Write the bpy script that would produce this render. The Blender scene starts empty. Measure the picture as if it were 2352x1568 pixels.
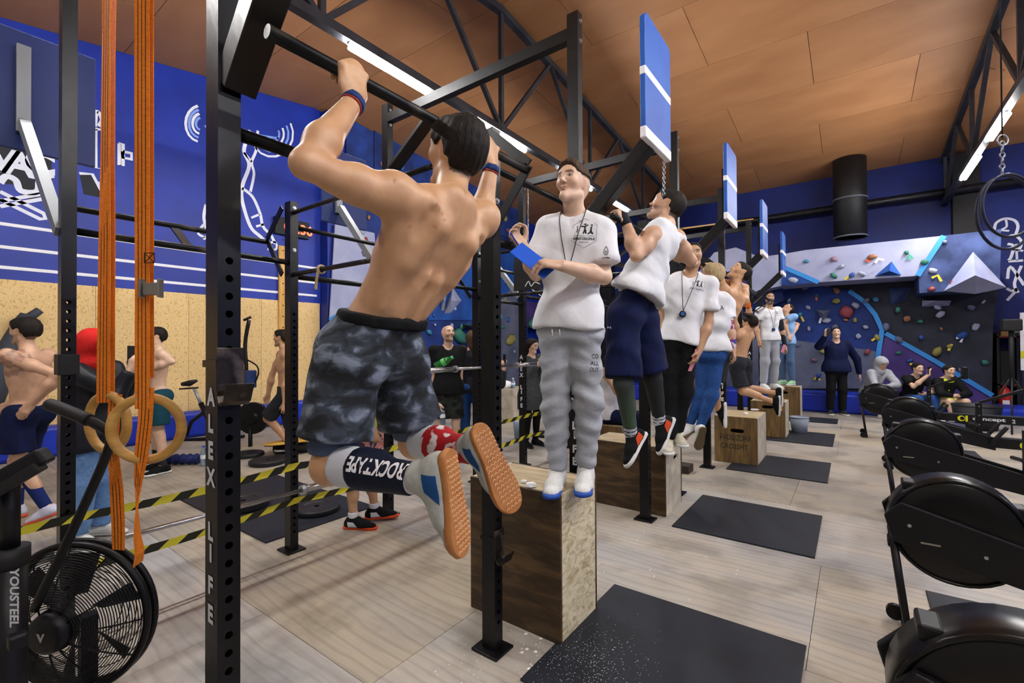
import bpy, bmesh, math, random
import numpy as np
from mathutils import Vector, Matrix, noise
from mathutils.bvhtree import BVHTree
random.seed(7); rng = np.random.default_rng(7)
scene = bpy.context.scene
col = scene.collection
# ---------------------------------------------------------------- camera
F, YAW, PITCH, ROLL, CAMZ = 1063.0, .6347, .0103, -.005, 1.5
_fw = np.array([-math.sin(YAW)*math.cos(PITCH), math.cos(YAW)*math.cos(PITCH), math.sin(PITCH)])
_r0 = np.array([math.cos(YAW), math.sin(YAW), 0.0]); _u0 = np.cross(_r0, _fw)
_r = math.cos(ROLL)*_r0 + math.sin(ROLL)*_u0
_u = -math.sin(ROLL)*_r0 + math.cos(ROLL)*_u0
CAM = np.array([0, 0, CAMZ])
cd = bpy.data.cameras.new('camera'); cam = bpy.data.objects.new('camera', cd); col.objects.link(cam)
cd.sensor_width = 36; cd.lens = F/2352*36; cd.clip_start = .05; cd.clip_end = 200
M = Matrix.Identity(4)
for i in range(3):
    M[i][0] = _r[i]; M[i][1] = _u[i]; M[i][2] = -_fw[i]; M[i][3] = CAM[i]
cam.matrix_world = M
scene.camera = cam
def ray(x, y): return _fw + _r*(x-1176)/F + _u*(784-y)/F
def W(x, y, d): return CAM + ray(x, y)*d                 # a measured point at depth d
def G(x, y, z=0.): q = ray(x, y); return CAM + q*((z-CAMZ)/q[2])
def oX(x, y, X): q = ray(x, y); return CAM + q*(X/q[0])
def oY(x, y, Y): q = ray(x, y); return CAM + q*(Y/q[1])
# ---------------------------------------------------------------- world, exposure
wd = bpy.data.worlds.new('world'); scene.world = wd; wd.use_nodes = True
wd.node_tree.nodes['Background'].inputs[0].default_value = (.5, .55, .65, 1)
wd.node_tree.nodes['Background'].inputs[1].default_value = .15
vs = scene.view_settings
vs.view_transform = 'Standard'; vs.look = 'None'; vs.gamma = 1; vs.use_curve_mapping = False
vs.exposure = 0.22
TUBE_POWER = 235.0      # radiance of the LED tubes
scene.cycles.max_bounces = 4; scene.cycles.diffuse_bounces = 2; scene.cycles.glossy_bounces = 2; scene.cycles.transmission_bounces = 4
scene.cycles.use_adaptive_sampling = True; scene.cycles.adaptive_threshold = .15; scene.cycles.adaptive_min_samples = 12; scene.cycles.use_denoising = True
# ---------------------------------------------------------------- helpers
def tag(o, label=None, cat=None, group=None, kind=None):
    if label: o['label'] = label
    if cat: o['category'] = cat
    if group: o['group'] = group
    if kind: o['kind'] = kind
    return o
def thing(name, label, cat, loc=(0, 0, 0), group=None, kind=None):
    o = bpy.data.objects.new(name, None); col.objects.link(o); o.empty_display_size = .05
    o.location = tuple(float(c) for c in loc)
    return tag(o, label, cat, group, kind)
def copy_tree(o, parent=None):
    c = o.copy(); col.objects.link(c); c.parent = parent
    for ch in list(o.children): copy_tree(ch, c)
    return c
def wloc(o):
    l = np.zeros(3)
    while o is not None:
        l = l + np.array(o.location); o = o.parent
    return l
_lin = lambda c: tuple(((v/12.92) if v <= .04045 else ((v+.055)/1.055)**2.4) for v in c)
def rgb(h):
    h = h.lstrip('#'); return _lin(tuple(int(h[i:i+2], 16)/255 for i in (0, 2, 4)))
MATS = {}
def mat(name, c1, rough=.55, metal=0., c2=None, scale=6., stretch=(1, 1, 1), bump=0., bscale=None, detail=5., c3=None,
        rnd=0., emit=None, spec=.4, coat=0., vcol=False, trans=0., sss=0., contrast=(.35, .65), bstretch=None, distort=0.):
    if name in MATS: return MATS[name]
    m = bpy.data.materials.new(name); m.use_nodes = True; nt = m.node_tree; N = nt.nodes; L = nt.links
    b = N['Principled BSDF']
    c1 = rgb(c1) if isinstance(c1, str) else c1
    b.inputs['Base Color'].default_value = (*c1, 1)
    b.inputs['Roughness'].default_value = rough; b.inputs['Metallic'].default_value = metal
    b.inputs['Specular IOR Level'].default_value = spec
    if coat: b.inputs['Coat Weight'].default_value = coat; b.inputs['Coat Roughness'].default_value = .15
    if trans: b.inputs['Transmission Weight'].default_value = trans
    if sss: b.inputs['Subsurface Weight'].default_value = sss; b.inputs['Subsurface Radius'].default_value = (.012, .004, .002)
    if emit:
        b.inputs['Emission Color'].default_value = (*c1, 1); b.inputs['Emission Strength'].default_value = emit
    tc = N.new('ShaderNodeTexCoord')
    def mapping(st):
        mp = N.new('ShaderNodeMapping'); L.new(tc.outputs['Object'], mp.inputs[0]); mp.inputs['Scale'].default_value = st
        return mp.outputs[0]
    out = None
    if c2 is not None:
        c2 = rgb(c2) if isinstance(c2, str) else c2
        nz = N.new('ShaderNodeTexNoise'); nz.inputs['Scale'].default_value = scale; nz.inputs['Detail'].default_value = detail
        nz.inputs['Distortion'].default_value = distort
        L.new(mapping(stretch), nz.inputs['Vector'])
        rp = N.new('ShaderNodeValToRGB'); e = rp.color_ramp.elements
        e[0].position = contrast[0]; e[0].color = (*c1, 1); e[1].position = contrast[1]; e[1].color = (*c2, 1)
        if c3 is not None:
            c3 = rgb(c3) if isinstance(c3, str) else c3
            x = e.new((contrast[0]+contrast[1])/2); x.color = (*c3, 1)
        L.new(nz.outputs[0], rp.inputs[0]); out = rp.outputs[0]
    if rnd:
        oi = N.new('ShaderNodeObjectInfo'); hs = N.new('ShaderNodeHueSaturation')
        mr = N.new('ShaderNodeMapRange'); mr.inputs[3].default_value = 1-rnd; mr.inputs[4].default_value = 1+rnd
        L.new(oi.outputs['Random'], mr.inputs[0]); L.new(mr.outputs[0], hs.inputs['Value'])
        if out: L.new(out, hs.inputs['Color'])
        else: hs.inputs['Color'].default_value = (*c1, 1)
        out = hs.outputs[0]
    if vcol:
        at = N.new('ShaderNodeVertexColor'); at.layer_name = 'Col'
        mx = N.new('ShaderNodeMix'); mx.data_type = 'RGBA'; mx.blend_type = 'MULTIPLY'; mx.inputs[0].default_value = 1
        if out: L.new(out, mx.inputs[6])
        else: mx.inputs[6].default_value = (*c1, 1)
        L.new(at.outputs[0], mx.inputs[7]); out = mx.outputs[2]
    if out: L.new(out, b.inputs['Base Color'])
    if bump:
        nb = N.new('ShaderNodeTexNoise'); nb.inputs['Scale'].default_value = bscale or scale*4; nb.inputs['Detail'].default_value = 4
        L.new(mapping(bstretch or stretch), nb.inputs['Vector'])
        bp = N.new('ShaderNodeBump'); bp.inputs['Strength'].default_value = bump; bp.inputs['Distance'].default_value = .01
        L.new(nb.outputs[0], bp.inputs['Height']); L.new(bp.outputs[0], b.inputs['Normal'])
    MATS[name] = m
    return m
def nrm(v): v = np.array(v, float); return v/(np.linalg.norm(v)+1e-12)
class MB:
    """collects shapes in world coordinates; build() links them as one mesh object"""
    def __init__(s): s.v = []; s.f = []; s.mi = []; s.sm = []
    def add(s, vs, fs, mi=0, smooth=False):
        o = len(s.v); s.v += [tuple(float(c) for c in p) for p in vs]
        for f in fs: s.f.append(tuple(o+i for i in f)); s.mi.append(mi); s.sm.append(smooth)
        return s
    def box(s, lo, hi, mi=0):
        (a, b, c), (d, e, g) = lo, hi
        vs = [(a, b, c), (d, b, c), (d, e, c), (a, e, c), (a, b, g), (d, b, g), (d, e, g), (a, e, g)]
        return s.add(vs, [(0, 3, 2, 1), (4, 5, 6, 7), (0, 1, 5, 4), (1, 2, 6, 5), (2, 3, 7, 6), (3, 0, 4, 7)], mi)
    def beam(s, p, q, w, h, up=(0, 0, 1), mi=0):
        p = np.array(p, float); q = np.array(q, float); d = nrm(q-p); up = np.array(up, float)
        if abs(d@up) > .98: up = np.array([1., 0, 0])
        a = nrm(np.cross(d, up)); b = np.cross(a, d)
        vs = [e+a*w/2*i+b*h/2*j for e in (p, q) for i, j in ((-1, -1), (1, -1), (1, 1), (-1, 1))]
        return s.add(vs, [(0, 1, 2, 3), (7, 6, 5, 4), (0, 4, 5, 1), (1, 5, 6, 2), (2, 6, 7, 3), (3, 7, 4, 0)], mi)
    def tube(s, pts, r, seg=10, closed=False, mi=0, caps=True):
        P = [np.array(p, float) for p in pts]; n = len(P); vs = []; fs = []
        rs = r if hasattr(r, '__len__') else [r]*n
        t0 = nrm(P[1]-P[0]); a = np.cross(t0, (0, 0, 1.)); a = nrm(a if np.linalg.norm(a) > .05 else np.cross(t0, (1., 0, 0)))
        for i in range(n):
            if closed: t = nrm(P[(i+1) % n]-P[i-1])
            else: t = nrm(P[min(i+1, n-1)]-P[max(i-1, 0)])
            a = nrm(a-t*(a@t)); b = np.cross(t, a)
            for k in range(seg):
                w = 2*math.pi*k/seg; vs.append(P[i]+(a*math.cos(w)+b*math.sin(w))*rs[i])
        m = n if closed else n-1
        for i in range(m):
            j = (i+1) % n
            for k in range(seg):
                l = (k+1) % seg; fs.append((i*seg+k, i*seg+l, j*seg+l, j*seg+k))
        s.add(vs, fs, mi, True)
        if not closed and caps:
            o = len(s.v)-len(vs)
            s.f += [tuple(o+k for k in reversed(range(seg))), tuple(o+(n-1)*seg+k for k in range(seg))]; s.mi += [mi, mi]; s.sm += [False, False]
        return s
    def disc(s, c, nv, r, th=.01, seg=24, mi=0, r2=None):
        """a solid disc (lathe) of thickness th along nv"""
        c = np.array(c, float); nv = nrm(nv)
        return s.lathe(c, nv, [(0, 0), (r, 0), (r2 or r, th), (0, th)], seg, mi)
    def lathe(s, c, nv, prof, seg=24, mi=0, smooth=False):
        c = np.array(c, float); nv = nrm(nv); a = np.cross(nv, (0, 0, 1.)); a = nrm(a if np.linalg.norm(a) > .05 else np.cross(nv, (1., 0, 0))); b = np.cross(nv, a)
        vs = []; fs = []
        for (r, h) in prof:
            for k in range(seg):
                w = 2*math.pi*k/seg; vs.append(c+nv*h+(a*math.cos(w)+b*math.sin(w))*r)
        for i in range(len(prof)-1):
            for k in range(seg):
                l = (k+1) % seg; fs.append((i*seg+k, i*seg+l, (i+1)*seg+l, (i+1)*seg+k))
        return s.add(vs, fs, mi, smooth)
    def torus(s, c, nv, R, r, seg=32, seg2=10, mi=0, a0=0, a1=2*math.pi):
        c = np.array(c, float); nv = nrm(nv); a = np.cross(nv, (0, 0, 1.)); a = nrm(a if np.linalg.norm(a) > .05 else np.cross(nv, (1., 0, 0))); b = np.cross(nv, a)
        full = abs(a1-a0-2*math.pi) < 1e-6; n = seg if full else seg+1
        pts = [c+(a*math.cos(a0+(a1-a0)*i/seg)+b*math.sin(a0+(a1-a0)*i/seg))*R for i in range(n)]
        return s.tube(pts, r, seg2, full, mi)
    def prism(s, pts, nv, th, mi=0):
        """polygon pts (planar) extruded by th along nv"""
        P = [np.array(p, float) for p in pts]; nv = nrm(nv); n = len(P)
        vs = P+[p+nv*th for p in P]
        fs = [tuple(range(n-1, -1, -1)), tuple(range(n, 2*n))]+[(i, (i+1) % n, n+(i+1) % n, n+i) for i in range(n)]
        return s.add(vs, fs, mi)
    def raw(s, verts, faces, mi=0, smooth=False): return s.add(verts, faces, mi, smooth)
    def build(s, name, mats, parent=None, bevel=0., smooth=None, kind=None, sub=0, fix=True):
        me = bpy.data.meshes.new(name); off = wloc(parent) if parent is not None else np.zeros(3)
        me.from_pydata([tuple(np.array(p)-off) for p in s.v], [], s.f)
        mats = mats if isinstance(mats, (list, tuple)) else [mats]
        for m in mats: me.materials.append(m)
        me.polygons.foreach_set('material_index', s.mi)
        me.polygons.foreach_set('use_smooth', [bool(x) for x in (s.sm if smooth is None else [smooth]*len(s.f))])
        if fix and len(s.f) < 20000:
            bm = bmesh.new(); bm.from_mesh(me); bmesh.ops.recalc_face_normals(bm, faces=bm.faces); bm.to_mesh(me); bm.free()
        me.update()
        o = bpy.data.objects.new(name, me); col.objects.link(o); o.parent = parent
        if bevel:
            md = o.modifiers.new('bevel', 'BEVEL'); md.width = bevel; md.segments = 2; md.limit_method = 'ANGLE'; md.angle_limit = .7
        if kind: o['kind'] = kind
        return o
_tcache = {}
def text_geo(t, bold=.0, spacing=1.0):
    k = (t, bold, spacing)
    if k in _tcache: return _tcache[k]
    c = bpy.data.curves.new('t', 'FONT'); c.body = t; c.size = 1; c.offset = bold; c.resolution_u = 3; c.space_character = spacing
    o = bpy.data.objects.new('t', c); me = o.to_mesh()
    v = np.array([p.co[:] for p in me.vertices]); f = [tuple(p.vertices) for p in me.polygons]
    o.to_mesh_clear(); bpy.data.objects.remove(o); bpy.data.curves.remove(c)
    if len(v):
        lo, hi = v.min(0), v.max(0); v = (v-np.array([(lo[0]+hi[0])/2, (lo[1]+hi[1])/2, 0])); s = hi[1]-lo[1]; w = (hi[0]-lo[0])/s; v = v/s
    else: w = 0
    _tcache[k] = (v, f, w); return _tcache[k]
def text(mb, t, c, u, v, h, w=None, bold=.02, mi=0, off=0.0, spacing=1.0, bvh=None):
    """flat lettering of height h centred at c, u = reading direction, v = up; with bvh it is laid onto that surface"""
    vv, f, asp = text_geo(t, bold, spacing); u = nrm(u); v = nrm(v); n = np.cross(u, v)
    sx = (w/asp) if w else h
    P = np.array(c)+np.outer(vv[:, 0]*sx, u)+np.outer(vv[:, 1]*h, v)+n*off
    if bvh is not None:
        Q = []
        for p in P:
            hit = bvh.ray_cast(Vector(p+n*.25), Vector(-n), .6)
            Q.append(np.array(hit[0])+n*.0025 if hit[0] is not None else p)
        P = np.array(Q)
    mb.add(P, f, mi)
def lay(P, n, bvh, off=.002):
    """project points along -n onto a surface"""
    Q = []
    for p in P:
        hit = bvh.ray_cast(Vector(np.array(p)+np.array(n)*.3), Vector(-np.array(n)), .8)
        Q.append(np.array(hit[0])+np.array(n)*off if hit[0] is not None else np.array(p))
    return Q
def ribbon(mb, pts, w, n, mi=0, th=.004):
    """flat painted stroke following pts, width w, facing n"""
    P = [np.array(p, float) for p in pts]; n = nrm(n); vs = []; fs = []
    for i, p in enumerate(P):
        t = nrm(P[min(i+1, len(P)-1)]-P[max(i-1, 0)]); a = np.cross(t, n); vs += [p-a*w/2+n*th, p+a*w/2+n*th]
    for i in range(len(P)-1): fs.append((2*i, 2*i+1, 2*i+3, 2*i+2))
    mb.add(vs, fs, mi)
def smooth_path(pts, n=6):
    P = [np.array(p, float) for p in pts]; out = []
    for i in range(len(P)-1):
        a, b, c, d = P[max(i-1, 0)], P[i], P[i+1], P[min(i+2, len(P)-1)]
        for k in range(n):
            t = k/n; out.append(.5*((2*b)+(c-a)*t+(2*a-5*b+4*c-d)*t*t+(3*b-a-3*c+d)*t**3))
    return out+[P[-1]]
# ================================================================ the hall
XW, YF, XR_, YB_ = -9.24, 14.5, 8.2, -4.2
RIDGE, ZR = 5.45, 6.62
def roof(y): return ZR-.14*(RIDGE-y) if y < RIDGE else ZR-.088*(y-RIDGE)
# ---- floor of plywood sheets
def plywood_mat():
    m = mat('plywood_floor', '#b9ab97', .62, rnd=0)
    nt = m.node_tree; N = nt.nodes; L = nt.links; b = N['Principled BSDF']
    geo = N.new('ShaderNodeNewGeometry'); oi = N.new('ShaderNodeObjectInfo')
    add = N.new('ShaderNodeVectorMath'); add.operation = 'ADD'
    comb = N.new('ShaderNodeCombineXYZ'); mu = N.new('ShaderNodeMath'); mu.operation = 'MULTIPLY'; mu.inputs[1].default_value = 37.
    L.new(oi.outputs['Random'], mu.inputs[0]); L.new(mu.outputs[0], comb.inputs[1]); L.new(mu.outputs[0], comb.inputs[2])
    L.new(geo.outputs['Position'], add.inputs[0]); L.new(comb.outputs[0], add.inputs[1])
    def mp(s, src=add.outputs[0]):
        x = N.new('ShaderNodeMapping'); x.inputs['Scale'].default_value = s; L.new(src, x.inputs[0]); return x.outputs[0]
    def nz(v, sc, det=4, dist=0.):
        x = N.new('ShaderNodeTexNoise'); x.inputs['Scale'].default_value = sc; x.inputs['Detail'].default_value = det; x.inputs['Distortion'].default_value = dist
        L.new(v, x.inputs['Vector']); return x.outputs[0]
    def ramp(src, stops):
        r = N.new('ShaderNodeValToRGB'); e = r.color_ramp.elements
        e[0].position, e[0].color = stops[0][0], (*rgb(stops[0][1]), 1); e[1].position, e[1].color = stops[-1][0], (*rgb(stops[-1][1]), 1)
        for p, c in stops[1:-1]: x = e.new(p); x.color = (*rgb(c), 1)
        L.new(src, r.inputs[0]); return r.outputs[0]
    def mix(a, b_, fac, mode='MIX'):
        x = N.new('ShaderNodeMix'); x.data_type = 'RGBA'; x.blend_type = mode
        if isinstance(fac, float): x.inputs[0].default_value = fac
        else: L.new(fac, x.inputs[0])
        L.new(a, x.inputs[6]); L.new(b_, x.inputs[7]); return x.outputs[2]
    wv = N.new('ShaderNodeTexWave'); wv.bands_direction = 'Y'; wv.inputs['Scale'].default_value = 4.5; wv.inputs['Distortion'].default_value = 14.
    wv.inputs['Detail'].default_value = 3.; wv.inputs['Detail Scale'].default_value = .6; L.new(mp((.22, 1, 1)), wv.inputs['Vector'])
    base = ramp(nz(mp((.5, 1.3, 1), geo.outputs['Position']), 1.1, 6), [(.30, '#7d7d7e'), (.42, '#a09c97'), (.52, '#b8ad9a'), (.60, '#aba79f'), (.72, '#9a9c9e')])
    pan = ramp(oi.outputs['Random'], [(.0, '#a39c90'), (.35, '#c3b499'), (.6, '#b3aea6'), (1., '#9d9fa2')]); base = mix(base, pan, .45)
    grain = ramp(wv.outputs[0], [(.0, '#8d857c'), (.35, '#ffffff'), (1., '#ffffff')])
    c = mix(base, grain, .2, 'MULTIPLY')
    fine = ramp(nz(mp((1.2, 26, 1)), 3., 6), [(.35, '#a79d92'), (.6, '#ffffff')]); c = mix(c, fine, .12, 'MULTIPLY')
    dirt = ramp(nz(mp((1, 1, 1), geo.outputs['Position']), 2.3, 8), [(.36, '#77716b'), (.5, '#ffffff')]); c = mix(c, dirt, .36, 'MULTIPLY')
    hs = N.new('ShaderNodeHueSaturation'); mr = N.new('ShaderNodeMapRange'); mr.inputs[3].default_value = .82; mr.inputs[4].default_value = 1.08
    L.new(oi.outputs['Random'], mr.inputs[0]); L.new(mr.outputs[0], hs.inputs['Value']); L.new(c, hs.inputs['Color'])
    L.new(hs.outputs[0], b.inputs['Base Color'])
    bp = N.new('ShaderNodeBump'); bp.inputs['Strength'].default_value = .25; bp.inputs['Distance'].default_value = .004
    L.new(wv.outputs[0], bp.inputs['Height']); L.new(bp.outputs[0], b.inputs['Normal'])
    b.inputs['Roughness'].default_value = .5
    return m
M_PLY = plywood_mat()
floor = MB().box((XW-.2, YB_-.2, -.25), (XR_+.2, YF+.2, -.02)).build('floor', mat('subfloor', '#2c2620', .9))
tag(floor, 'worn plywood sheet floor of the gym hall', kind='structure')
PX, PY = 2.5, 1.25
panel = None; row = 0; y = -3.72
while y < YF:
    x = XW-2.2+(row % 2)*1.25-(.3 if row % 3 == 1 else 0)
    while x < XR_:
        x0, x1, y0, y1 = max(x, XW), min(x+PX, XR_), max(y, YB_), min(y+PY, YF)
        if x1-x0 > .05 and y1-y0 > .05:
            if panel is not None and abs(x1-x0-PX) < 1e-6 and abs(y1-y0-PY) < 1e-6:
                o = panel.copy(); col.objects.link(o); o.location = (x0, y0, 0)
            else:
                full = abs(x1-x0-PX) < 1e-6 and abs(y1-y0-PY) < 1e-6
                o = MB().box((.0015, .0015, -.02), (x1-x0-.0015, y1-y0-.0015, 0)).build('plywood_sheet', M_PLY); o.location = (x0, y0, 0); o.parent = floor
                if full: panel = o
        x += PX
    y += PY; row += 1
# ---- ceiling of board panels on two slopes
ceil = bpy.data.objects.new('ceiling', None); col.objects.link(ceil); tag(ceil, 'sloping ceiling of brown boards over the hall', kind='structure')
MB().prism([(XW-.2, y_, roof(y_)+.05) for y_ in (YB_, RIDGE, YF+.3)]+[(XW-.2, YF+.3, 7.2), (XW-.2, YB_, 7.2)], (1, 0, 0), XR_-XW+.4).build('roof_deck', mat('roof_dark', '#1c1612', .9), ceil)
M_CEIL = mat('ceiling_board', '#9a6a43', .55, c2='#a87850', scale=1.2, stretch=(.5, 1.5, 1), rnd=.06, bump=.03, bscale=40)
cache = {}
ys = [YB_+i*(RIDGE-YB_)/6 for i in range(7)]+[RIDGE+i*(YF-RIDGE)/6 for i in range(1, 7)]
for j in range(len(ys)-1):
    n = 6; dx = (XR_-XW)/n
    for i in range(-1, n+1):
        x0 = XW+i*dx+(dx/2 if j % 2 else 0); x1 = x0+dx; x0 = max(x0, XW); x1 = min(x1, XR_)
        if x1-x0 < .1: continue
        k = (j, round(x1-x0, 3))
        if k in cache: o = cache[k].copy(); col.objects.link(o)
        else:
            z0, z1 = roof(ys[j]), roof(ys[j+1]); L_, D = x1-x0, ys[j+1]-ys[j]; g = .004
            o = MB().add([(g, g, 0), (L_-g, g, 0), (L_-g, D-g, z1-z0), (g, D-g, z1-z0), (g, g, .02), (L_-g, g, .02), (L_-g, D-g, z1-z0+.02), (g, D-g, z1-z0+.02)],
                         [(0, 3, 2, 1), (4, 5, 6, 7), (0, 1, 5, 4), (1, 2, 6, 5), (2, 3, 7, 6), (3, 0, 4, 7)]).build('ceiling_board', M_CEIL, ceil)
            cache[k] = o
        o.location = (x0, ys[j], roof(ys[j])); o.parent = ceil
# ---- walls
M_BLUE = mat('blue_paint', '#0f2f9e', .5, c2='#0c2788', scale=1.5, bump=.03, bscale=60)
M_DKBLUE = mat('dark_blue_paint', '#0b2474', .6, c2='#091a55', scale=1.2)
M_WHITE = mat('white_paint', '#e9e9ee', .6)
def wall(name, lo, hi, m, label):
    o = MB().box(lo, hi).build(name, m); return tag(o, label, kind='structure')
def gable(name, x0, x1, m, label):
    pts = [(x0, YB_, 0), (x0, YF, 0), (x0, YF, roof(YF)), (x0, RIDGE, ZR), (x0, YB_, roof(YB_))]
    return tag(MB().prism(pts, (1, 0, 0), x1-x0).build(name, m), label, kind='structure')
wl = gable('wall_left', XW-.2, XW, M_BLUE, 'bright blue wall with white lines and chalk drawings')
wf = wall('wall_far', (XW-.2, YF, 0), (XR_+.2, YF+.2, roof(YF)), M_DKBLUE, 'dark blue far wall behind the climbing wall')
gable('wall_right', XR_, XR_+.2, M_BLUE, 'blue side wall of the hall')
wall('wall_back', (XW, YB_-.2, 0), (XR_, YB_, roof(YB_)), mat('pale_wall', '#b9b6b0', .8), 'pale wall behind the viewer')
# OSB sheets along the left wall
M_OSB = mat('osb', '#dcb878', .7, c2='#c79d5e', scale=26, stretch=(1, 1.6, 1), c3='#e6c990', contrast=(.3, .7), rnd=.05, bump=.2, bscale=60, detail=2)
osb = None; y = YB_
while y < 5.5:
    if osb is None:
        osb = MB().box((0, .002, .0), (.014, 1.218, 2.44)).build('osb_sheet', M_OSB, wl, bevel=.002); o = osb
    else:
        o = osb.copy(); col.objects.link(o)
    o.location = (XW+.001, y, 0); y += 1.22
    if y > 5.6: break
# white lines
for py in (513, 566, 613):
    z = oX(0, py, XW)[2]
    MB().box((XW, YB_, z-.022), (XW+.006, 5.5, z+.022)).build('white_line', M_WHITE, wl)
# corner pilaster and peg board
tag(MB().box((XW, 5.58, 0), (XW+.28, 6.0, roof(5.8)-.02)).build('column_blue', mat('pilaster', '#0b2a86', .5), bevel=.01), 'dark blue pilaster at the end of the OSB wall', kind='structure')
pb = thing('peg_board', 'tall pale wooden peg board with holes fixed to the blue wall', 'peg board', (XW+.03, 4.9, 2.3))
c0 = oX(652, 690, XW+.05)
MB().box((XW+.015, c0[1]-.1, 1.75), (XW+.06, c0[1]+.14, oX(652, 565, XW+.05)[2])).build('board', mat('pine', '#d9ac62', .6, c2='#c79547', scale=3, stretch=(8, 8, 1), bump=.05), pb, bevel=.004)
for i in range(9): MB().disc((XW+.061, c0[1]-.02, 1.9+i*.22), (1, 0, 0), .014, .001, 10).build('peg_hole', mat('hole_black', '#0a0908', .9), pb)
# ---- chalk drawings on the left wall
chalk = mat('chalk_white', '#dfe3f2', .8); chalkb = mat('chalk_blue', '#7f9ee6', .8); M_MUD = mat('mural_grey', '#2a2c33', .8)
def stroke(px, wpx, m, name='mural_stroke', close=False, sm=True):
    P = [oX(x, y_, XW) for x, y_ in px]
    if close: P = P+[P[0]]
    if sm: P = smooth_path(P, 5)
    d = 8.6; mb = MB(); ribbon(mb, P, wpx*d/F, (1, 0, 0)); return mb.build(name, m, wl)
def fillp(px, m, th=.002):
    P = [oX(x, y_, XW) for x, y_ in px]; return MB().prism(P, (1, 0, 0), th).build('mural_fill', m, wl)
# weight lifter
stroke([(575, 300), (560, 345), (572, 380), (557, 425), (556, 460), (575, 520), (600, 545), (628, 575)], 8, chalk)
stroke([(592, 300), (588, 345), (578, 372), (583, 400), (575, 440)], 6, chalk)
stroke([(556, 432), (580, 452), (597, 490), (604, 520), (622, 540), (632, 560)], 7, chalk)
stroke([(577, 500), (596, 492)], 5, chalk); stroke([(560, 350), (578, 372)], 6, chalk); stroke([(588, 520), (606, 515)], 5, chalk)
stroke([(473, 470), (468, 500), (476, 540), (466, 548)], 6, chalk); stroke([(470, 545), (455, 535), (468, 515)], 5, chalk)
stroke([(612, 560), (632, 556), (634, 572), (614, 572)], 5, chalk)
for k in range(4):
    a = 1-.22*k
    stroke([(462-36*a*math.cos(t)-0, 284-42*a*math.sin(t)) for t in np.linspace(-1.35, 1.35, 9)], 5, chalkb if k % 2 else chalk, sm=False)
    stroke([(625+48*a*math.cos(t), 308+52*a*math.sin(t)) for t in np.linspace(-.5, 2.9, 10)], 5, chalkb if k % 2 else chalk, sm=False)
stroke([(470, 290), (640, 318)], 5, chalkb, sm=False)
# dumbbell stack and tools at the far left
for pts in ([(219, 296), (219, 385), (245, 390), (245, 300)], [(274, 330), (282, 330), (282, 380), (274, 380)], [(282, 348), (302, 352), (302, 366), (282, 362)]): stroke(pts, 6, chalk, close=True, sm=False)
stroke([(218, 290), (222, 255), (234, 275), (226, 290)], 6, chalk)
fillp([(0, 336), (0, 420), (35, 425), (55, 455), (85, 460), (95, 425), (120, 415), (118, 358)], M_MUD)
stroke([(0, 420), (14, 405), (36, 414), (48, 438), (85, 440), (92, 412), (122, 402)], 9, chalk)
fillp([(182, 398), (212, 400), (240, 455), (192, 446)], M_MUD); stroke([(182, 398), (212, 400), (242, 456)], 5, chalk, sm=False); stroke([(226, 420), (240, 424), (232, 436)], 5, chalk)
stroke([(0, 462), (125, 440)], 6, chalk, sm=False); stroke([(0, 474), (125, 452)], 6, chalk, sm=False)
stroke([(0, 440), (100, 490), (104, 502), (92, 503), (0, 458)], 6, chalk, sm=False)
mb = MB()
for ch, px, py in (('V', 8, 368), ('A', 45, 376), ('C', 92, 374)):
    text(mb, ch, oX(px, py, XW)+np.array([.006, 0, 0]), (0, 1, 0), (0, 0, 1), .34, bold=.05)
mb.build('mural_lettering', chalk, wl)
# figure drawing on the far wall, right
def strokef(px, wpx):
    P = smooth_path([oY(x, y_, YF) for x, y_ in px], 4); mb = MB(); ribbon(mb, P, wpx*13.2/F, (0, -1, 0)); mb.build('mural_stroke', chalk, wf)
for px, w in (([(2284, 528), (2288, 512), (2308, 502), (2330, 506), (2338, 520), (2332, 540)], 4), ([(2310, 503), (2312, 520), (2300, 528), (2318, 530)], 3), ([(2312, 545), (2330, 540), (2346, 555), (2340, 575)], 4),
              ([(2314, 560), (2328, 565), (2322, 590), (2316, 598)], 4), ([(2316, 600), (2350, 598)], 4), ([(2318, 572), (2350, 576)], 3), ([(2314, 640), (2320, 612), (2342, 640), (2352, 655)], 4), ([(2312, 662), (2324, 668), (2336, 664), (2313, 690)], 4),
              ([(2334, 560), (2336, 598)], 3), ([(2346, 610), (2330, 650), (2338, 672)], 4)): strokef(px, w)
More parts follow.
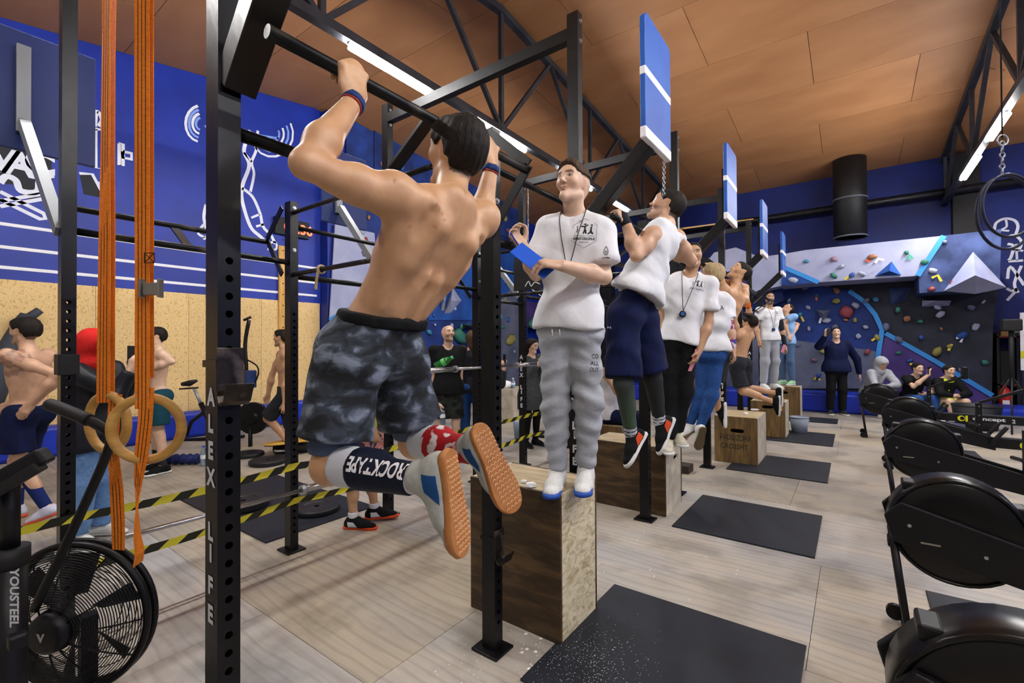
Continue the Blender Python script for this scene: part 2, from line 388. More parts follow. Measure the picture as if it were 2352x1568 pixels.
# ---- roof trusses with LED tubes
M_STEEL = mat('truss_steel', '#3d4047', .55, .3, c2='#2c2e33', scale=3)
M_TUBE = mat('led_tube', (1., .98, .96), .5, emit=TUBE_POWER)
M_FIX = mat('fixture_white', '#b9bfc8', .5)
ZB = 4.72
def truss(X, label):
    t = thing('roof_truss', label, 'roof truss', (X, RIDGE, ZB), 'steel roof trusses')
    y0, y1 = YB_+.02, YF-.02
    MB().beam((X, y0, ZB), (X, y1, ZB), .1, .1).build('bottom_chord', M_STEEL, t)
    for a, b in ((y0, RIDGE), (RIDGE, y1)): MB().beam((X, a, roof(a)-.1), (X, b, roof(b)-.1), .1, .1).build('top_chord', M_STEEL, t)
    for s in (-1, 1):
        for k in range(0, 4):
            yb = RIDGE+s*2.9*k; yt = yb+s*1.4; yn = yb+s*2.9
            if not (y0 < yb < y1): continue
            if not (k == 0 and s == 1): MB().beam((X, yb, ZB), (X, yb, roof(yb)-.1), .06, .06, (0, 1, 0)).build('vertical', M_STEEL, t)
            if y0 < yt < y1: MB().beam((X, yb, ZB), (X, yt, roof(yt)-.1), .06, .06).build('diagonal', M_STEEL, t)
            if y0 < yn < y1: MB().beam((X, yt, roof(yt)-.1), (X, yn, ZB), .06, .06).build('diagonal', M_STEEL, t)
    return t
truss(-4.19, 'steel roof truss over the pull-up rig'); truss(1.715, 'steel roof truss over the rowing machines'); truss(7.4, 'steel roof truss beyond the rowing machines')
def lamp(X, y0, y1, label, double=False):
    z = ZB-.05
    t = thing('tube_light', label, 'light', (X, (y0+y1)/2, z), 'LED tube lights under the trusses')
    MB().box((X-.018, y0, z-.022), (X+.018, y1, z)).build('housing', M_FIX, t)
    for dx in ((-.025, .025) if double else (0,)):
        MB().tube([(X+dx, y0+.01, z-.05), (X+dx, y1-.01, z-.05)], .028, 6, caps=False).build('tube', M_TUBE, t)
L1 = lambda px, py: oX(px, py, -4.19)[1]
L2 = lambda px, py: oX(px, py, 1.715)[1]
lamp(-4.19, L1(800, 88), L1(988, 191), 'long bright tube light nearest the athlete on the left truss')
lamp(-4.19, L1(1096, 262), L1(1207, 326), 'tube light behind the tall steel post')
lamp(-4.19, L1(1405, 450), L1(1442, 470), 'small far tube light beyond the boy\'s head')
lamp(1.715, L2(2312, 256), L2(2272, 312), 'double tube light at upper right on the truss', True)
lamp(1.715, L2(2246, 352), L2(2212, 390), 'farthest double tube light on the right truss', True)
for X, Y, l in ((-4.19, -1.6, 'tube light on the left truss behind the viewer'), (-4.19, .4, 'tube light on the left truss above the straps'), (-4.19, 7.2, 'tube light midway along the left truss'), (1.715, -1.5, 'tube light on the right truss behind the viewer'), (1.715, .6, 'tube light on the right truss above the viewer'), (1.715, 2.7, 'tube light on the right truss past the viewer'), (1.715, 4.9, 'tube light on the right truss before the rowers'),
              (1.715, 5.3, 'tube light just outside the frame on the right truss'), (7.4, 0., 'tube light on the outer truss near the back'), (7.4, 3.5, 'tube light on the outer truss by the middle'), (7.4, 7., 'tube light on the outer truss near the far wall')):
    lamp(X, Y, Y+1.2, l, False)
# ---- far wall services: black duct pipe, horizontal pipes, boards
M_BLK = mat('black_matte', '#101114', .6)
M_BLKM = mat('black_metal', '#16181c', .42, .5, c2='#23262c', scale=9)
p0, p1 = oY(1957, 385, 13.62), oY(1953, 545, 13.62)
d = thing('vent_duct', 'vertical black vent duct hanging on the far wall', 'duct', p1)
MB().lathe((p1[0], 13.62, p1[2]), (0, 0, 1), [(.30, 0), (.33, .0), (.33, roof(13.62)-p1[2]-.005), (.30, roof(13.62)-p1[2]-.005)], 20, smooth=True).build('pipe', M_BLK, d)
MB().torus((p1[0], 13.62, p1[2]), (0, 0, 1), .33, .02, 24, 6).build('rim', mat('grey_rim', '#5a5f69', .5), d)
MB().torus((p1[0], 13.62, p1[2]+.9), (0, 0, 1), .335, .02, 24, 6).build('joint_band', mat('grey_rim', '#5a5f69'), d)
z = oY(1957, 478, 14.3)[2]
tag(MB().tube([(XW+.3, 14.07, z), (XR_-.3, 14.07, z)], .09, 10).build('heating_pipe', M_BLKM), 'long dark pipe running across the far wall', 'pipe')
for X, l in ((-6.6, 'left'), (oY(2215, 420, 14.4)[0], 'right')):
    tag(MB().box((X-.22, 14.2, 0), (X+.22, YF-.01, roof(14.3)-.1)).build('column_steel', M_BLK), 'dark steel column against the far wall', kind='structure')
# ================================================================ pull-up rig
RX, BX = -1.455, -3.363
YA = [.578+2.108*k for k in range(5)]; YBs = [1.80+2.108*k for k in range(5)]
ZA, ZBp = 3.68, 2.58
PWX, PWY = .08, .06
M_RIG = mat('rig_black', '#08090b', .34, .25, c2='#1b1815', scale=7, stretch=(1, 1, .5), c3='#0d0e12', bump=.06, bscale=40, contrast=(.4, .75))
M_RIGW = mat('rig_worn', '#111316', .4, .5, c2='#5c5852', scale=16, stretch=(1, .4, 1), contrast=(.52, .78), bump=.05)
M_LET = mat('letter_grey', '#c9ccd0', .6)
M_BOLT = mat('zinc', '#aeb4b8', .35, .9)
M_RUST = mat('worn_steel', '#4a4038', .35, .8, c2='#7c6f63', scale=14, c3='#2d2a28', contrast=(.3, .7))
rig = thing('pull_up_rig', 'long black steel pull-up rig with perforated posts and bars', 'pull-up rig', (RX, YA[0], 0))
def post_mesh(h, z0=.12, z1=1.80, pitch=.05, r=.0105):
    """hollow perforated box-section post, base centre at the origin"""
    m = MB(); a, b = PWX/2, PWY/2; N = 16
    m.add([(-a, -b, 0), (a, -b, 0), (a, -b, h), (-a, -b, h), (-a, b, 0), (a, b, 0), (a, b, h), (-a, b, h)], [(0, 1, 2, 3), (5, 4, 7, 6), (3, 2, 6, 7)])
    n = int((z1-z0)/pitch); zt = z0+n*pitch
    for s in (-1, 1):
        x = s*a; q = lambda lo, hi: m.add([(x, -b, lo), (x, b, lo), (x, b, hi), (x, -b, hi)], [(0, 1, 2, 3) if s > 0 else (3, 2, 1, 0)])
        q(0, z0); q(zt, h)
        for i in range(n):
            zc = z0+(i+.5)*pitch; vs = []; 
            for k in range(N):
                w = 2*math.pi*k/N; c, t = math.cos(w), math.sin(w); e = max(abs(c), abs(t))
                vs.append((x, c/e*b, zc+t/e*pitch/2))
            vs += [(x, math.cos(2*math.pi*k/N)*r, zc+math.sin(2*math.pi*k/N)*r) for k in range(N)]
            vs += [(x-s*.005, math.cos(2*math.pi*k/N)*r, zc+math.sin(2*math.pi*k/N)*r) for k in range(N)]
            fs = []
            for k in range(N):
                l = (k+1) % N
                f1 = (k, l, N+l, N+k); f2 = (N+k, N+l, 2*N+l, 2*N+k)
                fs += [f1, f2] if s > 0 else [f1[::-1], f2[::-1]]
            m.add(vs, fs)
    return m
_posts = {}
def bolt(parent, x, y, z, nx=1):
    if 'b' not in _posts:
        m = MB(); m.disc((0, 0, 0), (1, 0, 0), .014, .004, 14); m.disc((.004, 0, 0), (1, 0, 0), .009, .008, 6); _posts['b'] = m.build('bolt', M_BOLT, None)
        o = _posts['b']
    else: o = _posts['b'].copy(); col.objects.link(o)
    o.parent = parent; l = np.array((x, y, z))-wloc(parent); o.location = tuple(l); o.scale = (nx, 1, 1)
def post(X, Y, tall, letters, nb=True):
    h = ZA if tall else ZBp
    if h not in _posts:
        o = post_mesh(h).build('post', M_RIG, None, fix=False); _posts[h] = o
    else: o = _posts[h].copy(); col.objects.link(o)
    o.parent = rig; o.location = tuple(np.array((X, Y, 0))-wloc(rig))
    MB().box((X-.08, Y-.07, .001), (X+.08, Y+.07, .014)).build('foot_plate', M_RIG, o, bevel=.004)
    for z in ((h-.06, h-.19) if tall else (h-.05, h-.36)): bolt(o, X+PWX/2, Y, z)
    if letters:
        zs = [1.362-.075*i for i in range(4)]+[.985, .925, .835, .755]
        for ch, z in zip('ALEXLIFE', zs):
            m = MB(); text(m, ch, (X, Y-PWY/2-.0015, z), (1, 0, 0), (0, 0, 1), .052, bold=.045); m.build('letter', M_LET, o)
    return o
P_FRONT_A = [post(RX, y, True, True) for y in YA]; P_FRONT_B = [post(RX, y, False, False) for y in YBs]
for k, y in enumerate(YA): post(BX, y, True, k in (2, 3))
for y in YBs: post(BX, y, False, False)
def rbar(a, b, r=.017, name='crossbar', m=None): return MB().tube([a, b], r, 12).build(name, m or M_RIGW, rig)
for k in range(5):
    ya, yb = YA[k], YBs[k]; yn = YA[k+1] if k < 4 else None
    for X, s in ((RX, 1), (BX, -1)):
        rbar((X, ya+.03, 2.13), (X, yb-.03, 2.13), .02)
        xo = X+s*.255
        rbar((xo, ya, 2.31), (xo, yb-(.06 if k < 3 else .3), 2.31), .0185, 'pull_up_bar')
        ym = ya+.46*(yb-ya)
        for ye in ((yb-.05,) if not (k >= 3 and s > 0) else ()):
            MB().beam((X+s*.04, ye, 2.54), (xo+s*.012, ye, 2.335), .045, .01, (0, 1, 0)).build('bracket_plate', M_RIG, rig)
            MB().beam((xo+s*.012, ye, 2.33), (X+s*.04, ye, 2.04), .045, .01, (0, 1, 0)).build('bracket_plate', M_RIG, rig)
        MB().beam((xo, ym, 2.30), (X, ym, 2.13), .05, .012, (1, 0, 0)).build('bar_brace', M_RIG, rig)
        if yn is not None:
            rbar((X, yb+.03, 2.40), (X, yn-.03, 2.40), .017); rbar((X, yb+.03, 2.03), (X, yn-.03, 2.03), .021)
    # cross members along X
    for z, r in ((2.5, .016), (2.04, .017)): rbar((BX+.04, yb, z), (RX-.04, yb, z), r)
    MB().beam((BX+.04, ya, 3.55), (RX-.04, ya, 3.55), .06, .08).build('top_beam', M_RIG, rig)
# ---- wall ball target boards on slanted arms
M_TB = mat('target_blue', '#1852ab', .45, c2='#2161bb', scale=3, bump=.03)
M_TBD = mat('target_edge', '#123b8e', .5)
tl = ['nearest blue target board with white stripes', 'second blue target board, behind the man in the sleeveless shirt', 'third blue target board along the rig', 'farthest small blue target board along the rig']
def target(Y0, X, s, label, yb, grp='blue target boards on the rig'):
    t = thing('target_board', label, 'target board', (RX if s > 0 else BX, yb, 2.3), grp)
    wb, z0, z1 = .45, 2.68, 3.40; e = .03
    c = .03
    pts = [(X, Y0+c, z0), (X, Y0+wb-c, z0), (X, Y0+wb, z0+c), (X, Y0+wb, z1-c), (X, Y0+wb-c, z1), (X, Y0+c, z1), (X, Y0, z1-c), (X, Y0, z0+c)]
    MB().prism(pts, (-1, 0, 0), .032).build('panel', M_TB, t, bevel=.004)
    for za, zb in ((z0-.003, z0+.062), (3.035, 3.085)):
        MB().box((X-.034, Y0-.002, za), (X+.002, Y0+wb+.002, zb)).build('stripe', M_WHITE, t, bevel=.006)
    xb = (RX if s > 0 else BX)
    MB().beam((xb+s*.03, yb, 2.25), (X-.032-s*.02, yb, 2.70), .085, .085, (0, 1, 0)).build('arm', M_RIG, t, bevel=.004)
    MB().box((X-.075, yb-.03, 2.66), (X-.033, yb+.03, 3.2)).build('strut', M_RIG, t)
    return t
for k in range(1, 5): target(2.5369+2.108*(k-1), -.926, 1, tl[k-1], YA[k]+.02)
# the near station carries its arm out of frame; a dark board hangs on the back row at the left
target(.578-.16, -.926, 1, 'blue target board above the nearest post, mostly out of frame', YA[0]+.02)
Xb = -4.0; _y0, _y1 = oX(-40, 100, Xb)[1], oX(220, 135, Xb)[1]; _z1 = oX(218, 135, Xb)[2]; _z0 = oX(218, 384, Xb)[2]
M_ARM = mat('arm_grey', '#8b8f93', .45, .5)
for k, l in enumerate(('dark blue board seen from behind at the far left', 'dark blue board seen from behind under the athlete\'s raised arm', 'dark blue board seen from behind past the second post', 'farthest dark blue board seen from behind on the back row')):
    t = thing('target_board', l, 'target board', (BX, YA[k], 2.5), 'dark boards on the back row'); dy = 2.108*k; ya = YA[k]
    MB().box((Xb-.03, _y0+dy, _z0), (Xb, _y1+dy, _z1)).build('panel', mat('target_dark', '#0c2a70', .5), t, bevel=.004)
    MB().beam((BX-.03, ya-.02, 2.12), (Xb+.05, ya-.09, _z0+.15), .06, .05, (0, 1, 0)).build('arm', M_ARM, t)
    MB().box((Xb+.001, ya-.12, _z0+.1), (Xb+.04, ya-.06, _z0+.62)).build('strut', M_ARM, t)
bbd = thing('chalkboard', 'small black chalkboard hanging on the rig left of the boy', 'chalkboard', W(1212, 630, 5.3))
MB().prism([W(1180, 592, 5.3), W(1245, 588, 5.3), W(1245, 662, 5.3), W(1180, 668, 5.3)], _fw, .02).build('panel', M_BLK if 'M_BLK' in globals() else M_RIG, bbd)
m = MB(); ribbon(m, smooth_path([W(1206, 658, 5.28), W(1214, 646, 5.28), W(1220, 657, 5.28), W(1228, 648, 5.28), W(1240, 652, 5.28)], 4), .012, -_fw); m.build('chalk_scribble', M_LET, bbd)
_rp = oY(738, 560, YBs[0]); _rp[2] = 2.04; rp = thing('rope', 'short knotted rope tied to the side bar', 'rope', _rp); M_ROPE = mat('rope', '#b5a27c', .9)
MB().tube(smooth_path([_rp+(0, -.02, 0), _rp+(-.01, -.025, -.05), _rp+(-.03, -.02, -.09), _rp+(-.035, -.02, -.14)], 4), .010, 8).build('cord', M_ROPE, rp); MB().torus(_rp, (1, 0, 0), .026, .009, 14, 6).build('loop', M_ROPE, rp)
# J hooks
def j_hook(X, Y, z, label, s=1.):
    t = thing('j_hook', label, 'j hook', (X+PWX/2, Y, z))
    w = .036; prof = [(.003, 0), (.003, -.10*s), (.006, -.135*s), (.018, -.157*s), (.036, -.160*s), (.052, -.148*s), (.062, -.125*s), (.074, -.1*s)]
    m = MB(); th = .006; out = []
    P = [np.array((X+PWX/2+a, Y, z+b)) for a, b in prof]
    for i, p in enumerate(P):
        tt = nrm(P[min(i+1, len(P)-1)]-P[max(i-1, 0)]); nn = np.array((-tt[2], 0, tt[0])); out.append((p, nn))
    vs = []
    for p, nn in out: vs += [p+(0, -w, 0), p+(0, w, 0), p+(0, w, 0)+nn*th, p+(0, -w, 0)+nn*th]
    fs = []
    for i in range(len(out)-1):
        o = 4*i; fs += [(o+k, o+(k+1) % 4, o+4+(k+1) % 4, o+4+k) for k in range(4)]
    fs += [(0, 1, 2, 3), (4*len(out)-1, 4*len(out)-2, 4*len(out)-3, 4*len(out)-4)]
    m.add(vs, fs).build('hook', M_RUST, t, bevel=.002)
    MB().box((X-PWX/2-.006, Y-PWY/2-.006, z-.055), (X+PWX/2+.004, Y+PWY/2+.006, z-.035)).build('band', M_RIG, t)
j_hook(RX, YA[0], 1.50, 'worn steel J hook on the nearest post', 1.0)
j_hook(RX, YBs[0], .60, 'dark steel J hook low on the post in front of the box', 1.0)
tag(MB().box((BX-.052, YA[0]-.042, 1.36), (BX+.052, YA[0]+.042, 1.47)).build('post_sleeve', M_BLK, bevel=.004), 'black sleeve clamped on the far left post', 'sleeve')
# chains
M_CH = mat('chain_steel', '#9ba0a5', .35, .9)
def chain(top, bottom, label, n):
    t = thing('chain', label, 'chain', bottom, 'hanging chains'); top = np.array(top); bottom = np.array(bottom)
    for i in range(n):
        c = top+(bottom-top)*(i+.5)/n; L_ = np.linalg.norm(top-bottom)/n*.72; a = (1, 0, 0) if i % 2 else (0, 1, 0); a = np.array(a, float)
        pts = [c+a*math.cos(w)*.008+np.array((0, 0, math.sin(w)*L_)) for w in np.linspace(0, 2*math.pi, 10)[:-1]]
        MB().tube(pts, .003, 5, True).build('link', M_CH, t)
chain(W(1526, 352, 3.0), W(1524, 448, 3.0), 'thin steel chain under the nearest blue target', 16)
chain(W(1213, 425, 5.4), W(1213, 560, 5.4), 'thin steel chain beside the far post left of the boy', 22)
# ================================================================ gym rings on orange straps
M_STRAP = mat('strap_orange', '#f08a1e', .75, c2='#e0760f', scale=60, stretch=(1, 1, 3), bump=.15, bscale=220)
M_STRAPD = mat('strap_shade', '#c4520d', .75)
M_STITCH = mat('stitch_black', '#2a1c10', .8)
M_RING = mat('ring_birch', '#c79b52', .45, c2='#a87c38', scale=5, stretch=(1, 1, 6), bump=.04)
def strap_piece(parent, path, w, n_out, name='strap', lines=(-.25, 0, .25)):
    """webbing: path of (point, width direction)"""
    vs = []; fs = []; th = .0025
    for p, a in path:
        p = np.array(p, float); a = nrm(a); n = nrm(np.cross(a, (0, 0, 1.)))
        if n@np.array(n_out) < 0: n = -n
        vs += [p-a*w/2, p+a*w/2, p+a*w/2+n*th, p-a*w/2+n*th]
    for i in range(len(path)-1):
        o = 4*i; fs += [(o+k, o+(k+1) % 4, o+4+(k+1) % 4, o+4+k) for k in range(4)]
    s = MB().add(vs, fs).build(name, M_STRAP, parent)
    for f in lines:
        m = MB(); v2 = []
        for p, a in path:
            p = np.array(p, float); a = nrm(a); n = nrm(np.cross(a, (0, 0, 1.)))
            if n@np.array(n_out) < 0: n = -n
            for e in (-.0012, .0012): v2.append(p+a*(f*w+e)+n*(th+.0008))
        m.add(v2, [(2*i, 2*i+1, 2*i+3, 2*i+2) for i in range(len(path)-1)]).build('stitch_line', M_STITCH, s)
    return s
def gym_ring(cpx, cpy, d, label, xt, tail, nrm_, tw, buckle):
    c = W(cpx, cpy, d); t = thing('gym_ring', label, 'gym ring', c, 'wooden gym rings on orange straps')
    MB().torus(c, nrm_, .103, .0155, 48, 14).build('ring', M_RING, t)
    ax = _r; out = -_fw; w = .049
    top = c+np.array((0, 0, .103)); hi = W(xt, -60, d); hi = np.array((hi[0], hi[1], 3.5))
    low_x = c[:2]
    P = []
    # front run: from beam down past the ring, with a twist for one strap
    for z, tws in tw:
        k = (z-top[2])/(3.5-top[2]); b = np.array((top[0]+(hi[0]-top[0])*max(k, 0), top[1]+(hi[1]-top[1])*max(k, 0), z))
        a = math.cos(tws)*ax+math.sin(tws)*out; P.append((b+out*.017, a))
    strap_piece(t, P, w, out)
    P2 = [(p-out*.036-ax*.014, a) for p, a in P if p[2] > top[2]-.03]
    strap_piece(t, P2, w, out, 'strap_back', ())
    # tail below
    P3 = [(W(px, py, d-.015), math.cos(tws)*ax+math.sin(tws)*out) for px, py, tws in tail]
    strap_piece(t, P3, w, out, 'strap_tail')
    if buckle:
        b = W(*buckle, d-.04); o = MB()
        o.box((-.026, -.008, -.022), (.026, .004, .018)); o.box((-.033, -.012, -.03), (-.027, .012, .03)); o.box((.027, -.012, -.03), (.033, .012, .03))
        R = np.array([_r0, -np.array([_fw[0], _fw[1], 0]), (0, 0, 1)]).T
        o.v = [tuple(b+R@np.array(v)) for v in o.v]; o.build('buckle', mat('buckle_steel', '#8f8a84', .4, .8), t, bevel=.002)
        m = MB(); q = W(343, 592, d-.045); s = .016
        for a, e in (((-1, 1), (1, 1)), ((-1, -1), (1, -1)), ((-1, 1), (-1, -1)), ((1, 1), (1, -1)), ((-1, 1), (1, -1)), ((-1, -1), (1, 1))):
            m.beam(q+ax*a[0]*s+np.array((0, 0, a[1]*s)), q+ax*e[0]*s+np.array((0, 0, e[1]*s)), .0025, .0015, out)
        m.build('stitch_cross', M_STITCH, t)
gym_ring(247, 970, 1.72, 'wooden gym ring on the twisted orange strap, farther of the pair', 258, [(266, 905, 0), (262, 960, .1), (258, 1000, 0), (262, 1050, .2), (268, 1120, 0), (272, 1200, 0), (273, 1262, .1)], (_fw*.95+_r*.3), [(3.5, .1), (2.6, .35), (2.2, .3), (1.9, .12), (1.6, .05), (1.4, 0), (1.3, 0)], None)
gym_ring(337, 984, 1.54, 'wooden gym ring on the buckled orange strap, nearer of the pair', 334, [(338, 890, 0), (334, 970, .05), (326, 1040, .1), (318, 1110, .5), (315, 1180, 1.05), (316, 1230, 1.25), (322, 1270, 1.4), (318, 1295, 1.4)], (_fw*.95-_r*.2), [(3.5, 0), (2.4, 0), (2.0, 0), (1.7, .05), (1.5, 0), (1.4, 0), (1.3, 0)], (347, 662))
# ================================================================ barrier tape
M_TY = mat('tape_yellow', '#d9d23a', .4); M_TK = mat('tape_black', '#20231a', .4)
def barrier_tape(label, pts, h=.05, step=.095):
    P = [np.array(p) for p in pts]; L_ = [0]
    for i in range(len(P)-1): L_.append(L_[-1]+np.linalg.norm(P[i+1]-P[i]))
    n = int(L_[-1]/step); m = MB()
    def at(s):
        s = min(max(s, 0), L_[-1]); i = max(j for j in range(len(P)-1) if L_[j] <= s+1e-9); k = (s-L_[i])/(L_[i+1]-L_[i]); 
        p = P[i]+(P[i+1]-P[i])*k; p = p.copy(); p[2] -= .02*math.sin(math.pi*k); tw = .5*math.sin(s*1.7); return p, np.array((math.sin(tw)*.5, 0, math.cos(tw*.6)))
    for i in range(n):
        a, b = i*step, (i+1)*step; sl = .055
        (p0, u0), (p1, u1), (q0, v0), (q1, v1) = at(a), at(b), at(a+sl), at(b+sl)
        m.add([p0-u0*h/2, p1-u1*h/2, q1+v1*h/2, q0+v0*h/2], [(0, 1, 2, 3)], i % 2)
    o = m.build('barrier_tape', [M_TY, M_TK], None, fix=False); tag(o, label, 'barrier tape', 'yellow and black barrier tapes'); return o
xs = BX+.06
barrier_tape('upper yellow and black barrier tape along the back posts', [(xs, -.4, .64), (xs, YA[0], .61), (xs, YBs[0], .63), (xs, YA[1], .60), (xs, YBs[1], .64), (xs, YA[2], .63), (xs, YBs[2], .66), (xs, YA[3], .63), (xs, YBs[3], .62)])
barrier_tape('lower yellow and black barrier tape along the back posts', [(xs+.02, .58, .345), (xs+.02, YBs[0], .385), (xs+.02, YA[1], .37), (xs+.02, YBs[1], .36), (xs+.02, YA[2], .38), (xs+.02, YBs[2], .36), (xs+.02, YA[3], .37)])
# ================================================================ climbing walls
def hold_mesh(seed):
    r = random.Random(seed); bm = bmesh.new(); bmesh.ops.create_icosphere(bm, subdivisions=2, radius=1)
    sx, sy = r.uniform(.7, 1.3), r.uniform(.5, .9); sk = r.uniform(-.3, .3)
    for v in bm.verts:
        n = noise.noise(v.co*1.3+Vector((seed*3.1, 0, 0)))*.35
        v.co *= 1+n; v.co.x *= sx; v.co.y *= sy; v.co.x += sk*v.co.y; v.co.z = max(v.co.z*.7, 0)
    me = bpy.data.meshes.new('climbing_hold'); bm.to_mesh(me); bm.free()
    for p in me.polygons: p.use_smooth = True
    me.materials.append(None); return me
HM = [hold_mesh(i) for i in range(9)]
HC = {k: mat('hold_'+k, c, .6) for k, c in dict(grey='#5f6680', white='#9aa0b5', red='#8a4048', green='#2f6f62', yellow='#8c8448', orange='#9a6a4c', blue='#274f96', pink='#8a6a7c', cyan='#3a7a9c').items()}
def hold(parent, p, n, r, c, seed):
    o = bpy.data.objects.new('climbing_hold', HM[seed % 9]); col.objects.link(o); o.parent = parent
    o.location = tuple(np.array(p)-wloc(parent)); z = Vector(n); q = z.to_track_quat('Z', 'Y'); o.rotation_euler = (q @ Matrix.Rotation(seed*1.7, 3, 'Z').to_quaternion()).to_euler()
    o.scale = (r, r, r); o.material_slots[0].link = 'OBJECT'; o.material_slots[0].material = HC[c]
def cm(name, a, b, sc=1.6): return mat(name, a, .75, c2=b, scale=sc, detail=8, contrast=(.35, .7), bump=.08, bscale=90)
C_LIL = cm('climb_lilac', '#8f95b5', '#a7abc6'); C_BLU = cm('climb_blue', '#12397f', '#1c57ad'); C_CHR = cm('climb_charcoal', '#181b25', '#2c3142', 2.2); C_SLT = cm('climb_slate', '#1d2b52', '#46588a', 2.4)
C_GRY = cm('climb_grey', '#4a5168', '#6a7086'); C_PUR = cm('climb_purple', '#3b2a66', '#4d3a7c'); C_CYN = mat('climb_cyan', '#2f86cf', .6); C_NVY = cm('climb_navy', '#0f2257', '#1b3a86', 2.2)
cw = thing('climbing_wall', 'painted bouldering wall with coloured holds on the far side of the hall', 'climbing wall', (0, 13.4, 0))
def py(name, px, Y, th, m): return MB().prism([oY(x, y_, Y) for x, y_ in px], (0, 1, 0), th).build(name, m, cw)
py('wall_panel', [(1500, 640), (2110, 633), (2112, 655), (2295, 650), (2281, 745), (2278, 940), (1500, 925)], 13.3, .4, C_CHR)
py('overhang_panel', [(1560, 660), (1600, 630), (1640, 580), (1690, 568), (1745, 590), (1800, 583), (1850, 574), (2168, 541), (2110, 633), (1880, 648), (1795, 656), (1640, 690)], 12.4, .95, C_LIL)
py('overhang_panel', [(2168, 541), (2300, 526), (2296, 660), (2112, 673), (2110, 633)], 12.4, .95, C_SLT)
py('side_panel', [(1640, 690), (1795, 656), (1800, 690), (1640, 760)], 12.9, .4, C_NVY)
py('colour_panel', [(1795, 612), (1880, 648), (1795, 656)], 12.38, .02, C_BLU)
py('colour_panel', [(1640, 640), (1700, 610), (1735, 690), (1660, 700)], 12.38, .02, C_PUR)
py('colour_panel', [(1790, 650), (1880, 650), (1950, 668), (2000, 708), (2026, 756), (2018, 808), (1990, 803), (1820, 780), (1560, 770), (1560, 680)], 13.27, .03, C_NVY)
py('colour_panel', [(1990, 803), (2018, 808), (2008, 892), (1560, 892), (1560, 770), (1820, 780)], 13.265, .03, C_GRY)
py('colour_panel', [(2034, 765), (2280, 908), (2278, 930), (2004, 892)], 13.265, .03, C_PUR)
for px, Y in (([(1797, 612), (1880, 648)], 12.37), ([(2168, 541), (2108, 633)], 12.37), ([(1950, 668), (1985, 692), (2010, 722), (2026, 757), (2018, 808), (2004, 890)], 13.24), ([(2034, 765), (2150, 830), (2280, 908)], 13.24)):
    m = MB(); ribbon(m, [oY(x, y_, Y) for x, y_ in px], .09, (0, -1, 0)); m.build('edge_stripe', C_CYN, cw)
# pyramid volumes
def volume(px, tip, Y, Yt, m):
    P = [oY(x, y_, Y) for x, y_ in px]; T = oY(*tip, Yt); n = len(P)
    MB().add(P+[T], [(i, (i+1) % n, n) for i in range(n)]+[tuple(range(n))]).build('volume', m, cw)
volume([(2235, 578), (2168, 668), (2240, 675), (2312, 660)], (2240, 632), 12.39, 11.75, C_LIL)
volume([(2048, 600), (2010, 634), (2070, 632)], (2043, 622), 12.39, 12.1, C_BLU)
volume([(1874, 712), (1892, 738), (1908, 712)], (1890, 720), 13.25, 13.0, C_GRY)
volume([(2118, 690), (2185, 690), (2180, 702), (2118, 704)], (2150, 690), 13.29, 13.0, C_LIL)
volume([(2042, 660), (2092, 660), (2080, 690), (2046, 700)], (2066, 682), 13.29, 13.1, C_SLT)
hl = [(1852, 600, 'cyan', 0), (1915, 595, 'pink', 0), (2003, 590, 'orange', 0), (2082, 580, 'green', 0), (1933, 612, 'white', 0), (1915, 633, 'green', 0), (1956, 632, 'blue', 0), (1980, 629, 'white', 0), (2124, 602, 'green', 0), (2142, 621, 'white', 0), (2170, 556, 'grey', 0), (1822, 643, 'white', 0), (2188, 650, 'red', 0),
      (1900, 656, 'pink', 1), (1921, 667, 'orange', 1), (1850, 660, 'grey', 1), (1876, 679, 'green', 1), (1921, 691, 'yellow', 1), (1965, 702, 'white', 1), (1945, 716, 'red', 1), (1856, 706, 'white', 1), (1838, 722, 'cyan', 1), (1943, 735, 'orange', 1), (1964, 735, 'yellow', 1), (1899, 736, 'white', 1), (1858, 755, 'white', 1), (1988, 751, 'white', 1), (1920, 753, 'grey', 1),
      (1971, 772, 'white', 1), (2015, 775, 'yellow', 1), (1834, 793, 'grey', 1), (1889, 808, 'yellow', 1), (1992, 808, 'red', 1), (1871, 827, 'pink', 1), (1880, 862, 'blue', 1), (2012, 688, 'cyan', 1), (2062, 712, 'green', 1), (2084, 732, 'orange', 1), (2035, 750, 'grey', 1), (2114, 738, 'green', 1), (2162, 755, 'orange', 1), (2160, 722, 'white', 1), (2153, 705, 'white', 1), (2258, 693, 'white', 1),
      (2253, 661, 'white', 0), (2242, 750, 'white', 1), (2180, 795, 'yellow', 1), (2152, 808, 'yellow', 1), (2262, 832, 'green', 1), (2205, 850, 'grey', 1), (2064, 810, 'green', 1), (2065, 780, 'grey', 1), (2090, 828, 'blue', 1), (2116, 775, 'blue', 1), (2208, 770, 'blue', 1), (2140, 664, 'red', 0), (1990, 690, 'grey', 1), (2230, 706, 'grey', 1), (1812, 690, 'white', 1), (1820, 740, 'green', 1)]
for i, (x, y_, c, w) in enumerate(hl):
    hold(cw, oY(x, y_, 13.24 if w else 12.37), (0, -1, 0), .05+.04*((i*37) % 10)/10+(.12 if (x, y_) == (1945, 716) else 0), c, i)
tp = {'yellow': mat('tapemark_yellow', '#c9b82e', .6), 'white': mat('tapemark_white', '#d6dae6', .6), 'green': mat('tapemark_green', '#2f9a76', .6), 'red': mat('tapemark_red', '#c25a35', .6), 'blue': mat('tapemark_blue', '#2c6bd0', .6)}
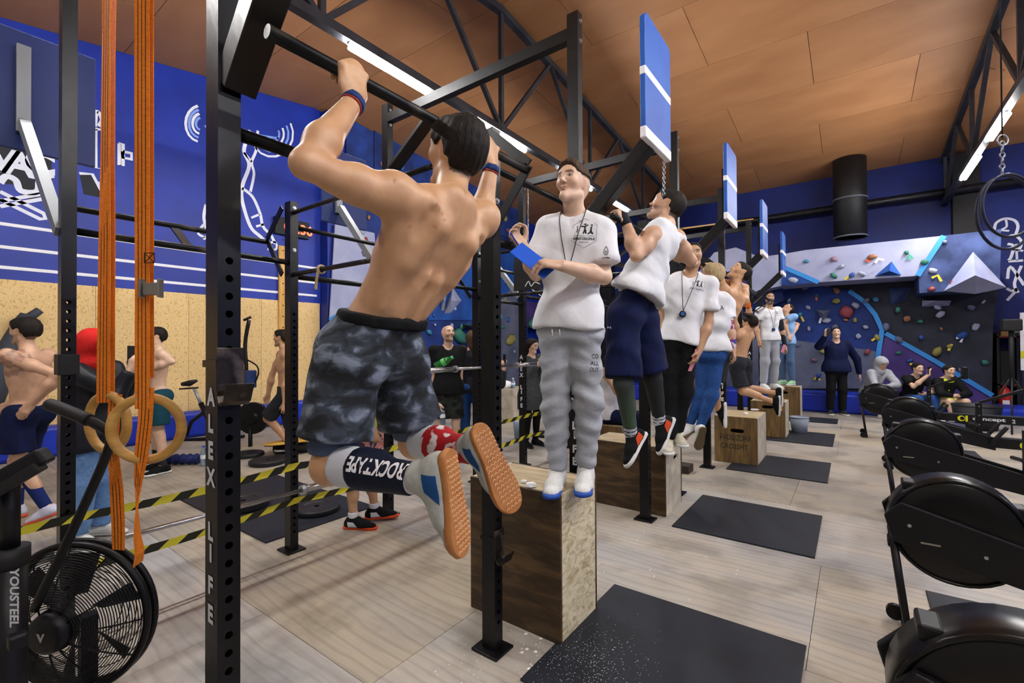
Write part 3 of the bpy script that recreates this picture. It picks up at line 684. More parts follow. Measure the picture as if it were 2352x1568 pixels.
for px, c, w in (([(2000, 600), (1988, 597)], 'red', 0), ([(2010, 604), (2018, 594), (2030, 597)], 'white', 0), ([(2084, 597), (2088, 584), (2096, 594)], 'green', 0), ([(2140, 638), (2154, 632), (2162, 646)], 'yellow', 0), ([(2196, 776), (2212, 775), (2206, 786)], 'white', 1), ([(2178, 805), (2186, 790)], 'yellow', 1), ([(2002, 782), (2018, 772)], 'yellow', 1), ([(1890, 806), (1899, 803), (1898, 812)], 'yellow', 1), ([(1870, 872), (1876, 864), (1884, 873)], 'yellow', 1), ([(1840, 726), (1846, 738)], 'yellow', 1), ([(1882, 742), (1886, 730)], 'white', 1), ([(1940, 642), (1950, 634)], 'yellow', 0), ([(1876, 690), (1875, 680)], 'red', 1), ([(2090, 834), (2096, 838)], 'yellow', 1)):
    m = MB(); ribbon(m, [oY(x, y_, 13.23 if w else 12.36) for x, y_ in px], .045, (0, -1, 0)); m.build('tape_mark', tp[c], cw)
# left climbing wall (along the left side)
cl = thing('climbing_wall', 'tall blue and grey climbing wall beyond the blue pilaster, behind the rig', 'climbing wall', (-8.9, 8, 0))
XC = -8.9
MB().prism([(XC, 6.0, 0), (XC, 13.0, 0), (XC, 13.0, roof(13)-.05), (XC, 6.0, roof(6.0)-.02)], (-1, 0, 0), .33).build('wall_panel', C_NVY, cl)
def px_(name, px, m, off=.0, th=.03): return MB().prism([oX(x, y_, XC+off+th) for x, y_ in px], (-1, 0, 0), th).build(name, m, cl)
px_('colour_panel', [(770, 515), (860, 535), (870, 660), (835, 690), (757, 735)], C_LIL)
px_('colour_panel', [(757, 735), (835, 690), (860, 680), (860, 1000), (752, 1010)], C_BLU)
px_('colour_panel', [(860, 250), (880, 240), (1200, 440), (1200, 560), (860, 420)], C_NVY)
px_('colour_panel', [(985, 590), (1200, 580), (1200, 640), (1100, 735), (985, 735)], C_BLU, .0)
px_('colour_panel', [(1150, 690), (1175, 660), (1200, 720), (1200, 900), (1150, 900)], C_GRY, .001)
px_('colour_panel', [(1205, 690), (1262, 700), (1262, 760), (1205, 750)], C_PUR, .001)
for px in ([(757, 735), (836, 690)], [(836, 690), (800, 1000)]):
    m = MB(); ribbon(m, [oX(x, y_, XC+.04) for x, y_ in px], .1, (1, 0, 0)); m.build('edge_stripe', C_CYN, cl)
def volx(px, tip, h, m):
    P = [oX(x, y_, XC+.03) for x, y_ in px]; T = oX(*tip, XC+h); n = len(P)
    MB().add(P+[T], [(i, (i+1) % n, n) for i in range(n)]+[tuple(range(n))]).build('volume', m, cl)
volx([(1040, 660), (1060, 690), (1036, 718), (1020, 720)], (1036, 690), .4, C_LIL)
volx([(1015, 655), (1028, 655), (1022, 715), (1013, 712)], (1020, 690), .25, HC['white'])
volx([(1060, 745), (1110, 745), (1085, 760)], (1085, 750), .5, C_CHR)
r_ = random.Random(5)
for i in range(110):
    z = r_.uniform(.4, 6.0); Y = r_.uniform(6.2, 12.9)
    hold(cl, (XC+.03, Y, z), (1, 0, 0), r_.uniform(.04, .09), r_.choice(['grey', 'white', 'white', 'red', 'green', 'yellow', 'orange', 'blue', 'pink', 'cyan']), i)
for x, y_, c, r in ((1055, 772, 'green', .22), (1172, 780, 'yellow', .2), (1220, 742, 'green', .18), (1160, 502, 'yellow', .1)): hold(cl, oX(x, y_, XC+.03), (1, 0, 0), r, c, x)
# crash mats
M_MAT = mat('crash_blue', '#1233b8', .45, c2='#0f2a9c', scale=2, bump=.12, bscale=6)
for i, (x0, x1, y0, y1, h, l) in enumerate(((-8.4, .8, 12.35, 13.25, .42, 'long blue crash mat along the foot of the climbing wall'), (.85, 2.75, 12.3, 13.25, .30, 'wrinkled blue crash mat behind the dark bin'))):
    m = MB(); m.box((x0, y0, 0.002), (x1, y1, h)); o = m.build('crash_mat', M_MAT, None, bevel=.05); tag(o, l, 'crash mat', 'blue crash mats')
tag(MB().box((XW+.02, -3., .002), (XW+.34, 5.4, .42)).build('crash_mat', M_MAT, None, bevel=.05), 'blue crash mat along the OSB wall behind the bikes', 'crash mat', 'blue crash mats')
# ================================================================ boxes, mats
M_W1 = mat('box_dark', '#33271a', .5, c2='#5e4a2e', scale=2.2, stretch=(1.2, 1, 7), c3='#443420', distort=1.2, bump=.2, bscale=10, detail=8)
M_W2 = mat('box_pale', '#ded5b9', .6, c2='#a99a74', scale=9, stretch=(1, 1.4, 3.), c3='#d0c5a5', distort=1.5, bump=.12, detail=6)
M_W3 = mat('box_mid', '#584427', .6, c2='#80663c', scale=3., stretch=(7, 1, .8), c3='#6a5330', distort=.6, bump=.12, detail=8)
M_W4 = mat('box_grey', '#a39b8b', .65, c2='#c9c1ae', scale=7, bump=.15, detail=6)
M_W5 = mat('box_top', '#9c8a6a', .6, c2='#c0ae8b', scale=4, stretch=(1, 5, 1), bump=.1, detail=7)
def slot_panel(m, c, u, v, w, h, th, n, slot=None):
    """rectangular board centred at c spanning w along u and h along v, thickness th along -n, with an optional hand slot (cx, cy, len, ht)"""
    c = np.array(c); u = nrm(u); v = nrm(v); n = nrm(n)
    if slot is None:
        P = [c+u*a*w/2+v*b*h/2 for a, b in ((-1, -1), (1, -1), (1, 1), (-1, 1))]; m.prism(P, -n, th); return
    cx, cy, L_, t = slot; A = sorted(list(np.linspace(0, 2*math.pi, 28)[:-1])+[math.atan2(b*h/2-cy, a*w/2-cx) % (2*math.pi) for a in (-1, 1) for b in (-1, 1)])
    O, I = [], []
    for a in A:
        dx, dy = math.cos(a), math.sin(a); k = []
        if abs(dx) > 1e-9: k.append(((w/2 if dx > 0 else -w/2)-cx)/dx)
        if abs(dy) > 1e-9: k.append(((h/2 if dy > 0 else -h/2)-cy)/dy)
        s = min(x for x in k if x > 0); O.append((cx+dx*s, cy+dy*s))
        e = (abs(dx)/(L_/2))**4+(abs(dy)/(t/2))**4; q = e**-.25; I.append((cx+dx*q, cy+dy*q))
    N = len(A); vs = []
    for ring, dz in ((O, 0), (I, 0), (I, -th), (O, -th)): vs += [c+u*a+v*b+n*dz for a, b in ring]
    fs = []
    for r_i in range(4):
        r2 = (r_i+1) % 4
        fs += [(r_i*N+k, r_i*N+(k+1) % N, r2*N+(k+1) % N, r2*N+k) for k in range(N)]
    m.add(vs, fs)
def plyo(x0, x1, y0, y1, h, label, mats, slots={}, letters=None, tilt=0):
    t = thing('plyo_box', label, 'plyo box', ((x0+x1)/2, (y0+y1)/2, 0), 'wooden plyo boxes'); th = .018
    X, Y = (x0+x1)/2, (y0+y1)/2; w, d = x1-x0, y1-y0; mf, ms, mt = mats
    for nm, c, u, v, a, b, n, m_ in (('front', (X, y0, h/2), (1, 0, 0), (0, 0, 1), w, h, (0, -1, 0), mf), ('back', (X, y1, h/2), (-1, 0, 0), (0, 0, 1), w, h, (0, 1, 0), mf),
                                     ('right', (x1, Y, h/2), (0, 1, 0), (0, 0, 1), d-2*th-.001, h, (1, 0, 0), ms), ('left', (x0, Y, h/2), (0, -1, 0), (0, 0, 1), d-2*th-.001, h, (-1, 0, 0), ms),
                                     ('top', (X, Y, h), (1, 0, 0), (0, 1, 0), w-2*th-.002, d-2*th-.001, (0, 0, 1), mt)):
        m = MB(); slot_panel(m, c, u, v, a, b, th, n, slots.get(nm)); m.build('panel', m_, t, bevel=.004 if nm not in slots else 0)
    m = MB(); m.box((x0+th+.001, y0+th+.001, .01), (x1-th-.001, y1-th-.001, .02)).build('bottom_panel', mf, t)
    if letters:
        m = MB()
        for s, cx, cz, hh, ww in letters: text(m, s, (cx, y0-.002, cz), (1, 0, 0), (0, 0, 1), hh, ww, bold=.01)
        m.build('stencil_lettering', mat('stencil_ink', '#2b2a22', .8), t)
    return t
plyo(-1.79, -1.19, 2.016, 2.425, .75, 'tall wooden plyo box carrying the boy in grey joggers', (M_W1, M_W2, M_W5))
plyo(-2.06, -1.33, 4.06, 4.52, .60, 'dark wooden plyo box behind the second post', (M_W1, M_W4, M_W5), {'right': (.06, .17, .13, .045)})
plyo(-1.46, -.96, 6.41, 7.12, .59, 'stencilled wooden plyo box with chalk blocks on top', (M_W3, M_W4, M_W5), {'front': (.02, .12, .16, .05)},
     [('РАDШZОНА', -1.21, .33, .075, .36), ('CROSSFIT', -1.225, .215, .065, .32)])
plyo(-1.38, -.88, 8.55, 9.05, .58, 'brown wooden plyo box behind the stencilled one', (M_W3, M_W4, M_W5), {'front': (0, .2, .16, .05)})
plyo(-1.45, -.87, 11.0, 11.5, .64, 'farthest wooden plyo box beside the grey bucket', (M_W3, M_W4, M_W5), {'front': (0, .2, .16, .05)})
plyo(-6.45, -5.62, 7.65, 8.3, .62, 'pale wooden box with a white towel behind the rig', (M_W4, M_W4, M_W5))
M_RUB = mat('rubber_mat', '#10141e', .62, c2='#181e2a', scale=3, bump=.15, bscale=160, detail=8)
def rubber(x0, x1, y0, y1, label):
    o = MB().box((x0, y0, .001), (x1, y1, .012)).build('rubber_mat', M_RUB, None, bevel=.002); tag(o, label, 'rubber mat', 'black rubber floor mats')
rubber(-1.216, -.2, 1.70, 2.72, 'nearest black rubber mat dusted with chalk'); rubber(-1.2225, -.229, 3.876, 4.857, 'second black rubber mat from the camera')
rubber(-1.25, -.235, 6.05, 7.085, 'third black rubber mat, under the stencilled box'); rubber(-1.22, -.25, 8.25, 9.4, 'fourth black rubber mat beside the bucket'); rubber(-1.2, -.25, 10.65, 11.36, 'farthest black rubber mat by the last box')
rubber(-5.6, -4.64, 1.74, 2.74, 'black rubber mat behind the barrier tape, left half'); rubber(-4.63, -3.63, 1.74, 2.74, 'black rubber mat behind the barrier tape, right half')
rubber(.34, 1.35, 2.75, 3.75, 'black rubber mat under the second rowing machine'); rubber(.34, 1.35, 5.05, 6.05, 'black rubber mat under the third rowing machine'); rubber(.36, 1.35, 8.0, 9.0, 'black rubber mat left of the fourth rowing machine')
# chalk crumbs and blocks
M_CHALK = mat('chalk', '#f0f0f2', .9)
def chunk(p, s, label):
    bm = bmesh.new(); bmesh.ops.create_cube(bm, size=1); bmesh.ops.bevel(bm, geom=bm.edges[:], offset=.16, segments=2, affect='EDGES')
    for v in bm.verts: v.co += Vector((noise.noise(v.co*2+Vector(p))*.12, noise.noise(v.co*2.3)*.12, 0)); v.co = Vector((v.co.x*s[0], v.co.y*s[1], (v.co.z+.5)*s[2]))
    me = bpy.data.meshes.new('chalk_block'); bm.to_mesh(me); bm.free(); me.materials.append(M_CHALK)
    o = bpy.data.objects.new('chalk_block', me); col.objects.link(o); o.location = tuple(p); o.rotation_euler = (0, 0, random.uniform(0, 3)); tag(o, label, 'chalk', 'white chalk blocks')
chunk(G(1220, 1118, .751), (.05, .035, .024), 'larger white chalk block on the tall box'); chunk(G(1203, 1108, .751), (.03, .025, .014), 'smaller white chalk piece on the tall box')
chunk(G(1714, 952, .591), (.07, .05, .03), 'white chalk block near the edge of the stencilled box'); chunk(G(1734, 942, .591), (.1, .07, .02), 'flat white chalk slab on the stencilled box')
m = MB(); r_ = random.Random(3)
def crumb(p, s):
    p = np.array(p); m.add([p+(-s, -s, 0), p+(s, -s*.6, 0), p+(s*.8, s, 0), p+(-s*.7, s*.8, 0), p+(0, 0, s*.8)], [(0, 1, 4), (1, 2, 4), (2, 3, 4), (3, 0, 4), (3, 2, 1, 0)])
for i in range(750):
    a = r_.gauss(-1.02, .14); b = r_.gauss(1.93, .17); 
    on = (-1.21 < a < -.22) and 1.71 < b < 2.71
    if a > -1.21 and b > 2.0 and a < -1.19: continue
    crumb((a, b, .0125 if on else .0005), r_.uniform(.0006, .0021))
for i in range(170): crumb((r_.uniform(-1.6, -.9), r_.uniform(1.5, 2.0), .0125 if 0 else .0005), r_.uniform(.001, .004)) if 1 else 0
for px, py_ in ((1208, 1455), (1242, 1466), (1210, 1490), (1198, 1498), (1230, 1496), (1215, 1535)): crumb(G(px, py_), .009)
for i in range(90): crumb((r_.uniform(-1.6, -.6), r_.uniform(2.8, 6.2), .0005), r_.uniform(.002, .006))
tag(m.build('chalk_dust', M_CHALK, None, fix=False), 'scattered white chalk crumbs on mat and floor', 'chalk dust', kind='stuff')
# ================================================================ rowing machines
M_RB = mat('rower_black', '#07080a', .3, .0, spec=.35); M_RM = mat('rower_matte', '#0c0d11', .45, spec=.3); M_RG = mat('rower_rail', '#5c626b', .35, .8); M_YEL = mat('rower_yellow', '#d3d61f', .5); M_LTX = mat('rower_text', '#cfd3d6', .5)
def rower(y, x, label, first=None):
    if first is not None:
        o = copy_tree(first); o.location = (x, y, 0); o['label'] = label; return o
    t = thing('rowing_machine', label, 'rowing machine', (0, 0, 0), 'black rowing machines in a row')
    c = np.array((.33, 0, .62)); R = .25
    MB().lathe(c+(0, -.09, 0), (0, 1, 0), [(0, .0), (.17, -.012), (R-.03, 0), (R-.005, .012), (R, .03), (R, .15), (R-.02, .175), (.1, .18), (0, .18)], 40, smooth=True).build('flywheel_cage', M_RB, t)
    MB().torus(c+(0, -.085, 0), (0, 1, 0), R-.012, .008, 40, 8).build('rim', M_RB, t)
    MB().lathe(c+(0, -.1, 0), (0, -1, 0), [(.0, .02), (.055, .02), (.06, 0)], 24).build('hub_cap', M_RM, t)
    for a in (2.3, .55, 3.6):
        q = c+np.array((math.cos(a)*R, -.02, math.sin(a)*R)); MB().box(q-(.025, .05, .02), q+(.025, .05, .02)).build('clip', M_RM, t, bevel=.008)
    # diagonal side arm from nose down to the rail
    pts = [(.065, -.125, .66), (.13, -.125, .735), (1.05, -.125, .47), (1.05, -.125, .33), (.5, -.125, .44), (.10, -.125, .54)]
    MB().prism(pts, (0, 1, 0), .03).build('side_arm', M_RM, t, bevel=.006)
    MB().prism([(p[0], .095, p[2]) for p in pts], (0, 1, 0), .03).build('side_arm', M_RM, t, bevel=.006)
    for x_, z_ in ((.16, .63), (.42, .545)):
        MB().disc((x_, -.126, z_), (0, -1, 0), .008, .004, 10).build('screw', M_BOLT, t)
    MB().box((.2, -.1275, .555), (.27, -.1255, .563)).build('sticker', mat('sticker', '#8a8675', .5), t)
    # monorail
    MB().beam((.95, 0, .40), (2.55, 0, .40), .05, .11).build('monorail', M_RM, t, bevel=.004)
    MB().beam((1.1, 0, .46), (2.55, 0, .46), .045, .012).build('rail_track', M_RG, t)
    m = MB(); text(m, 'concept', (1.58, -.0265, .395), (1, 0, 0), (0, 0, 1), .06, .34, bold=.03); m.build('rail_lettering', M_LTX, t); m = MB(); text(m, '2', (1.83, -.0265, .395), (1, 0, 0), (0, 0, 1), .055, bold=.03); m.build('rail_numeral', M_LTX, t)
    MB().lathe((1.29, -.0262, .395), (0, -1, 0), [(.0, .0015), (.042, .0015), (.042, 0)], 20).build('logo_mark', M_YEL, t)
    MB().lathe((1.3, -.0285, .395), (0, -1, 0), [(.0, .0012), (.026, .0012), (.026, 0)], 16).build('logo_centre', M_RM, t)
    MB().prism([(1.335, -.0262, .35), (1.36, -.0262, .35), (1.36, -.0262, .44), (1.335, -.0262, .44)], (0, -1, 0), .0015).build('logo_bar', M_YEL, t)
    # seat, footrests, handle and chain
    MB().prism([(2.0, -.15, .50), (2.28, -.17, .50), (2.28, .17, .50), (2.0, .15, .50)], (0, 0, 1), .045).build('seat', M_RM, t, bevel=.02)
    MB().box((2.03, -.06, .44), (2.23, .06, .50)).build('seat_carriage', M_RM, t, bevel=.01)
    for s in (-1, 1): MB().beam((1.0, s*.17, .40), (1.13, s*.17, .60), .1, .02, (1, 0, 0)).build('footrest', M_RM, t, bevel=.006)
    MB().tube([(.9, -.22, .58), (.92, 0, .6), (.9, .22, .58)], .016, 10).build('handle', M_RM, t)
    # monitor post and arm
    MB().beam((.93, -.05, .40), (.93, -.05, .84), .055, .05, (1, 0, 0)).build('monitor_post', M_RM, t, bevel=.004)
    MB().beam((.93, -.05, .84), (1.33, -.05, 1.02), .035, .03).build('monitor_arm', M_RM, t, bevel=.004)
    mo = MB().box((1.3, -.12, .98), (1.36, .06, 1.16)).build('monitor', M_RM, t, bevel=.012)
    MB().box((1.361, -.1, 1.0), (1.363, .04, 1.13)).build('screen', mat('lcd', '#6f7a74', .3), mo)
    for i in range(4): MB().disc((.93, -.078, .5+.1*i), (0, -1, 0), .007, .003, 10).build('screw', M_BOLT, t)
    # legs
    MB().tube([(.1, -.09, .55), (.16, -.14, .03)], .016, 8).build('leg', M_RM, t); MB().tube([(.1, .09, .55), (.16, .17, .03)], .016, 8).build('leg', M_RM, t)
    MB().tube([(.80, .06, .42), (.50, .12, .03)], .02, 8).build('brace', M_RM, t)
    MB().tube([(.16, -.22, .03), (.16, .22, .03)], .02, 8).build('front_foot', M_RM, t)
    for s in (-1, 1): MB().disc((.12, s*.2, .05), (0, s, 0), .04, .03, 18).build('wheel', M_RB, t)
    MB().tube([(2.5, 0, .35), (2.5, 0, .03)], .025, 8).build('rear_leg', M_RM, t); MB().tube([(2.5, -.2, .02), (2.5, .2, .02)], .018, 8).build('rear_foot', M_RM, t)
    t.location = (x, y, 0); return t
r0 = rower(3.05, .05, 'rowing machine second nearest the camera, large flywheel at the right edge')
for k, (y, x, l) in enumerate(((1.55, -.02, 'nearest rowing machine, cut off by the lower right corner'), (5.2, .13, 'third rowing machine, monitor arm raised before the blue mat'), (7.35, .2, 'fourth rowing machine in front of the seated youths'), (9.55, .0, 'farthest rowing machine before the hooded person'))):
    rower(y, x, l, r0)
# ================================================================ air bike at lower left
ab = thing('air_bike', 'black air bike with a caged fan at the lower left corner', 'air bike', G(120, 1568, 0))
fc = W(160, 1424, 1.70); fn = nrm((.60, -.80, 0.)); fr = .262
M_CAGE = mat('cage_wire', '#0e0f12', .4, .4)
cg = MB()
prof = lambda k: (fr*k, .085*(1-k*k))
for i in range(1, 26):
    k = .30+.70*i/25; r, h = prof(k); 
    MB().torus(fc+fn*h, fn, r, .0019, 56, 5).build('cage_ring', M_CAGE, ab) 
sp = MB(); a_ = nrm(np.cross(fn, (0, 0, 1.))); b_ = np.cross(fn, a_)
for i in range(12):
    w = 2*math.pi*i/12; dirv = a_*math.cos(w)+b_*math.sin(w)
    MB().tube([fc+fn*(prof(k)[1]-.004)+dirv*prof(k)[0] for k in np.linspace(.25, 1, 7)], .003, 5).build('cage_spoke', M_CAGE, ab)
MB().torus(fc-fn*.02, fn, fr+.006, .013, 56, 8).build('cage_rim', M_CAGE, ab); MB().torus(fc-fn*.06, fn, fr+.004, .012, 56, 8).build('cage_rim', M_CAGE, ab)
for i in range(1, 7):
    k = .3+.7*i/6; MB().torus(fc-fn*(.075+.03*(1-k*k)), fn, fr*k, .0019, 48, 5).build('cage_ring', M_CAGE, ab)
for i in range(6):
    w = 2*math.pi*i/6+.35; dv = a_*math.cos(w)+b_*math.sin(w); tv = np.cross(fn, dv)
    P = [fc-fn*.05+dv*.08-tv*.01, fc-fn*.05+dv*.235-tv*.03, fc-fn*.015+dv*.235+tv*.05, fc-fn*.015+dv*.08+tv*.02]
    MB().prism(P, fn, .003).build('fan_blade', mat('fan_blade', '#1b1d22', .5), ab)
hb = fc+fn*.09
MB().lathe(hb-fn*.02, fn, [(0, .035), (.05, .034), (.068, .02), (.075, -.01), (.075, -.03)], 32, smooth=True).build('hub', M_RM, ab)
m = MB(); text(m, 'V', hb+fn*.0165+a_*0, -a_ if (-a_)@_r > 0 else a_, (0, 0, 1), .03, bold=.06); m.build('hub_emblem', mat('emblem', '#9aa2a6', .4, .6), ab)
mp0, mp1 = W(22, 1260, 1.42), W(40, 1600, 1.42); mpz = np.array((mp0[0], mp0[1], 0))
MB().tube([(mp0[0], mp0[1], .03), (mp0[0], mp0[1], mp0[2]-.02)], .042, 18).build('frame_post', M_RM, ab)
MB().tube([(mp0[0], mp0[1], mp0[2]-.03), (mp0[0], mp0[1], W(20, 1080, 1.42)[2])], .024, 14).build('seat_tube', M_RM, ab)
MB().tube([(mp0[0], mp0[1], mp0[2]-.05), (mp0[0], mp0[1], mp0[2]+.005)], .047, 18).build('collar', M_BLK, ab)
m = MB(); lc = W(33, 1372, 1.37); text(m, 'YOUSTEEL', lc, (0, 0, -1), _r, .028, .175, bold=.03); m.build('post_lettering', mat('frame_letter', '#c9ced4', .5), ab)
MB().beam(W(-60, 1135, 1.36), W(108, 1042, 1.42), .06, .05, (0, 0, 1)).build('console', M_RM, ab, bevel=.008)
MB().beam(W(-60, 1160, 1.35), W(96, 1068, 1.40), .045, .03, (0, 0, 1)).build('console_bracket', M_BLK, ab, bevel=.005)
hp = [W(112, 928, 1.62), W(150, 942, 1.61), W(205, 965, 1.6), W(252, 992, 1.6), W(248, 1035, 1.6), W(180, 1190, 1.6), W(78, 1400, 1.6)]
MB().tube(smooth_path(hp[:4], 4), .0165, 12).build('handlebar', M_RM, ab)
MB().tube(smooth_path(hp[3:], 5), .0145, 12).build('swing_arm', M_RM, ab)
MB().tube(smooth_path(hp[:3], 4), .021, 12).build('grip', M_BLK, ab)
fb = G(120, 1568, 0)
MB().beam((mp0[0]-.35, mp0[1]+.25, .04), (mp0[0]+.25, mp0[1]-.3, .04), .08, .06).build('base_rail', M_RM, ab)
MB().beam(fc*(1, 1, 0)+(0, 0, .16), mpz+(0, 0, .05), .06, .08).build('base_rail', M_RM, ab)
MB().beam(fc-fn*.075-(0, 0, .02), fc*(1, 1, 0)-fn*.075+(0, 0, .02), .05, .05).build('fan_stand', M_RM, ab)
MB().box(W(40, 1470, 1.36)-.02, W(40, 1470, 1.36)+.02).build('crank_pedal', M_RM, ab, bevel=.006)
# ================================================================ small gear behind the rig
M_PLATE = mat('plate_black', '#14161b', .5)
def plate(p, r, h, label):
    o = MB().lathe(p, (0, 0, 1), [(.025, 0), (r-.01, 0), (r, .012), (r, h-.012), (r-.012, h), (r*.6, h), (r*.55, h-.008), (.025, h-.008), (.025, 0)], 32).build('weight_plate', M_PLATE, None); tag(o, label, 'weight plate', 'black weight plates on the floor')
plate((-4.6, 2.0, .0125), .22, .07, 'black bumper plate lying on the mat by the tape'); plate((-6.1, 2.95, .001), .22, .06, 'black plate under the yellow balance board'); plate((-6.75, 3.0, .001), .2, .05, 'black plate beside the plate stand')
plate((-3.95, 2.35, .0125), .2, .05, 'black plate behind the athlete\'s knee')
bb = thing('balance_board', 'yellow balance board resting on a roller', 'balance board', (-6.45, 3.45, 0))
pts = [(-6.45+.42*math.cos(a)*.72+.3*math.sin(a)*0, 3.45+.36*math.sin(a), .16+.03*math.cos(a)) for a in np.linspace(0, 2*math.pi, 28)[:-1]]
MB().prism(pts, (0, 0, 1), .018).build('deck', mat('deck_yellow', '#d9a32c', .5, c2='#e0b24a', scale=4), bb, bevel=.004)
MB().tube([(-6.62, 3.3, .075), (-6.28, 3.6, .075)], .072, 20).build('roller', M_BLK, bb)
MB().box((-6.55, 3.35, .178), (-6.33, 3.52, .1825)).build('deck_print', mat('deck_print', '#8a7c5e', .6), bb)
fo = thing('foam_roller', 'navy foam roller with knobbly ridges on the floor', 'foam roller', (-6.95, 2.3, 0))
c0, c1 = np.array((-7.18, 2.1, .072)), np.array((-6.78, 2.42, .072)); ax = nrm(c1-c0); M_FO = mat('foam_navy', '#15245e', .7)
MB().tube([c0, c1], .056, 20).build('core', M_FO, fo)
for i in range(6):
    MB().torus(c0+(c1-c0)*(i+.5)/6, ax, .060, .011, 18, 6).build('ridge', M_FO, fo)
def bottle(p, label, h=.24, r=.034, body='#b9d4ea', cap='#2d66d6', tilt=None, grp='plastic bottles', lab='#e8eef2', water=True):
    t = thing('bottle', label, 'bottle', p, grp); p = np.array(p); ax_ = np.array((0, 0, 1.)) if tilt is None else nrm(tilt)
    MB().lathe(p, ax_, [(0, .002), (r*.85, .002), (r, h*.06), (r*.94, h*.3), (r, h*.5), (r, h*.62), (r*.55, h*.82), (r*.36, h*.88), (r*.36, h*.93)], 18, smooth=True).build('body', mat('pet_'+body, body, .08, trans=.75), t)
    MB().lathe(p+ax_*h*.9, ax_, [(r*.45, 0), (r*.45, h*.09), (0, h*.09)], 14).build('cap', mat('cap_'+cap, cap, .4), t)
    MB().lathe(p+ax_*h*.36, ax_, [(r*1.01, 0), (r*1.01, h*.2)], 18, smooth=True).build('wrap_label', mat('lab_'+lab, lab, .5), t)
bottle((-6.66, 2.42, 0), 'clear water bottle standing beside the navy roller', .26, .036)
# spin bike and upright ergometer against the OSB wall
sb = thing('spin_bike', 'black and grey exercise bike by the OSB wall', 'exercise bike', G(440, 1015)); b0 = G(440, 1012)
D = float(np.linalg.norm((b0-CAM)*(1, 1, 0))); dpt = (b0-CAM)@_fw
Q = lambda x, y_: W(x, y_, dpt)
MB().tube([Q(418, 882), Q(435, 880), Q(452, 874)], [.03, .05, .022], 12).build('saddle', M_BLK, sb, smooth=True)
MB().tube([Q(412, 893), Q(455, 890)], .014, 8).build('saddle_rail', M_RM, sb)
MB().tube([Q(446, 893), Q(462, 928)], .024, 10).build('seat_post', mat('grey_metal', '#9aa3ad', .4, .5), sb)
MB().tube([Q(461, 925), Q(490, 985)], .04, 10).build('seat_tube', M_RM, sb)
MB().tube([Q(490, 930), Q(440, 968), Q(428, 1000)], .028, 10).build('frame_tube', M_RM, sb)
MB().beam(Q(408, 1012), Q(560, 1002), .06, .05).build('base_rail', M_RM, sb)
MB().disc(Q(520, 960)+np.array((0, 0, -.0)), -_fw, .2, .03, 28).build('flywheel', M_RB, sb)
MB().tube([Q(530, 950), Q(545, 880), Q(540, 860)], .03, 8).build('front_post', M_RM, sb)
MB().tube([Q(540, 866), Q(560, 850), Q(575, 858)], .014, 8).build('handlebar', M_RM, sb)
se = thing('air_bike', 'second air bike by the OSB wall beside the yellow board', 'air bike', G(575, 1035)); b1 = G(585, 1025); d1 = (b1-CAM)@_fw; Q = lambda x, y_: W(x, y_, d1)
MB().tube(smooth_path([Q(572, 735), Q(563, 790), Q(566, 860), Q(560, 980)], 4), .028, 10).build('swing_arm', M_RM, se); MB().tube([Q(560, 735), Q(576, 728)], .02, 8).build('grip', M_BLK, se)
MB().tube(smooth_path([Q(566, 825), Q(590, 840), Q(593, 860), Q(582, 885)], 4), .012, 8).build('handlebar', M_RM, se)
MB().box(Q(566, 890)-(.03, .05, .0), Q(580, 850)+(.03, .05, .0)).build('side_panel', mat('navy_panel', '#0f2a5a', .5), se, bevel=.01)
MB().lathe(Q(580, 960), -_fw, [(0, .06), (.08, .06), (.1, .03), (.24, .02), (.24, -.04), (0, -.04)], 30).build('fan', M_RM, se)
MB().beam(Q(545, 1030), Q(640, 1028), .07, .05).build('base_rail', M_RM, se); MB().tube([Q(575, 985), Q(575, 1040)], .03, 10).build('stand', M_RM, se)
# leaning black figure shapes painted / stored against the OSB wall: a boot-ended punching frame
lg = thing('ski_trainer', 'dark leaning training frame behind the tattooed man', 'training frame', oX(10, 900, -8.9)*(1, 1, 0))
MB().tube([oX(-60, 1000, -8.95), oX(0, 850, -9.0), oX(50, 745, -9.05), oX(62, 722, -9.05)], [.16, .15, .1, .07], 12).build('padded_arm', mat('charcoal_pad', '#3b4049', .7), lg)
MB().tube([oX(58, 735, -9.05), oX(92, 712, -9.0)], [.06, .05], 10).build('pad_end', mat('charcoal_pad', '#3b4049'), lg)
# barbells
def barbell(a, b, label, r=.014):
    a, b = np.array(a), np.array(b); t = thing('barbell', label, 'barbell', (a+b)/2, 'barbells'); L_ = np.linalg.norm(b-a); x = (b-a)/L_
    MB().tube([a+x*.4, b-x*.4], r, 12).build('shaft', mat('chrome_bar', '#b4b7ba', .25, .95), t)
    for s, e in ((a, 1), (b, -1)): MB().tube([s, s+x*e*.4], .025, 14).build('sleeve', mat('chrome_bar', '#b4b7ba'), t); MB().disc(s+x*e*.4, x*e, .035, .03, 16).build('collar', M_BOLT, t)
barbell((-3.18, .1, .48), (-3.18, 2.2, .48), 'chrome barbell lying along the barrier tape'); 
barbell((-3.36+.09, 3.05, 1.27), (-3.36+.09, 4.95, 1.27), 'worn barbell racked across the back posts')
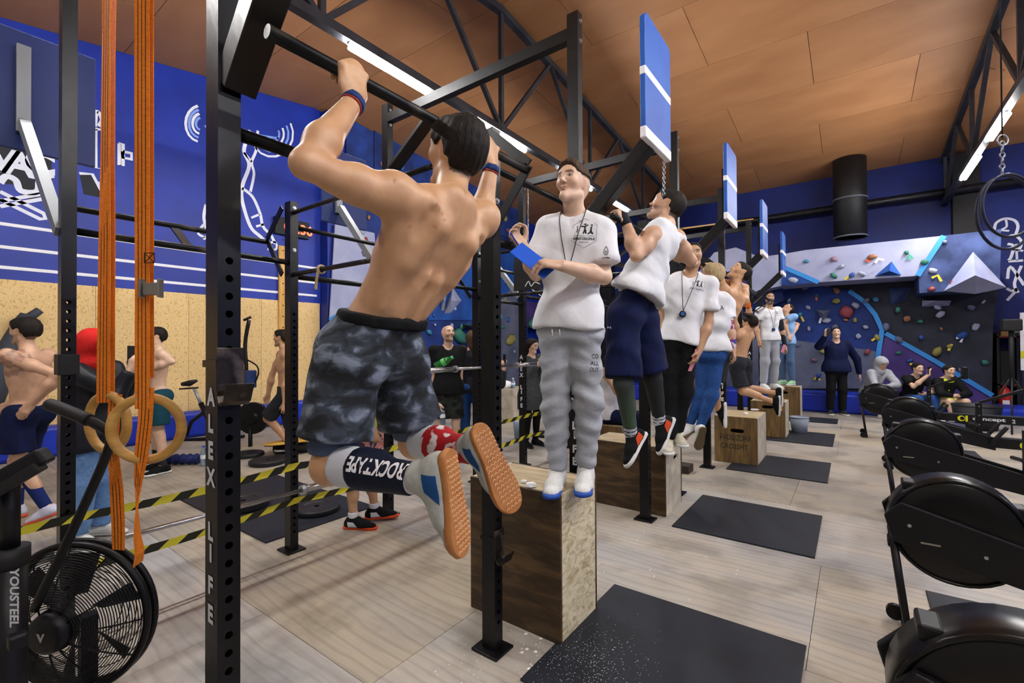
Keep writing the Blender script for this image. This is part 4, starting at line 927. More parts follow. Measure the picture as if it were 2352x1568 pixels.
# LED timer
tm = thing('led_timer', 'black wall timer with red LED digits', 'timer', oX(690, 530, XW+.08))
z0, z1, y0, y1 = oX(690, 546, XW+.08)[2], oX(690, 508, XW+.08)[2], oX(632, 530, XW+.08)[1], oX(710, 530, XW+.08)[1]
MB().box((XW+.005, y0, z0), (XW+.09, y1, z1)).build('case', M_BLK, tm, bevel=.006)
m = MB(); text(m, '04:36', (XW+.092, (y0+y1)/2+.12, (z0+z1)/2), (0, 1, 0), (0, 0, 1), (z1-z0)*.6, bold=.02); m.build('digits', mat('led_red', (1., .08, .03), .5, emit=4.), tm); MATS['led_red'].cycles.emission_sampling = 'NONE'
# wooden plank lying over the rig, hanging hose loops at right, extinguisher, tripod, shelf, bins
tag(MB().beam(oX(1565, 525, RX-.25), oX(1728, 503, RX-.25), .05, .02).build('wooden_plank', mat('plank', '#b98f4e', .6, c2='#a47b3b', scale=4)), 'pale wooden plank laid across the rig behind the athletes', 'plank')
hs_ = thing('hose_loops', 'two black hose loops hanging from a carabiner at right', 'hose', W(2302, 330, 2.6)); M_HOSE = mat('hose', '#0d1830', .4)
for (cx, cy, rx, ry, dd) in ((2310, 488, 68, 84, 2.6), (2318, 472, 62, 72, 2.55)):
    MB().tube([W(cx+rx*math.cos(a), cy+ry*math.sin(a), dd) for a in np.linspace(0, 2*math.pi, 41)[:-1]], .008, 8, True).build('loop', M_HOSE, hs_)
for i in range(6): MB().torus(W(2302, 330+i*13, 2.6), (1, 0, 0) if i % 2 else _fw, .014, .004, 12, 6).build('chain_link', M_CH, hs_)
MB().torus(W(2303, 322, 2.6), _fw, .03, .004, 16, 6).build('carabiner', M_BOLT, hs_)
MB().tube([W(2302, 318, 2.6), np.array((W(2302, 318, 2.6)[0], W(2302, 318, 2.6)[1], roof(4)-.1))], .004, 6).build('hang_rope', M_BLK, hs_)
p = oY(2308, 925, 13.55)*(1, 1, 0); fe = thing('fire_extinguisher', 'red fire extinguisher standing by the far wall', 'fire extinguisher', p); M_RED = mat('ext_red', '#b3271d', .35)
MB().lathe(p, (0, 0, 1), [(0, 0), (.1, 0), (.1, .5), (.07, .58), (.03, .62), (.03, .66), (0, .66)], 20, smooth=True).build('cylinder', M_RED, fe); MB().box(p+(-.06, -.02, .66), p+(.1, .02, .72)).build('valve', M_BLK, fe); MB().box(p+(-.05, -.105, .2), p+(.05, -.1, .36)).build('paper_label', M_WHITE, fe)
sh = thing('wall_shelf', 'dark shelf with red boxes beside the climbing wall', 'shelf', (2.9, 14.1, 0)); xa, xb = oY(2284, 800, 14.1)[0], oY(2335, 800, 14.1)[0]
for py_ in (772, 880):
    z = oY(2300, py_, 14.1)[2]; MB().box((xa, 13.9, z-.03), (xb, 14.45, z)).build('board', mat('shelf_red', '#7a2d22', .6), sh)
for s in (xa, xb-.04): MB().box((s, 13.9, .0), (s+.04, 14.45, oY(2300, 765, 14.1)[2])).build('upright', M_BLK, sh)
for i in range(4):
    z = oY(2300, 772, 14.1)[2]+.001; tag(MB().box((xa+.08+.17*i, 14.0, z), (xa+.2+.17*i, 14.3, z+.1+.05*(i % 2))).build('storage_box', mat('carton%d' % (i % 2), ['#a37e52', '#7d8288'][i % 2], .7), None, bevel=.004), ['small brown carton at the left end of the shelf', 'small grey box second along the shelf', 'small brown carton third along the shelf', 'small grey box at the right end of the shelf'][i], 'box', 'small boxes on the shelf')
tag(MB().box((xa+.05, 13.95, oY(2300, 879, 14.1)[2]), (xb-.1, 14.4, oY(2300, 805, 14.1)[2])).build('loudspeaker', M_BLK, bevel=.02), 'black loudspeaker on the lower shelf', 'loudspeaker')
tr = thing('tripod', 'black tripod with a camera head at the right edge', 'tripod', oY(2326, 960, 11.5)*(1, 1, 0)); p = oY(2326, 960, 11.5)*(1, 1, 0)
MB().tube([p+(0, 0, .75), p+(0, 0, 1.75)], .035, 10).build('column', M_BLK, tr)
for a in (.3, 2.4, 4.5): MB().tube([p+(0, 0, .95), p+(.5*math.cos(a), .5*math.sin(a), .01)], .014, 8).build('leg', M_BLK, tr)
MB().box(p+(-.12, -.1, 1.72), p+(.12, .1, 1.92)).build('camera_head', M_BLK, tr, bevel=.02)
wb = thing('flip_board', 'white flip board with a yellow corner at the right edge', 'board', oY(2345, 900, 13.6)*(1, 1, 0)); q0, q1 = oY(2344, 850, 13.6), oY(2344, 718, 13.6)
MB().box((q0[0], 13.58, q0[2]), (q0[0]+.6, 13.6, q1[2])).build('panel', M_WHITE, wb); MB().box((q0[0], 13.575, oY(2344, 822, 13.6)[2]), (q0[0]+.3, 13.579, oY(2344, 806, 13.6)[2])).build('yellow_strip', M_YEL, wb)
for s in (.02, .55): MB().box((q0[0]+s, 13.6, 0), (q0[0]+s+.03, 13.63, q1[2])).build('leg', M_BLK, wb)
def bucket(p, r, h, m_, label, cat='bucket'):
    t = thing(cat, label, cat, p); MB().lathe(p, (0, 0, 1), [(0, .004), (r*.8, .004), (r, h), (r*.96, h), (r*.77, .015), (0, .015)], 28, smooth=True).build('body', m_, t); MB().torus(np.array(p)+(0, 0, h), (0, 0, 1), r, .008, 28, 6).build('rim', m_, t); return t
t = bucket(G(1836, 994), .14, .27, mat('bucket_grey', '#8d97a8', .5), 'grey plastic bucket beside the wooden boxes'); p = G(1836, 994)
MB().torus(p+(0, 0, .24), (0, 1, 0), .145, .004, 20, 5, a0=math.pi*.0, a1=math.pi).build('handle', M_BOLT, t)
bucket(G(2243, 985)*(1, 1, 0), .33, .42, M_PLATE, 'round dark bin in front of the blue crash mat', 'bin')
tag(MB().box(G(2180, 982)*(1, 1, 0)-(.25, .15, 0), G(2180, 982)*(1, 1, 0)+(.2, .15, .1)).build('step_platform', mat('step_grey', '#49506a', .6), bevel=.03), 'low grey step platform beside the dark bin', 'step')
# chalk stand / towel on the pale box, dark blocks by the second box
tag(MB().lathe((-5.95, 7.85, .621), (0, 0, 1), [(0, 0), (.16, 0), (.17, .05), (.12, .12), (.04, .15), (0, .15)], 14, smooth=True).build('towel', M_WHITE), 'crumpled white towel on the pale box', 'towel')
bottle((-5.72, 7.8, .621), 'pale blue bottle beside the white towel', .22, .045, '#a9c3dd', '#e0e6ea')
tag(MB().box((-1.75, 5.55, .001), (-1.55, 5.75, .09)).build('wood_block', mat('dark_block', '#2c231d', .7), bevel=.004), 'dark timber block on the floor past the low box', 'block')
plate((-4.15, 6.6, .001), .22, .05, 'black plate stack base behind the rear post')
tag(MB().lathe((-4.3, 6.1, .001), (0, 0, 1), [(0, .004), (.12, .004), (.15, .3), (.145, .3), (.115, .015), (0, .015)], 20, smooth=True).build('bucket', mat('bucket_pale', '#8fa0b0', .5)), 'pale bucket behind the woman in the grey coat', 'bucket')
# ================================================================ people: implicit surfaces meshed with surface nets
class Fld:
    def __init__(s): s.ops = []
    def rc(s, a, b, ra, rb=None, k=.025, n=None, fl=1., mode='u', clip=None):
        rb = ra if rb is None else rb
        s.ops.append((mode, np.array(a, float), np.array(b, float), float(ra), float(rb), k, None if n is None else nrm(n), fl, clip)); return s
    def sp(s, c, r, k=.025, n=None, fl=1., mode='u'): return s.rc(c, c, r, r, k, n, fl, mode)
    def cut(s, p, n, c=None, r=None): s.ops.append(('c', np.array(p, float), nrm(n), c, r)); return s      # remove the side n points to
    def mesh(s, vox, fine=()):
        U = [o for o in s.ops if o[0] == 'u']; pad = .03+vox*2
        lo = np.min([np.minimum(o[1]-o[3], o[2]-o[4]) for o in U], 0)-pad; hi = np.max([np.maximum(o[1]+o[3], o[2]+o[4]) for o in U], 0)+pad
        ax = []
        for i in range(3):
            c = [lo[i]]; iv = [(f[0][i]-f[1], f[0][i]+f[1], f[2]) for f in fine]
            while c[-1] < hi[i]:
                st = min([vox]+[v for l, h, v in iv if l <= c[-1] <= h]); c.append(c[-1]+st)
            ax.append(np.array(c, np.float32))
        xs, ys, zs = ax; F_ = np.full((len(xs), len(ys), len(zs)), 9., np.float32)
        for o in s.ops:
            if o[0] == 'c':
                _, p, n, c, r = o
                if c is None: sl = [slice(0, len(a)) for a in ax]
                else: sl = [slice(max(np.searchsorted(a, c[i]-r), 0), np.searchsorted(a, c[i]+r)) for i, a in enumerate(ax)]
                X, Y, Z = xs[sl[0]][:, None, None], ys[sl[1]][None, :, None], zs[sl[2]][None, None, :]
                sub = F_[sl[0], sl[1], sl[2]]; d = (X-p[0])*n[0]+(Y-p[1])*n[1]+(Z-p[2])*n[2]; np.maximum(sub, d, out=sub); continue
            mode, a, b, ra, rb, k, n, fl, clip = o; R = max(ra, rb)*max(1, fl)+k+2*vox
            sl = [slice(max(np.searchsorted(q, min(a[i], b[i])-R)-1, 0), np.searchsorted(q, max(a[i], b[i])+R)+1) for i, q in enumerate(ax)]
            X, Y, Z = xs[sl[0]][:, None, None]-a[0].astype(np.float32), ys[sl[1]][None, :, None]-a[1].astype(np.float32), zs[sl[2]][None, None, :]-a[2].astype(np.float32)
            ba = (b-a).astype(np.float32); L2 = float(ba@ba)
            if L2 > 1e-9:
                t = np.clip((X*ba[0]+Y*ba[1]+Z*ba[2])/L2, 0, 1); vx, vy, vz = X-t*ba[0], Y-t*ba[1], Z-t*ba[2]
            else: t = 0; vx, vy, vz = X, Y, Z
            q = vx*vx+vy*vy+vz*vz
            if n is not None and fl != 1: m = vx*n[0]+vy*n[1]+vz*n[2]; q = q+(1/fl**2-1)*m*m
            d = np.sqrt(q)-(ra+(rb-ra)*t)
            if clip:
                for cp, cn in clip: cn = nrm(cn); d = np.maximum(d, (X+a[0]-cp[0])*cn[0]+(Y+a[1]-cp[1])*cn[1]+(Z+a[2]-cp[2])*cn[2])
            sub = F_[sl[0], sl[1], sl[2]]
            if mode == 'u':
                h = np.clip(.5+.5*(sub-d)/k, 0, 1); sub[...] = sub*(1-h)+d*h-k*h*(1-h)
            else:
                h = np.clip(.5-.5*(sub+d)/k, 0, 1); sub[...] = sub*(1-h)-d*h+k*h*(1-h)
        return snets(F_, xs, ys, zs)
def snets(F_, xs, ys, zs):
    S = F_ < 0; n1, n2, n3 = F_.shape; ids, pos, rec = [], [], []; axs = (xs, ys, zs)
    for a in range(3):
        A = [slice(None)]*3; B = [slice(None)]*3; A[a] = slice(0, -1); B[a] = slice(1, None)
        I = np.argwhere(S[tuple(A)] != S[tuple(B)])
        if not len(I): continue
        e = np.zeros(3, int); e[a] = 1; f0 = F_[tuple(I.T)]; f1 = F_[tuple((I+e).T)]; t = f0/(f0-f1)
        P = np.stack([axs[i][I[:, i]] for i in range(3)], 1).astype(np.float64); P[:, a] += t*(axs[a][I[:, a]+1]-axs[a][I[:, a]])
        b, c = (a+1) % 3, (a+2) % 3; cells = []
        for ob, oc in ((0, 0), (-1, 0), (-1, -1), (0, -1)):
            J = I.copy(); J[:, b] += ob; J[:, c] += oc; J = np.maximum(J, 0); cells.append((J[:, 0]*n2+J[:, 1])*n3+J[:, 2])
        Q = np.stack(cells, 1); Q[f0 > 0] = Q[f0 > 0][:, ::-1]
        for k in range(4): ids.append(Q[:, k] if False else cells[k]); pos.append(P)
        rec.append(Q)
    ids = np.concatenate(ids); pos = np.concatenate(pos); uq, inv = np.unique(ids, return_inverse=True); cnt = np.bincount(inv)
    V_ = np.stack([np.bincount(inv, pos[:, i])/cnt for i in range(3)], 1); Q = np.searchsorted(uq, np.concatenate(rec))
    return V_, Q
def relax(V_, Q, it=1, w=.5):
    for _ in range(it):
        a = Q.ravel(); b = np.roll(Q, -1, 1).ravel(); c = np.bincount(a, minlength=len(V_))+np.bincount(b, minlength=len(V_))
        M_ = np.stack([np.bincount(a, V_[b, i], len(V_))+np.bincount(b, V_[a, i], len(V_)) for i in range(3)], 1)/c[:, None]
        V_ = V_*(1-w)+M_*w
    return V_
def vnorm(V_, Q):
    n = np.cross(V_[Q[:, 2]]-V_[Q[:, 0]], V_[Q[:, 3]]-V_[Q[:, 1]]); N = np.zeros_like(V_)
    for k in range(4):
        for i in range(3): N[:, i] += np.bincount(Q[:, k], n[:, i], len(V_))
    return N/(np.linalg.norm(N, axis=1)[:, None]+1e-12)
def wrinkle(V_, Q, amp, freq, seed, dirs=None):
    r = np.random.default_rng(seed); N = vnorm(V_, Q); d = np.zeros(len(V_)); W_ = V_.copy()
    for i in range(3): W_[:, i] += .03*np.sin(V_[:, (i+1) % 3]*17+seed+i)
    for j in range(6):
        k = r.normal(size=3); k = k/np.linalg.norm(k)
        if dirs is not None: k = nrm(k+dirs*2.2*(1 if k@dirs > 0 else -1))
        s_ = np.sin(W_@(k*freq*r.uniform(.6, 1.7))+r.uniform(0, 6)); d += (np.abs(s_)**.7*np.sign(s_)) if j % 2 else s_
    return V_+N*(d/6*amp)[:, None]
def mesh_obj(name, V_, Q, m, parent=None, loc=None, colr=None):
    off = np.array(loc if loc is not None else (wloc(parent) if parent is not None else (0, 0, 0)), float)
    me = bpy.data.meshes.new(name); me.vertices.add(len(V_)); me.vertices.foreach_set('co', (V_-off).astype(np.float32).ravel())
    me.loops.add(Q.size); me.loops.foreach_set('vertex_index', Q.astype(np.int32).ravel()); me.polygons.add(len(Q)); me.polygons.foreach_set('loop_start', np.arange(0, Q.size, 4, dtype=np.int32))
    me.polygons.foreach_set('use_smooth', np.ones(len(Q), bool)); me.update(calc_edges=True)
    if colr is not None:
        at = me.color_attributes.new('Col', 'FLOAT_COLOR', 'POINT'); c = np.ones((len(V_), 4), np.float32); c[:, :3] = colr; at.data.foreach_set('color', c.ravel())
    me.materials.append(m); o = bpy.data.objects.new(name, me); col.objects.link(o); o.parent = parent
    if loc is not None: o.location = tuple(off)
    return o
def bvh_of(V_, Q): return BVHTree.FromPolygons([tuple(v) for v in V_], [tuple(int(i) for i in q) for q in Q])
M_SKIN = mat('skin', (1, 1, 1), .44, c2=(.9, .86, .84), scale=22, vcol=True, spec=.5, bump=.03, bscale=120)
def cloth(name, c, c2=None, scale=40, rough=.85, bump=.06, bscale=300, **kw): return mat('cloth_'+name, c, rough, c2=c2, scale=scale, bump=bump, bscale=bscale, spec=.2, **kw)
# ---------------------------------------------------------------- skeleton
def skel(x, y, z0, ang, H):
    a = math.radians(ang); f = np.array((math.cos(a), math.sin(a), 0)); l = np.array((-math.sin(a), math.cos(a), 0)); s = H/1.76; o = np.array((x, y, z0), float)
    J = dict(s=s, f=f.copy(), hf=f.copy(), hu=np.array((0, 0, 1.)), base=o)
    z = lambda h, b=0, c=0: o+np.array((0, 0, h*s))+l*b*s+f*c*s
    J.update(pel=z(.93), nk=z(1.46), hc=z(1.635, 0, .025))
    for n, q in (('L', 1), ('R', -1)):
        J['sh'+n] = z(1.42, .18*q); J['el'+n] = z(1.13, .235*q, -.02); J['wr'+n] = z(.88, .25*q, .06)
        J['hip'+n] = z(.92, .088*q); J['kn'+n] = z(.5, .10*q, .015); J['an'+n] = z(.09, .105*q, -.03); J['td'+n] = nrm(f+l*.2*q); J['tu'+n] = np.array((0, 0, 1.))
    return J
def tframe(J):
    u = nrm(J['nk']-J['pel']); l = J['shL']-J['shR']; l = nrm(l-u*(l@u)); return u, l, np.cross(l, u)
def torso(F_, J, g=0., bare=True, wide=1.):
    s = J['s']; b = J.get('b', .9)*s; w = J.get('bw', 1.)*wide; u, l, f = tframe(J); Lt = np.linalg.norm(J['nk']-J['pel']); hl = nrm(J['hipL']-J['hipR'])
    P = lambda a, b_, c=0: J['pel']+u*a*Lt+l*b_*b+f*c*b
    F_.rc(J['pel']+hl*.07*b*w-u*.03, J['pel']-hl*.07*b*w-u*.03, .1*b*w+g, k=.045, n=f, fl=.95)
    F_.rc(P(.12, .055), P(.12, -.055), .090*b*w+g, k=.05, n=f, fl=.98)
    F_.rc(P(.30, .05, .005), P(.30, -.05, .005), .086*b*w+g, k=.05, n=f, fl=.98)
    F_.rc(P(.52, .058, .008), P(.52, -.058, .008), .098*b+g, k=.05, n=f, fl=1.)
    F_.rc(P(.70, .070, .005), P(.70, -.070, .005), .106*b+g, k=.05, n=f, fl=.98)
    F_.rc(P(.85, .075, -.008), P(.85, -.075, -.008), .078*b+g, k=.045)
    for q in 'LR': F_.rc(P(.86, .07*(1 if q == 'L' else -1), -.01), J['sh'+q], .066*b+g, .054*s+g, k=.045)
    F_.rc(P(.92, 0, -.015), J['hc']-J['hu']*.07*s, .060*b+g*.4, .054*s+g*.3, k=.035)
    for e in (1, -1): F_.rc(P(1.0, .025*e, -.02), P(.90, .11*e, -.015), .033*b+g, .034*b+g, k=.045)
    if bare:
        for e in (1, -1):
            F_.rc(P(.74, .055*e, .075), P(.79, .12*e, .055), .045*b, .035*b, k=.03, n=f, fl=.6)
            F_.rc(P(.80, .13*e, -.03), P(.35, .095*e, -.01), .05*b, .04*b, k=.05)
def arm(F_, J, q, g=0., hand=True, curl=.5, mus=1.):
    s = J['s']; a, e, w = J['sh'+q], J['el'+q], J['wr'+q]
    F_.sp(a, .058*s*mus+g, k=.04); F_.rc(a, e, .049*s*mus+g, .036*s+g, k=.025); F_.sp(a+(e-a)*.48, .05*s*mus+g, k=.03)
    F_.rc(e, e+(w-e)*.33, .035*s+g, .043*s*(.5+.5*mus)+g, k=.025); F_.rc(e+(w-e)*.33, w, .044*s*(.5+.5*mus)+g, .028*s+g, k=.03)
    if hand:
        hd = J.get('hd'+q, nrm(w-e)); u, l, f = tframe(J); pn = J.get('pn'+q, None)
        if pn is None: pn = -l if q == 'L' else l
        make_hand(F_, w, hd, pn, q, s*J.get('hs', 1.), J.get('curl'+q, curl), J.get('fr', 1.), J.get('spread'+q, 0))
def make_hand(F_, w, hd, pn, q, s, curl, fr=1., spread=0):
    hd = nrm(hd); pn = nrm(pn-hd*(np.array(pn)@hd)); sd = np.cross(pn, hd)*(1 if q == 'L' else -1)
    # sd points to the thumb side
    F_.rc(w, w+hd*.03*s, .026*s, .030*s, k=.02, n=pn, fl=.7); F_.rc(w+hd*.035*s+sd*.008*s, w+hd*.085*s+sd*.008*s, .034*s, .034*s, k=.015, n=pn, fl=.45); F_.rc(w+hd*.035*s-sd*.015*s, w+hd*.078*s-sd*.018*s, .026*s, .024*s, k=.015, n=pn, fl=.5)
    cu = curl if hasattr(curl, '__len__') else (curl*.8, curl*1.1, curl*.7)
    for i, (off, ln) in enumerate(((.034, .074), (.0115, .082), (-.0110, .077), (-.032, .06))):
        b = w+hd*(.09-.006*abs(i-1.2))*s+sd*off*s; a = 0; F_.sp(b-pn*.004*s, .0118*s*fr, k=.006)
        F_.rc(w+hd*.03*s+sd*off*.5*s-pn*.010*s, b-pn*.006*s, .006*s, .008*s, k=.008); dr = nrm(hd+sd*spread*(1.5-i)*.12)
        for j, fr_ in enumerate((.44, .31, .25)):
            a += cu[j]; d = dr*math.cos(a)+pn*math.sin(a); e = b+d*ln*fr_*s; r = (.0098-.0011*j)*s*fr; F_.rc(b, e, r, r-.0008, k=.004); b = e
    b = w+hd*.028*s+sd*.026*s+pn*.008*s; d = nrm(hd*.75+sd*.62+pn*(.25+.5*min(cu[0], 1.2))); e = b+d*.042*s; F_.rc(b, e, .0145*s*fr, .0115*s*fr, k=.012)
    d2 = nrm(hd*.85+sd*(.25-.5*min(cu[0], 1))+pn*(.3+.5*min(cu[0], 1.2))); F_.rc(e, e+d2*.034*s, .0115*s*fr, .009*s*fr, k=.005)
def leg(F_, J, q, g=0., mus=1., calf=True):
    s = J['s']; h, k_, a = J['hip'+q], J['kn'+q], J['an'+q]; td = nrm(J['td'+q])
    th = nrm(k_-h); sh = nrm(a-k_); fr = th-sh
    fr = nrm(fr-sh*(fr@sh)) if np.linalg.norm(fr) > .25 else nrm(td-sh*(td@sh))
    F_.rc(h, k_, .078*s*mus+g, .052*s*mus+g, k=.04); F_.rc(h+(k_-h)*.2, h+(k_-h)*.6, .078*s*mus+g, .070*s*mus+g, k=.03)
    F_.sp(k_, .053*s*mus+g, k=.03); F_.rc(k_, a, .048*s*mus+g, .034*s*mus+g, k=.03)
    if calf: F_.rc(k_+(a-k_)*.15-fr*.015*s, k_+(a-k_)*.5-fr*.018*s, .052*s*mus+g, .042*s*mus+g, k=.03)
def glutes(F_, J, g=0.):
    s = J['s']; u, l, f = tframe(J)
    for q in 'LR': F_.sp(J['hip'+q]-f*.045*s-u*.0*s, .080*s+g, k=.05)
def foot(F_, J, q):
    s = J['s']; a = J['an'+q]; td, tu = nrm(J['td'+q]), nrm(J['tu'+q]); F_.rc(a-td*.03*s-tu*.035*s, a+td*.12*s-tu*.05*s, .032*s, .028*s, k=.03); F_.rc(a, a+td*.06*s-tu*.035*s, .034*s, .028*s, k=.03)
def hframe(J):
    f = nrm(J['hf']); u = J['hu']-f*(J['hu']@f); u = nrm(u); return f, u, np.cross(u, f)
def head(F_, J, detail=True):
    s = J['s']*.95; c = J['hc']; f, u, l = hframe(J); P = lambda a, b, d: c+f*a*s+u*b*s+l*d*s
    F_.rc(P(-.034, .034, 0), P(.026, .034, 0), .083*s, .078*s, k=.03, n=l, fl=.88); F_.rc(P(-.03, .0, 0), P(.02, .0, 0), .077*s, .070*s, k=.03, n=l, fl=.88)
    F_.rc(P(.038, -.005, 0), P(.052, -.068, 0), .055*s, .036*s, k=.025, n=l, fl=.95)
    for e in (-1, 1):
        F_.rc(P(.078, -.104, .006*e), P(.0, -.066, .046*e), .0165*s, .017*s, k=.022); F_.sp(P(.066, -.018, .038*e), .022*s, k=.022)
        F_.rc(P(-.006, .018, .070*e), P(-.004, -.018, .066*e), .024*s, .015*s, k=.008, n=l+f*.3*e, fl=.4)
    F_.sp(P(.086, -.102, 0), .0165*s, k=.016)
    if detail:
        F_.rc(P(.094, .02, 0), P(.114, -.020, 0), .007*s, .009*s, k=.012); F_.sp(P(.117, -.024, 0), .009*s, k=.008)
        F_.rc(P(.082, .036, -.035), P(.082, .036, .035), .0155*s, k=.016)
        for e in (-1, 1):
            F_.sp(P(.104, -.029, .012*e), .0075*s, k=.006); F_.sp(P(.108, .010, .034*e), .016*s, k=.014, mode='s'); F_.sp(P(.0790, .008, .031*e), .0125*s, k=.003)
            F_.rc(P(.0885, .0175, .020*e), P(.082, .0175, .043*e), .004*s, k=.004)
        F_.rc(P(.0965, -.053, -.015), P(.0965, -.053, .015), .0058*s, k=.006); F_.rc(P(.0935, -.066, -.011), P(.0935, -.066, .011), .0064*s, k=.006)
        F_.rc(P(.104, -.0595, -.018), P(.104, -.0595, .018), .0035*s, k=.003, mode='s')
def paint(V_, J, tone, hairc, brow=True, buzz=0., stub=0., lips=(.66, .38, .32), hairline=.022):
    s = J['s']*.95; f, u, l = hframe(J); d = (V_-J['hc'])/s; a, b, c = d@f, d@u, np.abs(d@l); C = np.tile(np.array(tone), (len(V_), 1)); inh = (np.abs(b) < .16) & (np.abs(a) < .15) & (c < .12)
    def mixc(m, colr, w): C[m] = C[m]*(1-np.asarray(w)[..., None] if hasattr(w, '__len__') else C[m]*0+1-w)+np.array(colr)*(np.asarray(w)[..., None] if hasattr(w, '__len__') else w)
    face = inh & (a > .055)
    ck = face & (c > .02) & (c < .065) & (b < 0) & (b > -.06); C[ck] *= (1.0, .93, .91)
    lp = face & (c < .026-np.abs(b+.0585)*.9) & (b > -.073) & (b < -.045) & (a > .08); C[lp] = np.array(tone)*np.array(lips)/np.array((.75, .5, .42))
    sh_ = face & (c < .018) & (np.abs(b+.0585) < .0028) & (a > .08); C[sh_] *= .4
    if brow:
        m = face & (c > .012) & (c < .053) & (np.abs(b-(.030+.10*np.minimum(c-.012, .03)*.6-.25*np.maximum(c-.04, 0))) < .0058); C[m] = C[m]*.25+np.array(hairc)*.75
        e = np.sqrt((c-.032)**2*.7+(b-.007)**2*2.2); ey = face & (e < .0105); C[ey] = (.42, .39, .37); C[face & (np.sqrt((c-.032)**2+(b-.008)**2) < .0058)] = (.05, .035, .025); C[face & (np.abs(e-.0118) < .002) & (b > .006)] = np.array(tone)*.3
    if stub:
        m = inh & (a > .0) & (b < -.035) & (b > -.125) & ~lp & ((c > .02) | (b < -.07) | (b > -.045)); C[m] = C[m]*(1-stub)+np.array(hairc)*stub
    if buzz:
        m = inh & (a*.8-b*.6 < hairline) & (b > np.where(a > -.045, -.02, -.075)) & ~((c > .066) & (a > -.03) & (b < .025)); C[m] = C[m]*(1-buzz)+np.array(hairc)*buzz
    er = inh & (c > .072) & (a > -.04) & (a < .03) & (np.abs(b) < .04); C[er] = np.array(tone)*(1., .86, .82)
    return C
def hair_mesh(J, vox, style='short', thick=.012, hairline=.022, seed=1, nape=-.07):
    s = J['s']*.95; c = J['hc']; f, u, l = hframe(J); P = lambda a, b, d: c+f*a*s+u*b*s+l*d*s; H_ = Fld(); t = thick
    H_.rc(P(-.032, .036, 0), P(.03, .036, 0), (.083+t)*s, (.078+t)*s, k=.03, n=l, fl=.89); H_.rc(P(-.034, -.0, 0), P(.0, -.0, 0), (.077+t*.6)*s, (.070+t*.5)*s, k=.03, n=l, fl=.9)
    if style == 'top': H_.rc(P(-.03, .08, 0), P(.05, .085, 0), .055*s, .05*s, k=.03)
    if style == 'long':
        H_.rc(P(-.05, 0, 0), P(-.06, -.16, 0), .075*s, .06*s, k=.04)
        for e in (-1, 1): H_.rc(P(.0, .03, .06*e), P(.01, -.13, .06*e), .03*s, .022*s, k=.03)
    H_.cut(P(0, 0, 0)+(f*.8-u*.6)*hairline*s, f*.8-u*.6)
    if style != 'long': H_.cut(P(0, nape, 0), -u+f*-.25)
    if style == 'top': H_.cut(P(0, .045, 0), -u-f*.1)
    for e in (-1, 1):
        if style != 'long': H_.sp(P(.005, -.0, .078*e), .026*s, k=.01, mode='s'); H_.rc(P(.02, -.04, .08*e), P(-.02, -.05, .08*e), .03*s, k=.01, mode='s')
    if style != 'long': H_.rc(P(.02, -.065, -.1), P(.02, -.065, .1), .048*s, k=.01, mode='s')
    V_, Q = H_.mesh(vox); V_ = relax(V_, Q, 1); N = vnorm(V_, Q)
    V_ = V_+N*(.0013*np.sin(V_@(l*260)+3*np.sin(V_@(f*60)+seed))+.0013*np.sin(V_@(f*170+u*90)+2*np.sin(V_@(l*90))))[:, None]*s
    return V_, Q
M_HAIR = {}
def hairmat(c):
    k = tuple(np.round(c, 3))
    if k not in M_HAIR: M_HAIR[k] = mat('hair_%d' % len(M_HAIR), tuple(c), .65, c2=tuple(np.array(c)*1.5), scale=60, stretch=(1, 1, .3), bump=.4, bscale=180, spec=.2)
    return M_HAIR[k]
# ---------------------------------------------------------------- garments
def shirt_field(J, g=.016, hem=-.12, sleeve=.55, loose=.0, neck=True, sl_r=.018, long=False):
    F_ = Fld(); s = J['s']; u, l, f = tframe(J); Lt = np.linalg.norm(J['nk']-J['pel']); torso(F_, J, g, bare=False)
    P = lambda a, b, c=0: J['pel']+u*a*Lt+l*b*s+f*c*s; hp = P(hem, 0)
    b = J.get('b', .9); w = b*J.get('bw', 1.)
    F_.rc(P(.45, .065*b), P(.45, -.065*b), (.095*b+loose*.5)*s+g, k=.05, n=f, fl=.95); F_.rc(P(.12, .074*w), P(.12, -.074*w), (.090*w+loose)*s+g, k=.05, n=f, fl=.98); F_.rc(P(hem, .088*w), P(hem, -.088*w), (.094*w+loose)*s+g, k=.05, n=f, fl=1.)
    F_.rc(P((hem+.12)/2, .082*w), P((hem+.12)/2, -.082*w), (.094*w+loose)*s+g, k=.05, n=f, fl=1.)
    if hem < -.3:
        for t_ in (.25, .5, .75): F_.rc(P(hem*t_, .085*w), P(hem*t_, -.085*w), (.095*w+loose)*s+g, k=.06, n=f, fl=1.)
    F_.cut(hp, -u); F_.cut(P(1.03, 0, 0), u+f*-.2)
    if neck: F_.rc(P(1.02, 0, .03), P(1.2, 0, .05), .060*s, .066*s, k=.01, mode='s')
    for q in 'LR':
        a, e, w = J['sh'+q], J['el'+q], J['wr'+q]
        if long:
            F_.rc(a, e, .062*s+sl_r, .052*s+sl_r, k=.03); F_.rc(e, w, .052*s+sl_r, .036*s+sl_r*.6, k=.02, clip=[(w-nrm(w-e)*.005, w-e)])
        elif sleeve > 0:
            en = a+(e-a)*sleeve; F_.rc(a, a+(e-a)*(sleeve+.3), .053*s+sl_r, .052*s+sl_r*1.6, k=.03, clip=[(en, e-a)])
        else: pass
    return F_
